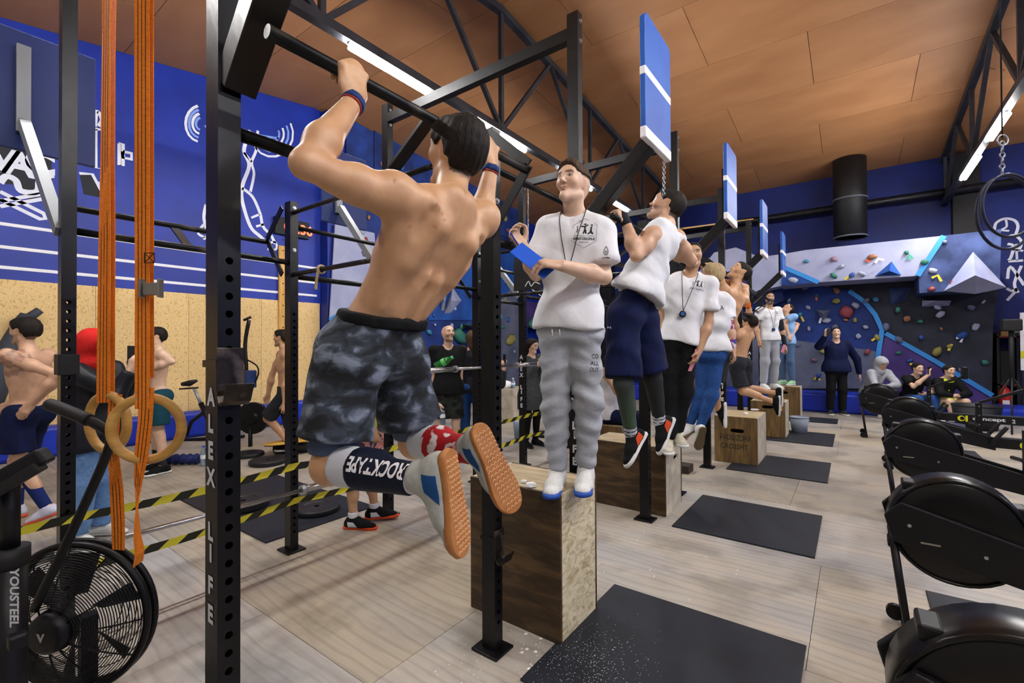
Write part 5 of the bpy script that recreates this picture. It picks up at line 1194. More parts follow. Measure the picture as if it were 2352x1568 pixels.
def pants_field(J, g=.014, top=.16, to=.93, loose=.0, cuff=None):
    """to < 1 fraction of the shin; negative = shorts, fraction of the thigh"""
    F_ = Fld(); s = J['s']; u, l, f = tframe(J); Lt = np.linalg.norm(J['nk']-J['pel']); P = lambda a, b, c=0: J['pel']+u*a*Lt+l*b*s+f*c*s
    hl = nrm(J['hipL']-J['hipR'])
    b = J.get('b', .9)*J.get('bw', 1.); F_.rc(J['pel']+hl*.072*s*b-u*.03, J['pel']-hl*.072*s*b-u*.03, .1*s*b+g, k=.045, n=f, fl=.97); F_.rc(P(.12, .056*b), P(.12, -.056*b), .092*s*b+g, k=.045, n=f, fl=1.); pu = J.get('pu', u); F_.cut(P(top, 0), pu)
    glutes(F_, J, g)
    for q in 'LR':
        h, k_, a = J['hip'+q], J['kn'+q], J['an'+q]
        if to < 0:
            en = h+(k_-h)*(-to); F_.rc(h, h+(k_-h)*(-to+.25), .078*s+g+loose*.4, .082*s+g+loose, k=.03, clip=[(en, k_-h)])
        else:
            F_.rc(h, k_, .079*s+g+loose*.5, .055*s+g+loose, k=.03); F_.sp(k_, .055*s+g+loose, k=.03)
            en = k_+(a-k_)*to; F_.rc(k_, en+(a-k_)*.08, .053*s+g+loose, (cuff or .042)*s+g+loose*.6, k=.03, clip=[(en, a-k_)])
            sh = nrm(a-k_); td = nrm(J['td'+q]); fr = nrm(td-sh*(td@sh)); F_.rc(k_+(a-k_)*.12-fr*.012*s, k_+(a-k_)*.5-fr*.012*s, .050*s+g, .042*s+g, k=.03)
    return F_
def garment(name, F_, m, parent, vox, amp=.004, freq=38, seed=1, dirs=None, colr=None, it=2):
    V_, Q = F_.mesh(vox); V_ = relax(V_, Q, it)
    if amp: V_ = wrinkle(V_, Q, amp, freq, seed, dirs)
    c = colr(V_) if colr else None
    o = mesh_obj(name, V_, Q, m, parent, colr=c); return o, V_, Q
SOLE = [(-.085, 0), (-.076, .024), (-.045, .033), (.02, .033), (.08, .041), (.13, .048), (.17, .043), (.197, .022), (.204, 0), (.198, -.022), (.175, -.038), (.13, -.045), (.08, -.040), (.02, -.033), (-.045, -.033), (-.076, -.024)]
def shoe(J, q, parent, m_up, m_sole, vox, m_acc=None, high=False, tread=None, laces=None, th=.024):
    s = J['s']; a = J['an'+q]; td, tu = nrm(J['td'+q]), nrm(J['tu'+q]); td = nrm(td-tu*(td@tu)); sd = np.cross(tu, td); F_ = Fld(); P = lambda x, y, z: a+td*x*s+sd*y*s+tu*z*s
    F_.rc(P(-.045, 0, -.045), P(.09, 0, -.055), .038*s, .042*s, k=.03); F_.rc(P(.09, 0, -.058), P(.158, 0, -.066), .043*s, .040*s, k=.03, n=tu, fl=.8)
    F_.rc(P(-.018, 0, -.03), P(-.012, 0, .03 if high else .0), .044*s, .045*s, k=.03); F_.rc(P(.02, 0, -.012), P(.10, 0, -.045), .034*s, .03*s, k=.03)
    F_.cut(P(0, 0, -.068), -tu); F_.cut(P(-.01, 0, .05 if high else .018), tu+td*-.15)
    V_, Q = F_.mesh(vox); V_ = relax(V_, Q, 1); o = mesh_obj('shoe', V_, Q, m_up, parent)
    e = SOLE if True else 0; pts = [P(x, y*(1), -.062) for x, y in e]; pts = smooth_path(pts+[pts[0]], 3)[:-1]
    so = MB(); n = len(pts); low = [p-tu*th*s+(p-P(.06, 0, -.062))*.02 for p in pts]
    mid = [p-tu*th*.45*s+(p-P(.06, 0, -.062))*.05 for p in pts]
    so.add(pts+mid+low, [(i, (i+1) % n, n+(i+1) % n, n+i) for i in range(n)]+[(n+i, n+(i+1) % n, 2*n+(i+1) % n, 2*n+i) for i in range(n)]+[tuple(range(n))[::-1], tuple(range(2*n, 3*n))], 0, True)
    for j in (-1, -2): so.sm[j] = False
    so.build('sole', m_sole, o)
    if tread:
        tr = MB(); z = -.062-th-.0005
        for x in np.arange(-.065, .185, .0145):
            w = .024+.012*min(max((x+.06)/.16, 0), 1)-.02*max(0, (x-.15)/.05)
            for y in np.arange(-w, w+.001, .0155):
                for e in (-1, 1): tr.beam(P(x, y, z), P(x+.006, y+.006*e, z), .0035*s, .004*s, tu)
        tr.build('tread', tread, o, kind='stuff')
    if laces:
        for i in range(5):
            x = .035+.018*i; z = .019-.0125*i; MB().tube([P(x, -.024, z-.006), P(x+.003, 0, z+.007), P(x, .024, z-.006)], .0032*s, 6).build('lace', laces, o)
    if m_acc:
        bv = bvh_of(V_, Q)
        for e in (-1, 1):
            base = [P(-.03, .06*e, -.06), P(.05, .06*e, -.06), P(.015, .06*e, -.018), P(-.035, .06*e, -.015)]; gr = []
            for i in range(5):
                for j in range(5): w0 = base[0]*(1-i/4)+base[1]*(i/4); w1 = base[3]*(1-i/4)+base[2]*(i/4); gr.append(w0*(1-j/4)+w1*j/4)
            gr = lay(gr, sd*e, bv, .0015); mm = MB(); mm.add(gr, [(i*5+j, i*5+j+1, i*5+j+6, i*5+j+5) for i in range(4) for j in range(4)], 0, True); mm.build('side_patch', m_acc, o)
    return o
HAIR_D = np.array((.010, .0075, .006)); HAIR_B = np.array((.05, .03, .018)); HAIR_Y = np.array((.36, .27, .15))
TONE = {'a': (.60, .345, .185), 'b': (.66, .41, .27), 'c': (.52, .305, .175), 'd': (.70, .47, .335), 'e': (.61, .37, .24)}
def person(J, label, tone, hairc, vox, parts, hair='short', buzz=0., stub=0., muscle=1., bare=False, fine=(), legs=True, arms='LR', group=None, extra=None, calf=True, feet=True, hv=None, brow=True, post=None, hkw={}, curl=.5):
    B = Fld(); torso(B, J, 0., bare)
    for q in 'LR': arm(B, J, q, hand=True, mus=muscle, curl=curl)
    for q in 'LR':
        leg(B, J, q, mus=.8 if any(p[0] in ('trousers', 'jeans', 'joggers', 'leggings') for p in parts) else 1., calf=calf); foot(B, J, q)
    glutes(B, J); head(B, J, True)
    if extra: extra(B)
    V_, Q = B.mesh(vox, fine); V_ = relax(V_, Q, 1, .35)
    C = paint(V_, J, TONE[tone], hairc, brow, buzz, stub)
    if post: C = post(V_, C)
    o = mesh_obj('person', V_, Q, M_SKIN, None, loc=J['base'], colr=C); tag(o, label, 'person', group)
    if hair:
        hV, hQ = hair_mesh(J, hv or vox*.8, hair, **hkw); mesh_obj('hair', hV, hQ, hairmat(hairc), o)
    out = {}
    for p in parts:
        out[p[0]] = p[1](o)
    return o, (V_, Q), out
# ---------------------------------------------------------------- the athlete doing pull-ups (nearest)
J = dict(s=.98, b=.95, bw=1.0, pu=nrm((.2, .03, 1)), hu=nrm((.12, -.02, 1)), base=np.array((-1.2, .95, 0.)))
J.update(pel=np.array((-1.31, .985, 1.52)), nk=np.array((-1.045, 1.09, 1.985)), hc=W(1046, 352, 1.57), hf=nrm((-.93, .05, .25)))
J.update(shL=np.array((-1.055, .885, 1.925)), elL=np.array((-1.115, .633, 1.965)), wrL=np.array((-1.178, .818, 2.222)), shR=np.array((-1.07, 1.265, 1.955)), elR=np.array((-1.21, 1.425, 1.985)), wrR=np.array((-1.178, 1.462, 2.225)))
J.update(hipL=np.array((-1.32, .895, 1.47)), hipR=np.array((-1.32, 1.09, 1.47)), knL=np.array((-1.33, .835, 1.125)), knR=np.array((-1.33, 1.185, 1.14)), anL=np.array((-.935, .878, 1.135)), anR=np.array((-.955, 1.10, 1.175)))
J.update(tdL=nrm((.17, .13, -.96)), tuL=nrm((-.97, -.22, -.1)), tdR=nrm((.33, .27, -.88)), tuR=nrm((-.88, .30, -.15)))
for q in 'LR': J['hd'+q] = np.array((-.08, 0, 1.)); J['pn'+q] = np.array((-1., 0, -.05)); J['curl'+q] = (1.0, 1.15, .9)
J['fr'] = 1.05; J['hs'] = 1.16
def hero_extra(B):
    s = J['s']; u, l, f = tframe(J); Lt = np.linalg.norm(J['nk']-J['pel']); P = lambda a, b, c=0: J['pel']+u*a*Lt+l*b*s+f*c*s
    for q, e in (('L', 1), ('R', -1)):
        B.rc(P(.56, .105*e, -.066), P(.80, .085*e, -.088), .036*s, .036*s, k=.018)          # shoulder blade
        B.rc(P(.82, .085*e, -.078), P(.88, .15*e, -.05), .036*s, .034*s, k=.03)
        B.rc(P(.68, .155*e, -.03), P(.30, .085*e, -.035), .046*s, .03*s, k=.05)             # lat
        B.rc(P(.24, .034*e, -.074), P(.52, .032*e, -.086), .022*s, .028*s, k=.03)            # erectors
        B.sp(J['sh'+q]+(J['el'+q]-J['sh'+q])*.12+np.array((.012, 0, .01)), .06*s, k=.03)      # deltoid
        B.rc(P(1.0, .04*e, -.04), P(.80, .03*e, -.07), .035*s, .025*s, k=.03)
        B.rc(P(.60, .06*e, -.125), P(.74, .075*e, -.128), .012, .012, k=.03, mode='s') if 0 else None
        a_, b_ = J['sh'+q], J['el'+q]; B.rc(a_+(b_-a_)*.25+np.array((.012, 0, -.018)), a_+(b_-a_)*.75+np.array((.005, 0, -.012)), .046*s, .036*s, k=.025)   # triceps
    B.rc(P(-.02, 0, -.112), P(.45, 0, -.116), .010, .013, k=.03, mode='s'); B.rc(P(.45, 0, -.116), P(.95, 0, -.118), .013, .012, k=.03, mode='s')
    for e in (1, -1): B.rc(P(.50, .060*e, -.122), P(.76, .040*e, -.135), .010, .012, k=.03, mode='s'); B.rc(P(.86, .135*e, -.095), P(.72, .150*e, -.10), .012, .010, k=.03, mode='s')   # spine groove
def hero_paint(V_, C):
    r = np.random.default_rng(3); u, l, f = tframe(J)
    n = np.sin(V_@np.array((31., 17, 23)))*np.sin(V_@np.array((-19., 27, 13))); C = C*(1+.05*n[:, None]*np.array((0.6, 1, 1.1)))
    for px, py in ((1003, 470), (1017, 490), (1000, 520), (940, 520), (906, 415), (1022, 505), (960, 420)):
        h = W(px, py, 1.45); d_ = ray(px, py); d_ = d_/np.linalg.norm(d_); q = V_-CAM; t = q@d_; dist = np.linalg.norm(q-t[:, None]*d_, axis=1); m = (dist < .0045) & (t < 1.75); C[m] *= (.78, .62, .62)
    # tan line at the small of the back
    return C
fineH = [(np.array((-1.2, .82, 2.28)), .11, .0045), (np.array((-1.2, 1.47, 2.28)), .11, .006)]
M_CAMO = mat('camo_shorts', '#15181d', .8, c2='#7b8596', scale=11, stretch=(1, 1, 1.7), c3='#333b46', contrast=(.42, .66), detail=4, distort=.5, bump=.2, bscale=240)
M_SOCKW = cloth('white_sock', '#c9cdd6'); M_NAVYSL = cloth('navy_sleeve', '#10172b', rough=.6); M_BLKC = cloth('black', '#0b0c0e', c2='#141518'); M_REDSL = cloth('red_print', '#a81f25', c2='#d8d3d0', scale=26, contrast=(.55, .62), detail=1.)
M_GUM = mat('gum_sole', '#b37a45', .55, c2='#a86c38', scale=20, bump=.1); M_GUML = mat('gum_light', '#dba778', .45)
M_SHOEW = cloth('shoe_grey', '#b4b8b2', c2='#a3a8a2', scale=60, bump=.25, bscale=400); M_SHOEB = cloth('shoe_blue', '#1d4a82'); M_SHOEC = cloth('shoe_cream', '#d8d0bb')
def hero_shorts(o):
    g = garment('shorts', pants_field(J, .016, .15, -.75, .024), M_CAMO, o, .008, .010, 30, 5)
    u, l, f = tframe(J); Lt = np.linalg.norm(J['nk']-J['pel']); P = lambda a, b, c=0: J['pel']+u*a*Lt+l*b*J['s']+f*c*J['s']
    F_ = Fld(); F_.rc(P(.0, .056), P(.3, .056), .086*J['s']+.010, k=.05, n=f, fl=1.0); F_.rc(P(.0, -.056), P(.3, -.056), .086*J['s']+.010, k=.05, n=f, fl=1.0); F_.rc(P(.13, .05), P(.13, -.05), .0885*J['s']+.010, k=.05, n=f, fl=1.0); F_.cut(P(.19, 0), J['pu']); F_.cut(P(.11, 0), -J['pu']); garment('waistband', F_, M_BLKC, g[0], .008, .003, 60, 2)
    for q in 'LR':
        a, b = J['hip'+q], J['kn'+q]; F_ = Fld(); F_.rc(a+(b-a)*.6, b, .076, .072, k=.03, clip=[(a+(b-a)*.90, b-a)]); garment('liner', F_, cloth('liner', '#4d5a72'), g[0], .010, .002)
    return g
def sleeve(name, q, t0, t1, g, m, o, vox=.008):
    F_ = Fld(); k_, a = J['kn'+q], J['an'+q]; s = J['s']; c0, c1 = k_+(a-k_)*t0, k_+(a-k_)*t1
    sh = nrm(a-k_); th = nrm(k_-J['hip'+q]); fr = nrm((th-sh)-sh*((th-sh)@sh)); cl = [(c0, k_-a), (c1, a-k_)]
    F_.rc(k_, a, .050*s+g, .034*s+g, k=.03, clip=cl); F_.rc(k_+(a-k_)*.15-fr*.015*s, k_+(a-k_)*.5-fr*.018*s, .052*s+g, .042*s+g, k=.03, clip=cl)
    return garment(name, F_, m, o, vox, .0)
def hero_socks(o):
    for q in 'LR': sleeve('sock', q, .14, 1.0, .006, M_SOCKW, o)
    g = sleeve('calf_sleeve', 'L', .34, .88, .011, M_NAVYSL, o); bv = bvh_of(g[1], g[2]); m = MB(); k_, a = J['knL'], J['anL']; ax = nrm(k_-a)
    c = k_+(a-k_)*.62; vw = nrm(CAM-c); up = np.cross(vw, ax); up = nrm(up)
    c2 = c+np.array((0, 0, .016)); nn = nrm(np.cross(ax, up)); text(m, 'ROCKTAPE', c2, ax, up, .046, .20, bold=.03, bvh=bv) ; m.build('sleeve_lettering', M_WHITE, g[0], fix=False)
    g = sleeve('calf_sleeve', 'R', .40, .97, .011, M_REDSL, o)
    return g
def hero_shoes(o):
    for q in 'LR':
        sh_ = shoe(J, q, o, M_SHOEW, M_GUM, .006, M_SHOEB, True, M_GUML, M_SHOEC, .026)
def wristband(o):
    for q in 'LR':
        w, e = J['wr'+q], J['el'+q]; ax = nrm(w-e); c = w-ax*.005; F_ = Fld(); F_.rc(c-ax*.03, c+ax*.03, .0365, .0355, clip=[(c-ax*.013, -ax), (c+ax*.013, ax)]); g = garment('wristband', F_, cloth('band_blue', '#1b3a6e', rough=.6), o, .005, 0)
        F_ = Fld(); F_.rc(c-ax*.04, c, .0345, .0345, clip=[(c-ax*.022, -ax), (c-ax*.012, ax)]); garment('band_edge', F_, cloth('band_red', '#8f3028'), g[0], .005, 0)
hero = person(J, 'shirtless athlete seen from behind pulling up on the bar in grey camouflage shorts', 'a', HAIR_D, .0078, [('shorts', hero_shorts), ('socks', hero_socks), ('shoes', hero_shoes), ('band', wristband)],
       'short', buzz=.9, muscle=1.06, bare=True, fine=fineH, extra=hero_extra, post=hero_paint, hv=.006, hkw=dict(thick=.017, nape=-.085), feet=False)
# ---------------------------------------------------------------- everybody else
def put(J, d0, **kw):
    """set joints from measured image positions: name=(px, py, depth offset)"""
    for k, (x, y, dd) in kw.items(): J[k] = W(x, y, d0+dd)
    return J
def depth(p): return float((np.array(p)-CAM)@_fw)
def look(ang, up=0.):
    a = math.radians(ang); return nrm((math.cos(a)*math.cos(up), math.sin(a)*math.cos(up), math.sin(up)))
TOWARD, LEFT, RIGHT, AWAY = -53.6, 216.4, 36.4, 126.4
M_TEE = cloth('white_tee', '#e6e8ec', c2='#dde0e6', scale=8, bump=.55, bscale=11, bstretch=(1, 1, .6)); M_GREYJ = cloth('grey_joggers', '#a9adb4', c2='#9aa0a7', scale=160, bump=.5, bscale=13, bstretch=(1, 1, 1.8)); M_NAVYC = cloth('navy', '#101a44', c2='#0c1434', scale=12, bump=.5, bscale=12); M_JEAN = cloth('denim', '#22457f', c2='#2d5594', scale=60); M_DENL = cloth('light_denim', '#5b80b3', c2='#6f93c2', scale=50)
M_SHWHITE = cloth('white_shoe', '#e6e7e4', c2='#d5d8d6', scale=100, bump=.2); M_SOLEB = mat('sole_blue', '#1f4fae', .5); M_SOLEW = mat('sole_white', '#dcdcd8', .6); M_SOLEK = mat('sole_black', '#16171a', .7); M_ORANGE = cloth('shoe_orange', '#d6502a'); M_SKYB = cloth('shoe_sky', '#5e93d6'); M_DKG = cloth('dark_grey', '#23262b', c2='#2c3036', scale=20); M_PUFF = cloth('puffer', '#14161d', c2='#1d2029', scale=6, rough=.4, bump=.5, bscale=14)
M_INK = mat('print_black', '#1c1d22', .8); M_CORD = mat('cord_black', '#121214', .7)
def tee(J, m, vox, seed=1, hem=-.16, sleeve=.62, loose=.02, amp=.0055, g=.016, long=False, name='t_shirt', hook=None, freq=30, sl_r=.018):
    def fn(o):
        r = garment(name, shirt_field(J, g, hem, sleeve, loose, long=long, sl_r=sl_r), m, o, vox, amp, freq, seed)
        if hook: hook(o, r)
        return r
    return (name, fn)
def trousers(J, m, vox, seed=2, g=.014, top=.1, to=.93, loose=.01, cuff=None, amp=.005, name='trousers', freq=34, hook=None, colr=None):
    def fn(o):
        r = garment(name, pants_field(J, g, top, to, loose, cuff), m, o, vox, amp, freq, seed, np.array((0, 0, 1.)) if to > 0 else None, colr)
        if hook: hook(o, r)
        return r
    return (name, fn)
def shoes(J, up, sole, vox, acc=None, laces=None, high=False):
    def fn(o):
        for q in 'LR': shoe(J, q, o, up, sole, vox, acc, high, None, laces)
    return ('shoes', fn)
def socks(J, m, t0, vox, g=.006, bands=None):
    def fn(o):
        for q in 'LR':
            a, k_ = J['an'+q], J['kn'+q]; F_ = Fld(); s = J['s']; c = a+(k_-a)*t0; F_.rc(a, k_, .036*s+g, .05*s+g, clip=[(c, k_-a), (a-(k_-a)*.12, a-k_)]); r = garment('sock', F_, m, o, vox, 0)
            if bands:
                for t in bands:
                    F_ = Fld(); c0, c1 = a+(k_-a)*(t-.016), a+(k_-a)*(t+.016); F_.rc(a, k_, .036*s+g+.002, .05*s+g+.002, clip=[(c1, k_-a), (c0, a-k_)]); garment('sock_band', F_, M_BLKC, r[0], vox*.7, 0)
    return ('socks', fn)
def emblem(J, r, o, side=.08, h=.85, size=.085, lines=True):
    """the event print on the chest: outline hexagon, three figures and the word"""
    u, l, f = tframe(J); Lt = np.linalg.norm(J['nk']-J['pel']); s = J['s']; c = J['pel']+u*h*Lt+l*side*s; bv = bvh_of(r[1], r[2]); x = l; y = u; S = size*s
    m = MB()
    def pl(P, w): 
        Q = lay([c+x*a*S+y*b*S+f*.0 for a, b in P], f, bv, .003); ribbon(m, Q, w, f, 0, .0)
    text(m, 'МНОГОБОРЬЯ', c-y*S*.38, x, y, S*.17, S*1.25, bold=.03, bvh=bv)
    if lines: pl([(-.72, .5), (0, .95), (.72, .5), (.72, -.5), (0, -.95), (-.72, -.5), (-.72, .5)], .0016)
    if lines: text(m, 'ФУНКЦИОНАЛЬНОГО', c-y*S*.2, x, y, S*.07, S*1.2, bvh=bv); text(m, 'ФЕДЕРАЦИЯ', c-y*S*.6, x, y, S*.07, S*.6, bvh=bv)
    for P, w in (([(-.05, -.08), (.02, .2), (.02, .42)], .1), ([(.1, -.08), (.05, .2)], .1), ([(-.22, .42), (.02, .40), (.2, .52)], .07), ([(.02, .5), (.02, .6)], .13), ([(.33, .0), (.38, .18), (.4, .38)], .09), ([(.52, -.06), (.42, .02), (.38, .18)], .09), ([(.2, -.06), (.33, .0)], .08), ([(.42, .44), (.42, .52)], .11), ([(-.42, .0), (-.42, .3)], .06), ([(-.48, .36), (-.40, .4)], .06)): pl(P, w*S)
    m.build('shirt_print', M_INK, r[0], fix=False)
def lanyard(J, o, drop, watch=True, r=None):
    u, l, f = tframe(J); s = J['s']; n = J['nk']; lo = n-u*drop*s+f*.135*s
    P = smooth_path([lo, n-u*.12*s+f*.12*s+l*.05*s, n+u*.015*s+l*.065*s+f*.02, n+u*.03*s-f*.05*s, n+u*.015*s-l*.065*s+f*.02, n-u*.12*s+f*.12*s-l*.05*s, lo], 5)
    if r is not None:
        bv = bvh_of(r[1], r[2]); P = [lay([p], f, bv, .006)[0] if (p-n)@f > .03 else p for p in P]; lo = lay([lo], f, bv, .016)[0]; P[0] = P[-1] = lo
    c = MB().tube(P, .0022*s, 6).build('lanyard', M_CORD, o)
    if watch:
        MB().lathe(lo-u*.03*s, f, [(0, .014), (.02*s, .014), (.029*s, .008), (.029*s, -.008), (0, -.008)], 18).build('stopwatch', M_BLK, c); MB().disc(lo-u*.03*s+f*.0145, f, .017*s, .001, 16).build('dial', mat('watch_dial', '#2a5aa8', .3), c)
# ---- the boy judging on the tall box
B0 = G(1310, 1117, .752); J = skel(B0[0], B0[1], .752, -68, 1.76); d0 = depth(J['pel'])
put(J, d0, pel=(1308, 742, 0), nk=(1320, 492, .03), hc=(1316, 426, -.01), shL=(1376, 531, -.03), shR=(1265, 527, .05), elL=(1388, 636, -.08), wrL=(1292, 610, -.30), elR=(1232, 628, .03), wrR=(1203, 568, -.10), hipL=(1340, 755, -.02), hipR=(1276, 755, .03), knL=(1352, 930, -.03), knR=(1276, 932, .02), anL=(1345, 1078, .0), anR=(1280, 1083, .02))
J['hf'] = look(-92, .20); J['hu'] = np.array((0, 0, 1.)); J['hdL'] = nrm(-_r*.95+np.array((0, 0, .12))); J['pnL'] = nrm((0, 0, -1.)+.5*_fw); J['curlL'] = (.5, .5, .4); J['hdR'] = nrm(np.array((0, 0, .7))-_r*.5); J['pnR'] = nrm(_r*.7-_fw*.5); J['curlR'] = (.9, .9, .6)
J['tdL'] = nrm(-_fw*.95-_r*.25)*np.array((1, 1, 0)); J['tdR'] = nrm(-_fw*.95-_r*.3)*np.array((1, 1, 0))
JB = J
def boy_print(o, r):
    emblem(JB, r, o, .075, .77, .085); lanyard(JB, o, .34, False, r)
    u, l, f = tframe(JB); bv = bvh_of(r[1], r[2]); c = W(1392, 576, d0-.1); n = nrm(CAM-c); m = MB(); x = nrm(np.cross((0, 0, 1), n)); y = np.cross(n, x)
    drop = [(0, .5), (-.2, .25), (-.36, -.05), (-.3, -.3), (-.05, -.42), (.2, -.36), (.34, -.1), (.25, .2), (.1, .42), (0, .5)]
    ribbon(m, lay([c+x*a*.03+y*b*.045 for a, b in smooth_path([(a, b) for a, b in drop], 3)], n, bv, .004), .0035, n, 0, 0); ribbon(m, lay([c+x*(.1*math.cos(t))*.04+y*(.12*math.sin(t)-.1)*.05 for t in np.linspace(0, 6.283, 12)], n, bv, .004), .003, n, 0, 0)
    text(m, 'oo&p', c-y*.034, x, y, .008, .04, bold=.04, bvh=bv); m.build('sleeve_print', M_INK, r[0], fix=False)
def jog_print(o, r):
    bv = bvh_of(r[1], r[2]); n = nrm(CAM-JB['knL']); x = nrm(np.cross((0, 0, 1), n)); y = np.cross(n, x); m = MB()
    for t, px, py, h, w in (('CO', 1367, 818, .022, .034), ('ALL', 1366, 834, .022, .042), ('OUT', 1365, 849, .022, .044)): text(m, t, W(px, py, d0-.1), x, y, h, w, bold=.0, bvh=bv)
    m.build('leg_print', M_INK, r[0], fix=False)
    for px in (1268, 1285): MB().tube([W(px, 756, d0-.135), W(px+1, 772, d0-.14)], .003, 6).build('drawstring', M_SHOEC, r[0])
def boy_fade(V_, C):
    f, u, l = hframe(JB); d = (V_-JB['hc'])/JB['s']; a, b, c = d@f, d@u, np.abs(d@l); m = (np.abs(b) < .16) & (np.abs(a) < .13) & (c < .12) & (a*.8-b*.6 < .012) & ~((c > .066) & (a > -.035) & (b < .025)) & (b > -.05)
    w = np.clip((b[m]+.03)/.09, 0.1, .85)[:, None]; C[m] = C[m]*(1-w)+HAIR_B*w; return C
bV = [(J['hc'], .15, .0045), (J['wrL'], .12, .005), (J['wrR'], .12, .0055)]
person(J, 'boy in white t-shirt and grey joggers standing on the tall box with a clipboard', 'd', HAIR_B, .0095,
       [tee(J, M_TEE, .0085, 11, -.06, .72, .012, .020, .013, hook=boy_print, freq=24, sl_r=.022), trousers(J, M_GREYJ, .0085, 4, .011, -.02, .95, .006, .034, .016, 'joggers', 55, jog_print), shoes(J, M_SHWHITE, M_SOLEB, .006, None, M_SOLEW)],
       'top', buzz=.0, fine=bV, hv=.005, hkw=dict(thick=.010, hairline=.026), post=lambda V_, C: boy_fade(V_, C))
# clipboard and pen held by the boy
cbp = thing('clipboard', 'bright blue clipboard held by the boy', 'clipboard', W(1215, 595, d0-.33)); P4 = [W(1171, 578, d0-.24), W(1199, 556, d0-.19), W(1268, 622, d0-.24), W(1249, 640, d0-.30)]; P4[2] = P4[1]+P4[3]-P4[0]; nb = nrm(np.cross(P4[1]-P4[0], P4[3]-P4[0]))
MB().prism(P4, nb, .004).build('board', mat('clip_blue', '#1258d0', .7), cbp, bevel=.001)
pc = (P4[0]+P4[1])/2; MB().beam(pc+(P4[2]-P4[1])*.06+nb*.009, pc+(P4[2]-P4[1])*.16+nb*.009, .05, .006, nb).build('clip', M_BOLT, cbp)
MB().prism([p_+nb*.0045 for p_ in (P4[0]*.94+P4[2]*.06, P4[1]*.94+P4[3]*.06, P4[2]*.94+P4[0]*.06, P4[3]*.94+P4[1]*.06)], nb, .0015).build('paper', M_WHITE, cbp)
pn_ = thing('pen', 'blue pen in the boy\'s raised right hand', 'pen', W(1180, 550, d0-.2)); MB().tube([W(1172, 534, d0-.18), W(1190, 562, d0-.18)], .004, 8).build('barrel', mat('pen_blue', '#1a35b0', .4), pn_); MB().tube([W(1190, 562, d0-.18), W(1192, 566, d0-.18)], [.003, .0008], 6).build('tip', M_BOLT, pn_)

# ---- second athlete, sleeveless white shirt
yb_ = oX(1420, 492, -1.2)[1]; J = skel(-1.2, yb_+.25, 0, 180, 1.76); dA = depth((-1.2, yb_+.25, 2.0)); J['base'] = np.array((-1.2, yb_+.25, 0.))
put(J, dA, pel=(1452, 712, .0), nk=(1530, 512, .0), hc=(1532, 474, .02), shL=(1497, 545, -.12), shR=(1552, 548, .16), elL=(1462, 588, -.22), elR=(1588, 598, .26), hipL=(1432, 728, -.06), hipR=(1470, 728, .08), knL=(1432, 880, -.12), knR=(1498, 865, .08), anL=(1450, 1000, .0), anR=(1516, 972, .16))
J['wrL'] = W(1436, 505, dA-.12); J['wrR'] = np.array((-1.18, yb_+.55, 2.25)); J['hdL'] = nrm(np.array((-1.2, yb_, 2.34))-J['wrL']); J['pnL'] = np.array((-1., 0, -.2)); J['hdR'] = np.array((-.1, 0, 1.)); J['pnR'] = np.array((-1., 0, 0)); J['curlL'] = J['curlR'] = (1., 1.1, .9)
J['hf'] = nrm(-_r*.80+np.array((0, 0, .42))+_fw*.35); J['hu'] = nrm(np.array((0, 0, 1.))+_r*.4); J['tdL'] = nrm(-_r*.45+np.array((0, 0, -.75))-_fw*.4); J['tuL'] = nrm(np.array((0, 0, .6))-_r*.75); J['tdR'] = nrm(-_r*.35+np.array((0, 0, -.85))-_fw*.3); J['tuR'] = nrm(np.array((0, 0, .45))-_r*.8); JA = J
def legcol(V_):
    t = np.clip((V_[:, 2]-W(1440, 1000, dA)[2])/(W(1440, 850, dA)[2]-W(1440, 1000, dA)[2]), 0, 1)[:, None]; near = ((V_-JA['pel'])@_r < ((JA['knL']+JA['knR'])/2-JA['pel'])@_r)[:, None]
    return np.where(near, (1-t)*np.array((.06, .11, .06))+t*np.array((.03, .033, .036)), np.array((.012, .013, .015)))
M_LEGG = mat('leggings', (1, 1, 1), .7, vcol=True)
def ath_shoes(o):
    for q in 'LR': shoe(J, q, o, M_BLKC, M_SOLEW, .009, M_ORANGE, False, None, None)
def shorts_mark(o, r):
    m = MB(); n = -_fw; x = _r; text(m, '><', W(1403, 751, dA-.2), x, (0, 0, 1), .014, .035, bold=.05, bvh=bvh_of(r[1], r[2])) ; m.build('shorts_mark', M_WHITE, r[0], fix=False)
person(J, 'athlete in white sleeveless shirt and navy shorts hanging from the second bar', 'e', HAIR_D, .011, [tee(J, M_TEE, .011, 21, .16, 0, .045, .026, .016, name='sleeveless_shirt', freq=22), trousers(J, M_NAVYC, .011, 5, .016, .16, -.92, .03, None, .014, 'shorts', 26, shorts_mark), trousers(J, M_LEGG, .011, 6, .004, .05, .84, 0, None, 0, 'leggings', colr=legcol), socks(J, M_SOCKW, .22, .009, .007, (.06, .13)), ('shoes', ath_shoes),
        ('gloves', lambda o: [garment('glove', Fld().rc(J['wr'+q]-nrm(J['wr'+q]-J['el'+q])*.03, J['wr'+q]+nrm(J['hd'+q])*.05, .036, .042), M_DKG, o, .009, 0) for q in 'L'])], 'short', buzz=.85, muscle=1.12, stub=.25, fine=[(J['hc'], .15, .006), (J['wrL'], .1, .006)], hv=.007, hkw=dict(thick=.008))
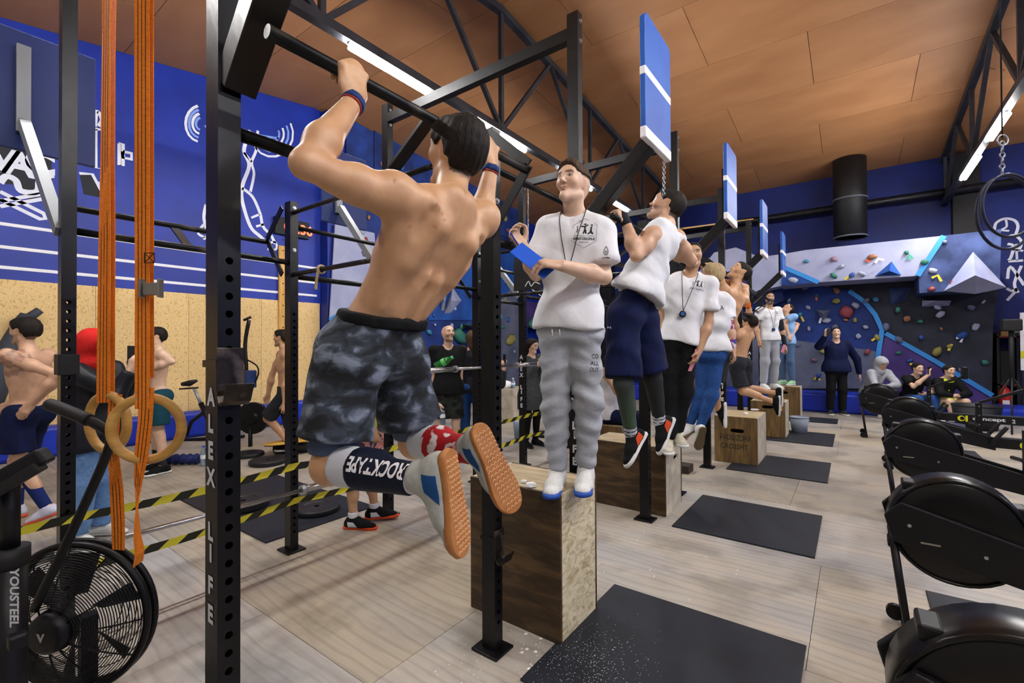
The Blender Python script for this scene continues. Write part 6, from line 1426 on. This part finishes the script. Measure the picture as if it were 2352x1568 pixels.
# ---- second judge, black trousers, on the low box
B0 = G(1540, 1020, .602); J = skel(B0[0], B0[1], .602, -62, 1.80); d0 = depth(J['pel'])
put(J, d0, pel=(1556, 778, 0), nk=(1584, 628, .02), hc=(1592, 588, 0), shL=(1632, 655, -.04), shR=(1538, 655, .06), elL=(1628, 738, -.06), wrL=(1606, 805, -.12), elR=(1518, 735, .05), wrR=(1512, 800, .0), hipL=(1577, 785, 0), hipR=(1536, 785, .03), knL=(1572, 895, -.03), knR=(1536, 900, 0), anL=(1552, 995, 0), anR=(1536, 1012, -.05))
J['hf'] = look(-70, .12); J2 = J
def j2(o, r): emblem(J, r, o, .075, .80, .085, True); lanyard(J, o, .36, True, r)
person(J, 'judge in white t-shirt and black trousers with a stopwatch on the low box', 'c', HAIR_D, .0115, [tee(J, M_TEE, .011, 12, -.06, .70, .012, .018, .013, hook=j2, freq=24), trousers(J, M_BLKC, .012, 4, .012, -.02, .95, .012, .042, .006), shoes(J, cloth('beige_shoe', '#c7c3b0'), M_SOLEW, .009, cloth('yellow_lace', '#c9d123'), cloth('yellow_lace', '#c9d123')), socks(J, cloth('red_sock', '#a8231f'), .2, .011)], 'short', buzz=.8, stub=.12, fine=[(J['hc'], .15, .006), (J['wrL'], .1, .007)], hv=.008, hkw=dict(thick=.006, hairline=.022))
pp = thing('paper_sheet', 'pink paper held low by the judge in black trousers', 'paper', W(1590, 830, d0-.15), 'pink score papers'); MB().prism([W(1598, 800, d0-.16), W(1607, 812, d0-.16), W(1588, 852, d0-.13), W(1580, 852, d0-.13)], _fw, .002).build('sheet', mat('pink_paper', '#d98aa0', .8), pp)
# ---- judge with jeans seen from behind, mid-jump
B0 = W(1597, 1006, 4.62); J = skel(B0[0], B0[1], B0[2], AWAY-18, 1.72); d0 = 4.62
put(J, d0, pel=(1632, 805, 0), nk=(1640, 672, 0), hc=(1634, 632, .05), shL=(1608, 690, .1), shR=(1668, 694, -.02), elL=(1600, 745, .15), wrL=(1610, 800, .2), elR=(1676, 748, -.06), wrR=(1684, 802, -.1), hipL=(1618, 815, .03), hipR=(1645, 815, -.02), knL=(1610, 905, .05), knR=(1636, 905, -.05), anL=(1584, 975, .1), anR=(1606, 985, 0))
J['hf'] = look(LEFT-40, .25); J['tdL'] = nrm(-_r*.5-_fw*.3+np.array((0, 0, -.5))); J['tdR'] = nrm(_fw*.5+np.array((0, 0, -.8))); J['tuR'] = nrm(_fw*.9+np.array((0, 0, .5))); J['tuL'] = nrm(np.array((0, 0, 1.))-_r*.3); J3 = J
def j3(o, r):
    m = MB(); bv = bvh_of(r[1], r[2]); text(m, 'GE', W(1650, 692, d0-.2), _r, (0, 0, 1), .045, .07, bold=0, bvh=bv); text(m, 'KOVA', W(1655, 705, d0-.2), _r, (0, 0, 1), .045, .13, bold=0, bvh=bv); m.build('back_print', M_INK, r[0], fix=False)
    e, w = J3['elR'], J3['wrR']; F_ = Fld(); F_.rc(e+(w-e)*-.3, w, .047, .036, clip=[(w, w-e)]); garment('arm_sleeve', F_, cloth('flag_sleeve', '#2b4fa3', c2='#cfd3da', scale=24, c3='#b0262c', contrast=(.40, .62), detail=1.), o, .011, 0)
person(J, 'person in white t-shirt and blue jeans seen from behind with a patterned arm sleeve', 'b', HAIR_Y, .0125, [tee(J, M_TEE, .0125, 13, -.0, .7, .015, .017, hook=j3), trousers(J, M_JEAN, .0125, 4, .006, .02, .98, .0, .036, .005, 'jeans'), shoes(J, M_SHWHITE, mat('sole_olive', '#6b5c40', .6), .010)], 'short', buzz=.8, fine=[(J['wrR'], .1, .007)], hv=.009, hkw=dict(thick=.022), calf=False)
# ---- third athlete, shirtless, looking up
J = skel(-1.2, 5.4, 0, 180, 1.78); dA = 5.15; J['base'] = np.array((-1.2, 5.45, 0.))
put(J, dA, pel=(1645, 800, .0), nk=(1688, 660, .0), hc=(1700, 626, .0), shL=(1660, 665, -.14), shR=(1706, 690, .14), elL=(1642, 625, -.2), elR=(1712, 660, .2), hipL=(1632, 812, -.06), hipR=(1656, 812, .08), knL=(1602, 880, -.1), knR=(1640, 890, .1), anL=(1598, 940, .28), anR=(1650, 940, .3))
J['wrL'] = np.array((-1.19, 4.98, 2.23)); J['wrR'] = np.array((-1.19, 5.6, 2.23)); J['hf'] = nrm(-_r*.75+np.array((0, 0, .62))); J['hu'] = nrm(np.array((0, 0, .8))+_r*.55)
for q in 'LR': J['hd'+q] = np.array((-.1, 0, 1.)); J['pn'+q] = np.array((-1., 0, 0)); J['curl'+q] = (1., 1.1, .9); J['td'+q] = np.array((0, 0, -1.)); J['tu'+q] = np.array((-1., 0, 0))
person(J, 'shirtless athlete on the third bar looking up at the ceiling', 'a', HAIR_D, .0125, [trousers(J, M_DKG, .013, 5, .014, .12, -.8, .02, None, .005, 'shorts'), shoes(J, M_BLKC, M_SOLEW, .011)], 'short', buzz=.85, stub=.2, muscle=1.1, bare=True, fine=[(J['hc'], .15, .008)], hv=.008, hkw=dict(thick=.006))
# ---- fourth athlete hanging at arm's length, knees bent
J = skel(-1.2, 7.4, 0, 180, 1.76); dA = 6.75; J['base'] = np.array((-1.2, 7.45, 0.))
put(J, dA, pel=(1698, 828, 0), nk=(1708, 765, 0), hc=(1722, 742, .02), shL=(1692, 770, -.14), shR=(1722, 772, .14), elL=(1686, 728, -.18), elR=(1722, 735, .12), hipL=(1690, 838, -.06), hipR=(1706, 836, .08), knL=(1706, 898, -.12), knR=(1714, 892, .12), anL=(1776, 922, -.2), anR=(1782, 902, .05))
J['nk'] = W(1708, 757, dA); J['wrL'] = np.array((-1.19, 7.0, 2.23)); J['wrR'] = W(1718, 692, dA+.05); J['hf'] = nrm(-_r*.5+_fw*.8); J['hdR'] = nrm((-.1, 0, 1)); J['pnR'] = np.array((-1., 0, 0)); J['hdL'] = nrm((-.1, 0, 1)); J['pnL'] = np.array((-1., 0, 0)); J['curlL'] = J['curlR'] = (1., 1.1, .9)
J['tdL'] = nrm(_r*.35+np.array((0, 0, -.9))); J['tuL'] = nrm(-_r*.9+_fw*.3); J['tdR'] = nrm(_r*.3+np.array((0, 0, -.9))); J['tuR'] = nrm(-_r*.9+_fw*.2)
person(J, 'shirtless athlete with an orange wristband hanging from the fourth bar, knees bent', 'a', HAIR_D, .014, [trousers(J, M_DKG, .014, 5, .014, .12, -.85, .015, None, .005, 'shorts'), shoes(J, M_BLKC, M_SOLEW, .011), ('band', lambda o: garment('wristband', Fld().rc(W(1718, 697, dA+.05), W(1718, 703, dA+.05), .04, .04), cloth('band_orange', '#e0661f'), o, .01, 0))], 'short', buzz=.85, muscle=1.1, bare=True, hv=.01, hkw=dict(thick=.012))
# ---- third judge far along, grey trousers
B0 = G(1768, 893, .66); J = skel(B0[0], B0[1], .66, TOWARD+8, 1.86); d0 = depth(J['pel'])
J['hf'] = look(TOWARD-20, .1); put(J, d0, elL=(1795, 748, 0), wrL=(1803, 795, -.05)); J4 = J
def j4(o, r): emblem(J, r, o, .075, .80, .085, False); lanyard(J, o, .36, True, r); F_ = Fld(); F_.rc(J['elL']+(J['shL']-J['elL'])*.3, J['wrL'], .052, .038); garment('arm_sleeve', F_, M_DKG, o, .014, 0)
person(J, 'bearded judge in white t-shirt and grey trousers near the far boxes', 'c', HAIR_D, .0145, [tee(J, M_TEE, .014, 14, -.10, .6, .012, .014, hook=j4), trousers(J, M_GREYJ, .0145, 4, .012, -.02, .97, .012, .042, .006), shoes(J, M_SHWHITE, M_SOLEW, .013)], 'short', buzz=.85, stub=.6, hv=.011, hkw=dict(thick=.006), fine=[(J['hc'], .15, .008)])
pp = thing('paper_sheet', 'pink paper held by the bearded judge', 'paper', J['wrL'], 'pink score papers'); q = J['wrL']; MB().prism([W(1800, 790, d0-.12), W(1806, 793, d0-.12), W(1800, 810, d0-.1), W(1793, 808, d0-.1)], _fw, .002).build('sheet', mat('pink_paper', '#d98aa0'), pp)
# ---- far athlete in a light blue shirt looking up
B0 = G(1804, 886, .65); J = skel(B0[0], B0[1]+.25, .65, LEFT+20, 1.78); d0 = depth(J['pel']); J['hf'] = nrm(-_r*.55+np.array((0, 0, .83))); J['hu'] = nrm(np.array((0, 0, .5))+_r*.85); J['hc'] = J['nk']+np.array((0, 0, .13))+_r*.05; put(J, d0, elR=(1832, 745, 0), wrR=(1818, 772, -.15), elL=(1800, 740, -.1), wrL=(1812, 770, -.2))
person(J, 'athlete in light blue t-shirt leaning the head back by the last box', 'e', HAIR_D, .0155, [tee(J, cloth('sky_tee', '#86b0e0'), .015, 15, -.14, .6, .012, .008), trousers(J, cloth('slate_pants', '#4b6488'), .015, 4, .010, -.02, .95, .01, .04, .005), shoes(J, cloth('mint_shoe', '#9fd0a0'), M_SOLEW, .013)], 'short', buzz=.7, hv=.011, hkw=dict(thick=.004))
# ---- man in navy sweater filming
B0 = G(1922, 952); J = skel(B0[0], B0[1], 0, TOWARD-18, 1.88); d0 = depth(J['pel']); J['b'] = 1.06; J['bw'] = 1.12
put(J, d0, elR=(1880, 796, -.1), wrR=(1896, 770, -.3), elL=(1968, 825, 0), wrL=(1974, 860, 0)); J['hdR'] = np.array((0, 0, 1.)); J['hf'] = look(TOWARD-30, .15)
person(J, 'heavy man in navy sweater filming with a raised phone', 'd', HAIR_D, .0155, [tee(J, M_NAVYC, .0155, 16, -.14, .6, .02, .008, .018, True, 'sweater'), trousers(J, M_BLKC, .0155, 4, .014, -.02, .97, .012, .05, .005), shoes(J, M_DKG, M_SOLEW, .014)], 'short', buzz=.85, hv=.011, hkw=dict(thick=.010), fine=[(J['hc'], .15, .008)])
def phone(p, label, w=.075, h=.15, n=None): 
    t = thing('phone', label, 'phone', p, 'phones held up'); p = np.array(p); n = nrm(n if n is not None else _fw); x = nrm(np.cross(n, (0, 0, 1))); MB().prism([p-x*w/2-(0, 0, h/2), p+x*w/2-(0, 0, h/2), p+x*w/2+(0, 0, h/2), p-x*w/2+(0, 0, h/2)], n, .009).build('case', M_BLK, t, bevel=.003); MB().disc(p+x*w*.25+(0, 0, h*.35), -n, .012, .002, 12).build('lens', M_DKG, t)
phone(W(1904, 762, d0-.36), 'dark phone raised by the man in the navy sweater')
# ---- seated trio before the climbing wall
def seated(px, hy, ang, H, Y=12.30, seat=.43, lean=.25):
    c = oY(px, hy, Y-.1); J = skel(c[0], Y+.15, 0, ang, H); f = J['f']; l = np.array((-f[1], f[0], 0)); o = np.array((c[0], Y+.12, 0)); s = J['s']; J['pel'] = o+(0, 0, seat+.1); J['nk'] = J['pel']+f*lean*.5*s+np.array((0, 0, .47*s)); J['hc'] = J['nk']+f*.07*s+np.array((0, 0, .15*s))
    for n, q in (('L', 1), ('R', -1)):
        J['sh'+n] = J['nk']+l*.18*q*s-np.array((0, 0, .05)); J['hip'+n] = J['pel']+l*.088*q*s; J['kn'+n] = J['hip'+n]+f*.42*s+l*.06*q+np.array((0, 0, .03)); J['an'+n] = J['kn'+n]+f*.06-np.array((0, 0, .47*s-.07)); J['an'+n][2] = .09; J['el'+n] = J['sh'+n]+f*.18*s+l*.06*q-np.array((0, 0, .24*s)); J['wr'+n] = J['kn'+n]-l*.10*q+np.array((0, 0, .10))-f*.06; J['td'+n] = f; J['tu'+n] = np.array((0, 0, 1.))
    J['base'] = np.array((c[0], Y, 0.)); return J
J = seated(1998, 850, TOWARD+2, 1.72, 12.3, .40, .5); J['hf'] = look(TOWARD, -.5); M_HOOD = cloth('grey_hoodie', '#a7abb2', c2='#989da5', scale=20)
def hood(o): s = J['s']; c = J['hc']; F_ = Fld(); f, u, l = hframe(J); F_.rc(c-f*.04+u*.03, c-f*.0+u*.03, .112, .108, k=.03); F_.rc(c-f*.05-u*.05, J['nk'], .1, .11, k=.05); F_.rc(c+f*.11-u*.03, c+f*.2-u*.05, .085, .095, k=.015, mode='s'); garment('hood', F_, M_HOOD, o, .013, .004)
person(J, 'seated person in grey hoodie with the hood up behind the farthest rower', 'e', HAIR_D, .016, [tee(J, M_HOOD, .016, 17, -.1, .6, .02, .012, .02, True, 'hoodie'), ('hood', hood), trousers(J, M_DKG, .016, 4, .014, -.02, .97, .012, .045, .005), shoes(J, M_SHWHITE, M_SOLEW, .015)], None)
J = seated(2092, 862, TOWARD-6, 1.74, 12.3, .30, .3); J['elR'] = J['shR']+J['f']*.2-np.array((0, 0, .15)); J['wrR'] = J['hc']+J['f']*.28-np.array((0, 0, .1)); J['hdR'] = np.array((0, 0, 1.))
person(J, 'seated person in black t-shirt holding a phone before the face', 'd', HAIR_D, .015, [tee(J, M_BLKC, .015, 18, -.1, .7, .02, .010), trousers(J, M_JEAN, .016, 4, .012, -.02, .97, .01, .042, .005), shoes(J, M_SHWHITE, M_SOLEW, .015)], 'short', buzz=.8, hv=.011, hkw=dict(thick=.012), fine=[(J['hc'], .14, .009)])
phone(J['hc']+J['f']*.3-np.array((0, 0, .02)), 'black phone held before the face by a seated person')
J = seated(2164, 868, TOWARD-6, 1.70, 12.3, .28, .3)
def trim(o, r): F_ = Fld(); u, l, f = tframe(J); F_.rc(J['nk']-u*.03-l*.05+f*.05, J['nk']-u*.03+l*.05+f*.05, .05, k=.03); F_.rc(J['nk']+f*.04, J['nk']+u*.1+f*.06, .058, k=.005, mode='s'); garment('collar', F_, mat('neon', '#c3e01a', .6), r[0], .012, 0); m = MB(); text(m, 'A', J['nk']-u*.2+f*.3, l, u, .03, bold=.1, bvh=bvh_of(r[1], r[2])); m.build('chest_mark', mat('neon', '#c3e01a'), r[0], fix=False)
person(J, 'seated youth in black top and neon yellow shorts', 'd', HAIR_D, .015, [tee(J, M_BLKC, .015, 19, -.08, .7, .02, .012, .018, True, 'top', trim), trousers(J, mat('neon', '#c3e01a', .6), .016, 4, .014, -.02, -.6, .02, None, .005, 'shorts'), shoes(J, M_SHWHITE, M_SOLEW, .015)], 'short', buzz=.8, hv=.011, hkw=dict(thick=.014), fine=[(J['hc'], .14, .009)])
# ---- people behind the rig, left to right
def walk(J, amt=.22, q1='L'):
    f = J['f']; q2 = 'R' if q1 == 'L' else 'L'; s = J['s']; J['kn'+q1] = J['kn'+q1]+f*amt*s; J['an'+q1] = J['an'+q1]+f*amt*1.3*s; J['kn'+q2] = J['kn'+q2]-f*amt*.25*s; J['an'+q2] = J['an'+q2]-f*amt*1.4*s+np.array((0, 0, .05)); J['td'+q2] = nrm(f+np.array((0, 0, -.35))); J['tu'+q2] = nrm(np.array((0, 0, 1.))+f*.35); return J
B0 = G(62, 1195); J = skel(B0[0], B0[1], 0, LEFT+4, 1.78); d0 = depth(J['pel']); walk(J, .16, 'R'); put(J, d0, elL=(135, 862, -.1), wrL=(75, 925, -.16), elR=(30, 925, .1), wrR=(-30, 965, .1)); J['curlL'] = .3
def tattoo(V_, C):
    d = np.linalg.norm(V_-(J['shL']+np.array((0, 0, -.03))), axis=1); n = np.sin(V_@np.array((70., 40, 55)))+np.sin(V_@np.array((-45., 80, 60)))+np.sin(V_@np.array((30., -60, 95))); m = (d < .15) & (n > -.4); k = (d < .15) & (n > .9); C[m] = C[m]*.5+np.array((.06, .09, .10))*.5; C[k] = C[k]*.6+np.array((.5, .12, .06))*.4; return C
person(J, 'shirtless tattooed man in navy shorts walking left at the far left edge', 'e', HAIR_D, .0125, [trousers(J, M_NAVYC, .0125, 5, .015, .08, -.75, .02, None, .006, 'shorts'), socks(J, cloth('blue_sock', '#16265f'), .75, .012), shoes(J, cloth('pale_shoe', '#c9cbe0'), mat('sole_coral', '#d65a3c', .6), .011)], 'short', buzz=.8, stub=.3, bare=True, muscle=1.05, post=tattoo, fine=[(J['hc'], .15, .007), (J['wrL'], .1, .007)], hv=.008, hkw=dict(thick=.014))
B0 = G(212, 1240); J = skel(B0[0], B0[1], 0, RIGHT+2, 1.64); d0 = depth(J['pel']); put(J, d0, elR=(268, 905, -.15), wrR=(300, 852, -.1), elL=(285, 900, .15), wrL=(306, 855, .08)); J['hdR'] = nrm(_r*.4+np.array((0, 0, 1))); J['hdL'] = J['hdR']; J['hf'] = look(RIGHT, .02)
def rhood(o): s = J['s']; c = J['hc']; F_ = Fld(); f, u, l = hframe(J); F_.rc(c-f*.03+u*.03, c+f*.01+u*.02, .108, .1, k=.03); F_.rc(c-f*.03-u*.05, J['nk']+u*.02, .09, .105, k=.05); F_.rc(c+f*.10-u*.015, c+f*.2-u*.02, .072, .085, k=.015, mode='s'); garment('hood', F_, cloth('red_hood', '#c01f1f', c2='#d52a26', scale=90), o, .0105, .004)
person(J, 'person in black puffer jacket with a red hood filming with a phone', 'd', HAIR_B, .0125, [tee(J, M_PUFF, .0125, 31, -.30, .6, .05, .018, .03, True, 'puffer_jacket', freq=22), ('hood', rhood), trousers(J, M_DENL, .0125, 4, .014, -.1, .98, .018, .05, .006, 'jeans'), shoes(J, M_SHWHITE, M_SOLEW, .011)], None, fine=[(J['hc'], .13, .007), (J['wrR'], .1, .007)])
phone(W(302, 818, d0-.02), 'phone in a patterned case held by the person in the red hood', .085, .165, _r)
B0 = G(362, 1085); J = skel(B0[0], B0[1], 0, LEFT+50, 1.76); d0 = depth(J['pel']); put(J, d0, elL=(395, 830, -.1), wrL=(325, 850, -.2))
person(J, 'shirtless man in teal shorts half hidden behind the orange straps', 'd', HAIR_D, .0135, [trousers(J, cloth('teal', '#14424f'), .0135, 5, .014, .08, -.8, .02, None, .005, 'shorts'), socks(J, M_DKG, .45, .013), shoes(J, M_BLKC, M_SOLEW, .012)], 'short', buzz=.8, bare=True, hv=.01)
B0 = G(672, 1044); J = skel(B0[0], B0[1], 0, LEFT, 1.80); d0 = depth(J['pel']); walk(J, .24, 'L'); put(J, d0, pel=(655, 895, 0), nk=(652, 800, 0), hc=(647, 776, 0), elL=(655, 870, -.15), wrL=(654, 925, -.2), elR=(625, 860, .15), wrR=(616, 905, .15), knL=(615, 960, -.05), anL=(668, 1020, -.05), shL=(656, 815, -.18), shR=(646, 815, .18), hipL=(656, 905, -.09), hipR=(654, 905, .09), knR=(672, 985, .05))
person(J, 'shirtless man in dark shorts walking left before the OSB wall', 'c', HAIR_D, .013, [trousers(J, M_DKG, .0135, 5, .012, .10, -.95, .012, None, .005, 'shorts'), shoes(J, M_BLKC, M_SOLEW, .012)], 'short', buzz=.8, stub=.3, bare=True, muscle=1.05, fine=[(J['hc'], .14, .008)], hv=.009, hkw=dict(thick=.009))
B0 = G(1030, 1050); J = skel(B0[0], B0[1], 0, TOWARD+12, 1.80); d0 = depth(J['pel']); J['b'] = 1.0; put(J, d0, elR=(998, 870, 0), wrR=(1008, 925, -.1), elL=(1056, 868, 0), wrL=(1056, 922, 0)); J['hf'] = look(TOWARD+35, .2)
person(J, 'bald bearded man in black t-shirt holding a water bottle', 'd', HAIR_B, .013, [tee(J, M_BLKC, .013, 32, -.18, .65, .016, .007), trousers(J, cloth('camo_dark', '#2a2f28', c2='#15171a', scale=14, contrast=(.45, .55)), .0135, 5, .014, -.02, -.95, .02, None, .005, 'shorts'), shoes(J, M_BLKC, M_SOLEW, .012)], None, buzz=.28, stub=.55, fine=[(J['hc'], .14, .007), (J['wrR'], .1, .008)])
bottle(W(1018, 975, d0-.15), 'clear water bottle hanging from the bald man\'s hand', .25, .036, '#9fc4ea', '#e8ecf0', (-.12, 0, 1))
bottle(W(1000, 842, d0-.35), 'green plastic bottle carried under the bald man\'s arm', .26, .05, '#3fae4a', '#4fc08a', _r*.9+np.array((0, 0, .5)), lab='#58b862')
B0 = G(1084, 1030); J = skel(B0[0], B0[1], 0, AWAY+10, 1.74)
person(J, 'person in black jacket and blue jeans standing behind the rear post', 'e', HAIR_B, .015, [tee(J, M_PUFF, .015, 33, -.2, .6, .02, .008, .018, True, 'jacket'), trousers(J, M_JEAN, .015, 4, .012, -.05, .98, .01, .045, .005, 'jeans'), shoes(J, M_SHWHITE, M_SOLEW, .014)], 'long', hv=.011, hkw=dict(thick=.012))
B0 = G(1128, 1040); J = skel(B0[0], B0[1], 0, RIGHT, 1.66); d0 = depth(J['pel']); put(J, d0, elR=(1150, 882, -.12), wrR=(1157, 848, -.15)); J['hdR'] = np.array((0, 0, 1.))
person(J, 'person in dark coat hidden by the post with a phone sticking out', 'e', HAIR_D, .016, [tee(J, M_DKG, .016, 34, -.3, .6, .03, .008, .02, True, 'coat'), trousers(J, M_BLKC, .016, 4, .012, -.05, .98), shoes(J, M_BLKC, M_SOLEK, .014)], 'short', buzz=.8, hv=.012)
phone(W(1158, 826, d0-.15), 'pale phone beside the perforated post', .075, .15, _fw*.5+_r)
B0 = G(1222, 1024); J = skel(B0[0], B0[1], 0, TOWARD+38, 1.62); d0 = depth(J['pel']); put(J, d0, elR=(1208, 868, -.1), wrR=(1235, 838, -.2), elL=(1240, 868, 0), wrL=(1244, 836, -.15)); J['hf'] = look(TOWARD+45, -.2); M_COAT = cloth('grey_coat', '#4a4d50', c2='#3c3f42', scale=40)
person(J, 'dark haired woman in long grey coat and black boots behind the rig', 'd', HAIR_D, .013, [tee(J, M_COAT, .013, 35, -.62, .6, .05, .007, .022, True, 'coat'), trousers(J, M_BLKC, .0135, 4, .006, -.1, .98, .0, .036, .003, 'leggings'), shoes(J, M_BLKC, M_SOLEK, .012, high=True)], 'long', hv=.009, fine=[(J['hc'], .14, .007)])
B0 = G(850, 1205); J = skel(B0[0], B0[1], 0, RIGHT+6, 1.72); d0 = depth(J['pel']); put(J, d0, anR=(812, 1190, -.08), anL=(860, 1168, .08), knR=(806, 1090, -.06), knL=(850, 1075, .08))
person(J, 'person in yellow top and pink floral shorts hidden behind the athlete', 'c', HAIR_B, .0135, [tee(J, cloth('acid_yellow', '#c6cf1f'), .0135, 36, -.12, .6, .014, .006), trousers(J, cloth('floral', '#c9827b', c2='#4a3d52', scale=16, c3='#d8a59a', contrast=(.4, .62), detail=2.), .0135, 5, .014, .0, -.75, .02, None, .006, 'shorts'), socks(J, M_SOCKW, .16, .011), shoes(J, M_BLKC, M_ORANGE, .009, M_SOCKW)], 'short', buzz=.8, hv=.012)
J = seated(1400, 775, RIGHT-30, 1.74, 6.1, .42, .35); B0 = W(1400, 900, 6.4); 
J = skel(B0[0], B0[1], 0, TOWARD+60, 1.74); sft = np.array((0, 0, -.36)); d0 = depth(J['pel'])
for k in ('pel', 'nk', 'hc', 'shL', 'shR', 'elL', 'elR', 'wrL', 'wrR', 'hipL', 'hipR'): J[k] = J[k]+sft
for q in 'LR': J['kn'+q] = J['hip'+q]+J['f']*.40+np.array((0, 0, -.02)); J['an'+q] = J['kn'+q]*np.array((1, 1, 0))+np.array((0, 0, .09))
put(J, d0, wrR=(1408, 888, -.3), elR=(1385, 850, -.2))
person(J, 'person in white t-shirt and navy trousers sitting on a box behind the boy', 'c', HAIR_D, .0135, [tee(J, M_TEE, .0135, 37, -.12, .7, .014, .007), trousers(J, M_NAVYC, .0135, 5, .014, -.02, .97, .012, .045, .006), shoes(J, M_BLKC, M_SOLEW, .012)], 'short', buzz=.8, hv=.011)
bx = J['pel']; plyo(bx[0]-.25, bx[0]+.25, bx[1]-.2, bx[1]+.2, float(bx[2]-.13), 'wooden box under the seated person behind the boy', (M_W3, M_W4, M_W5))
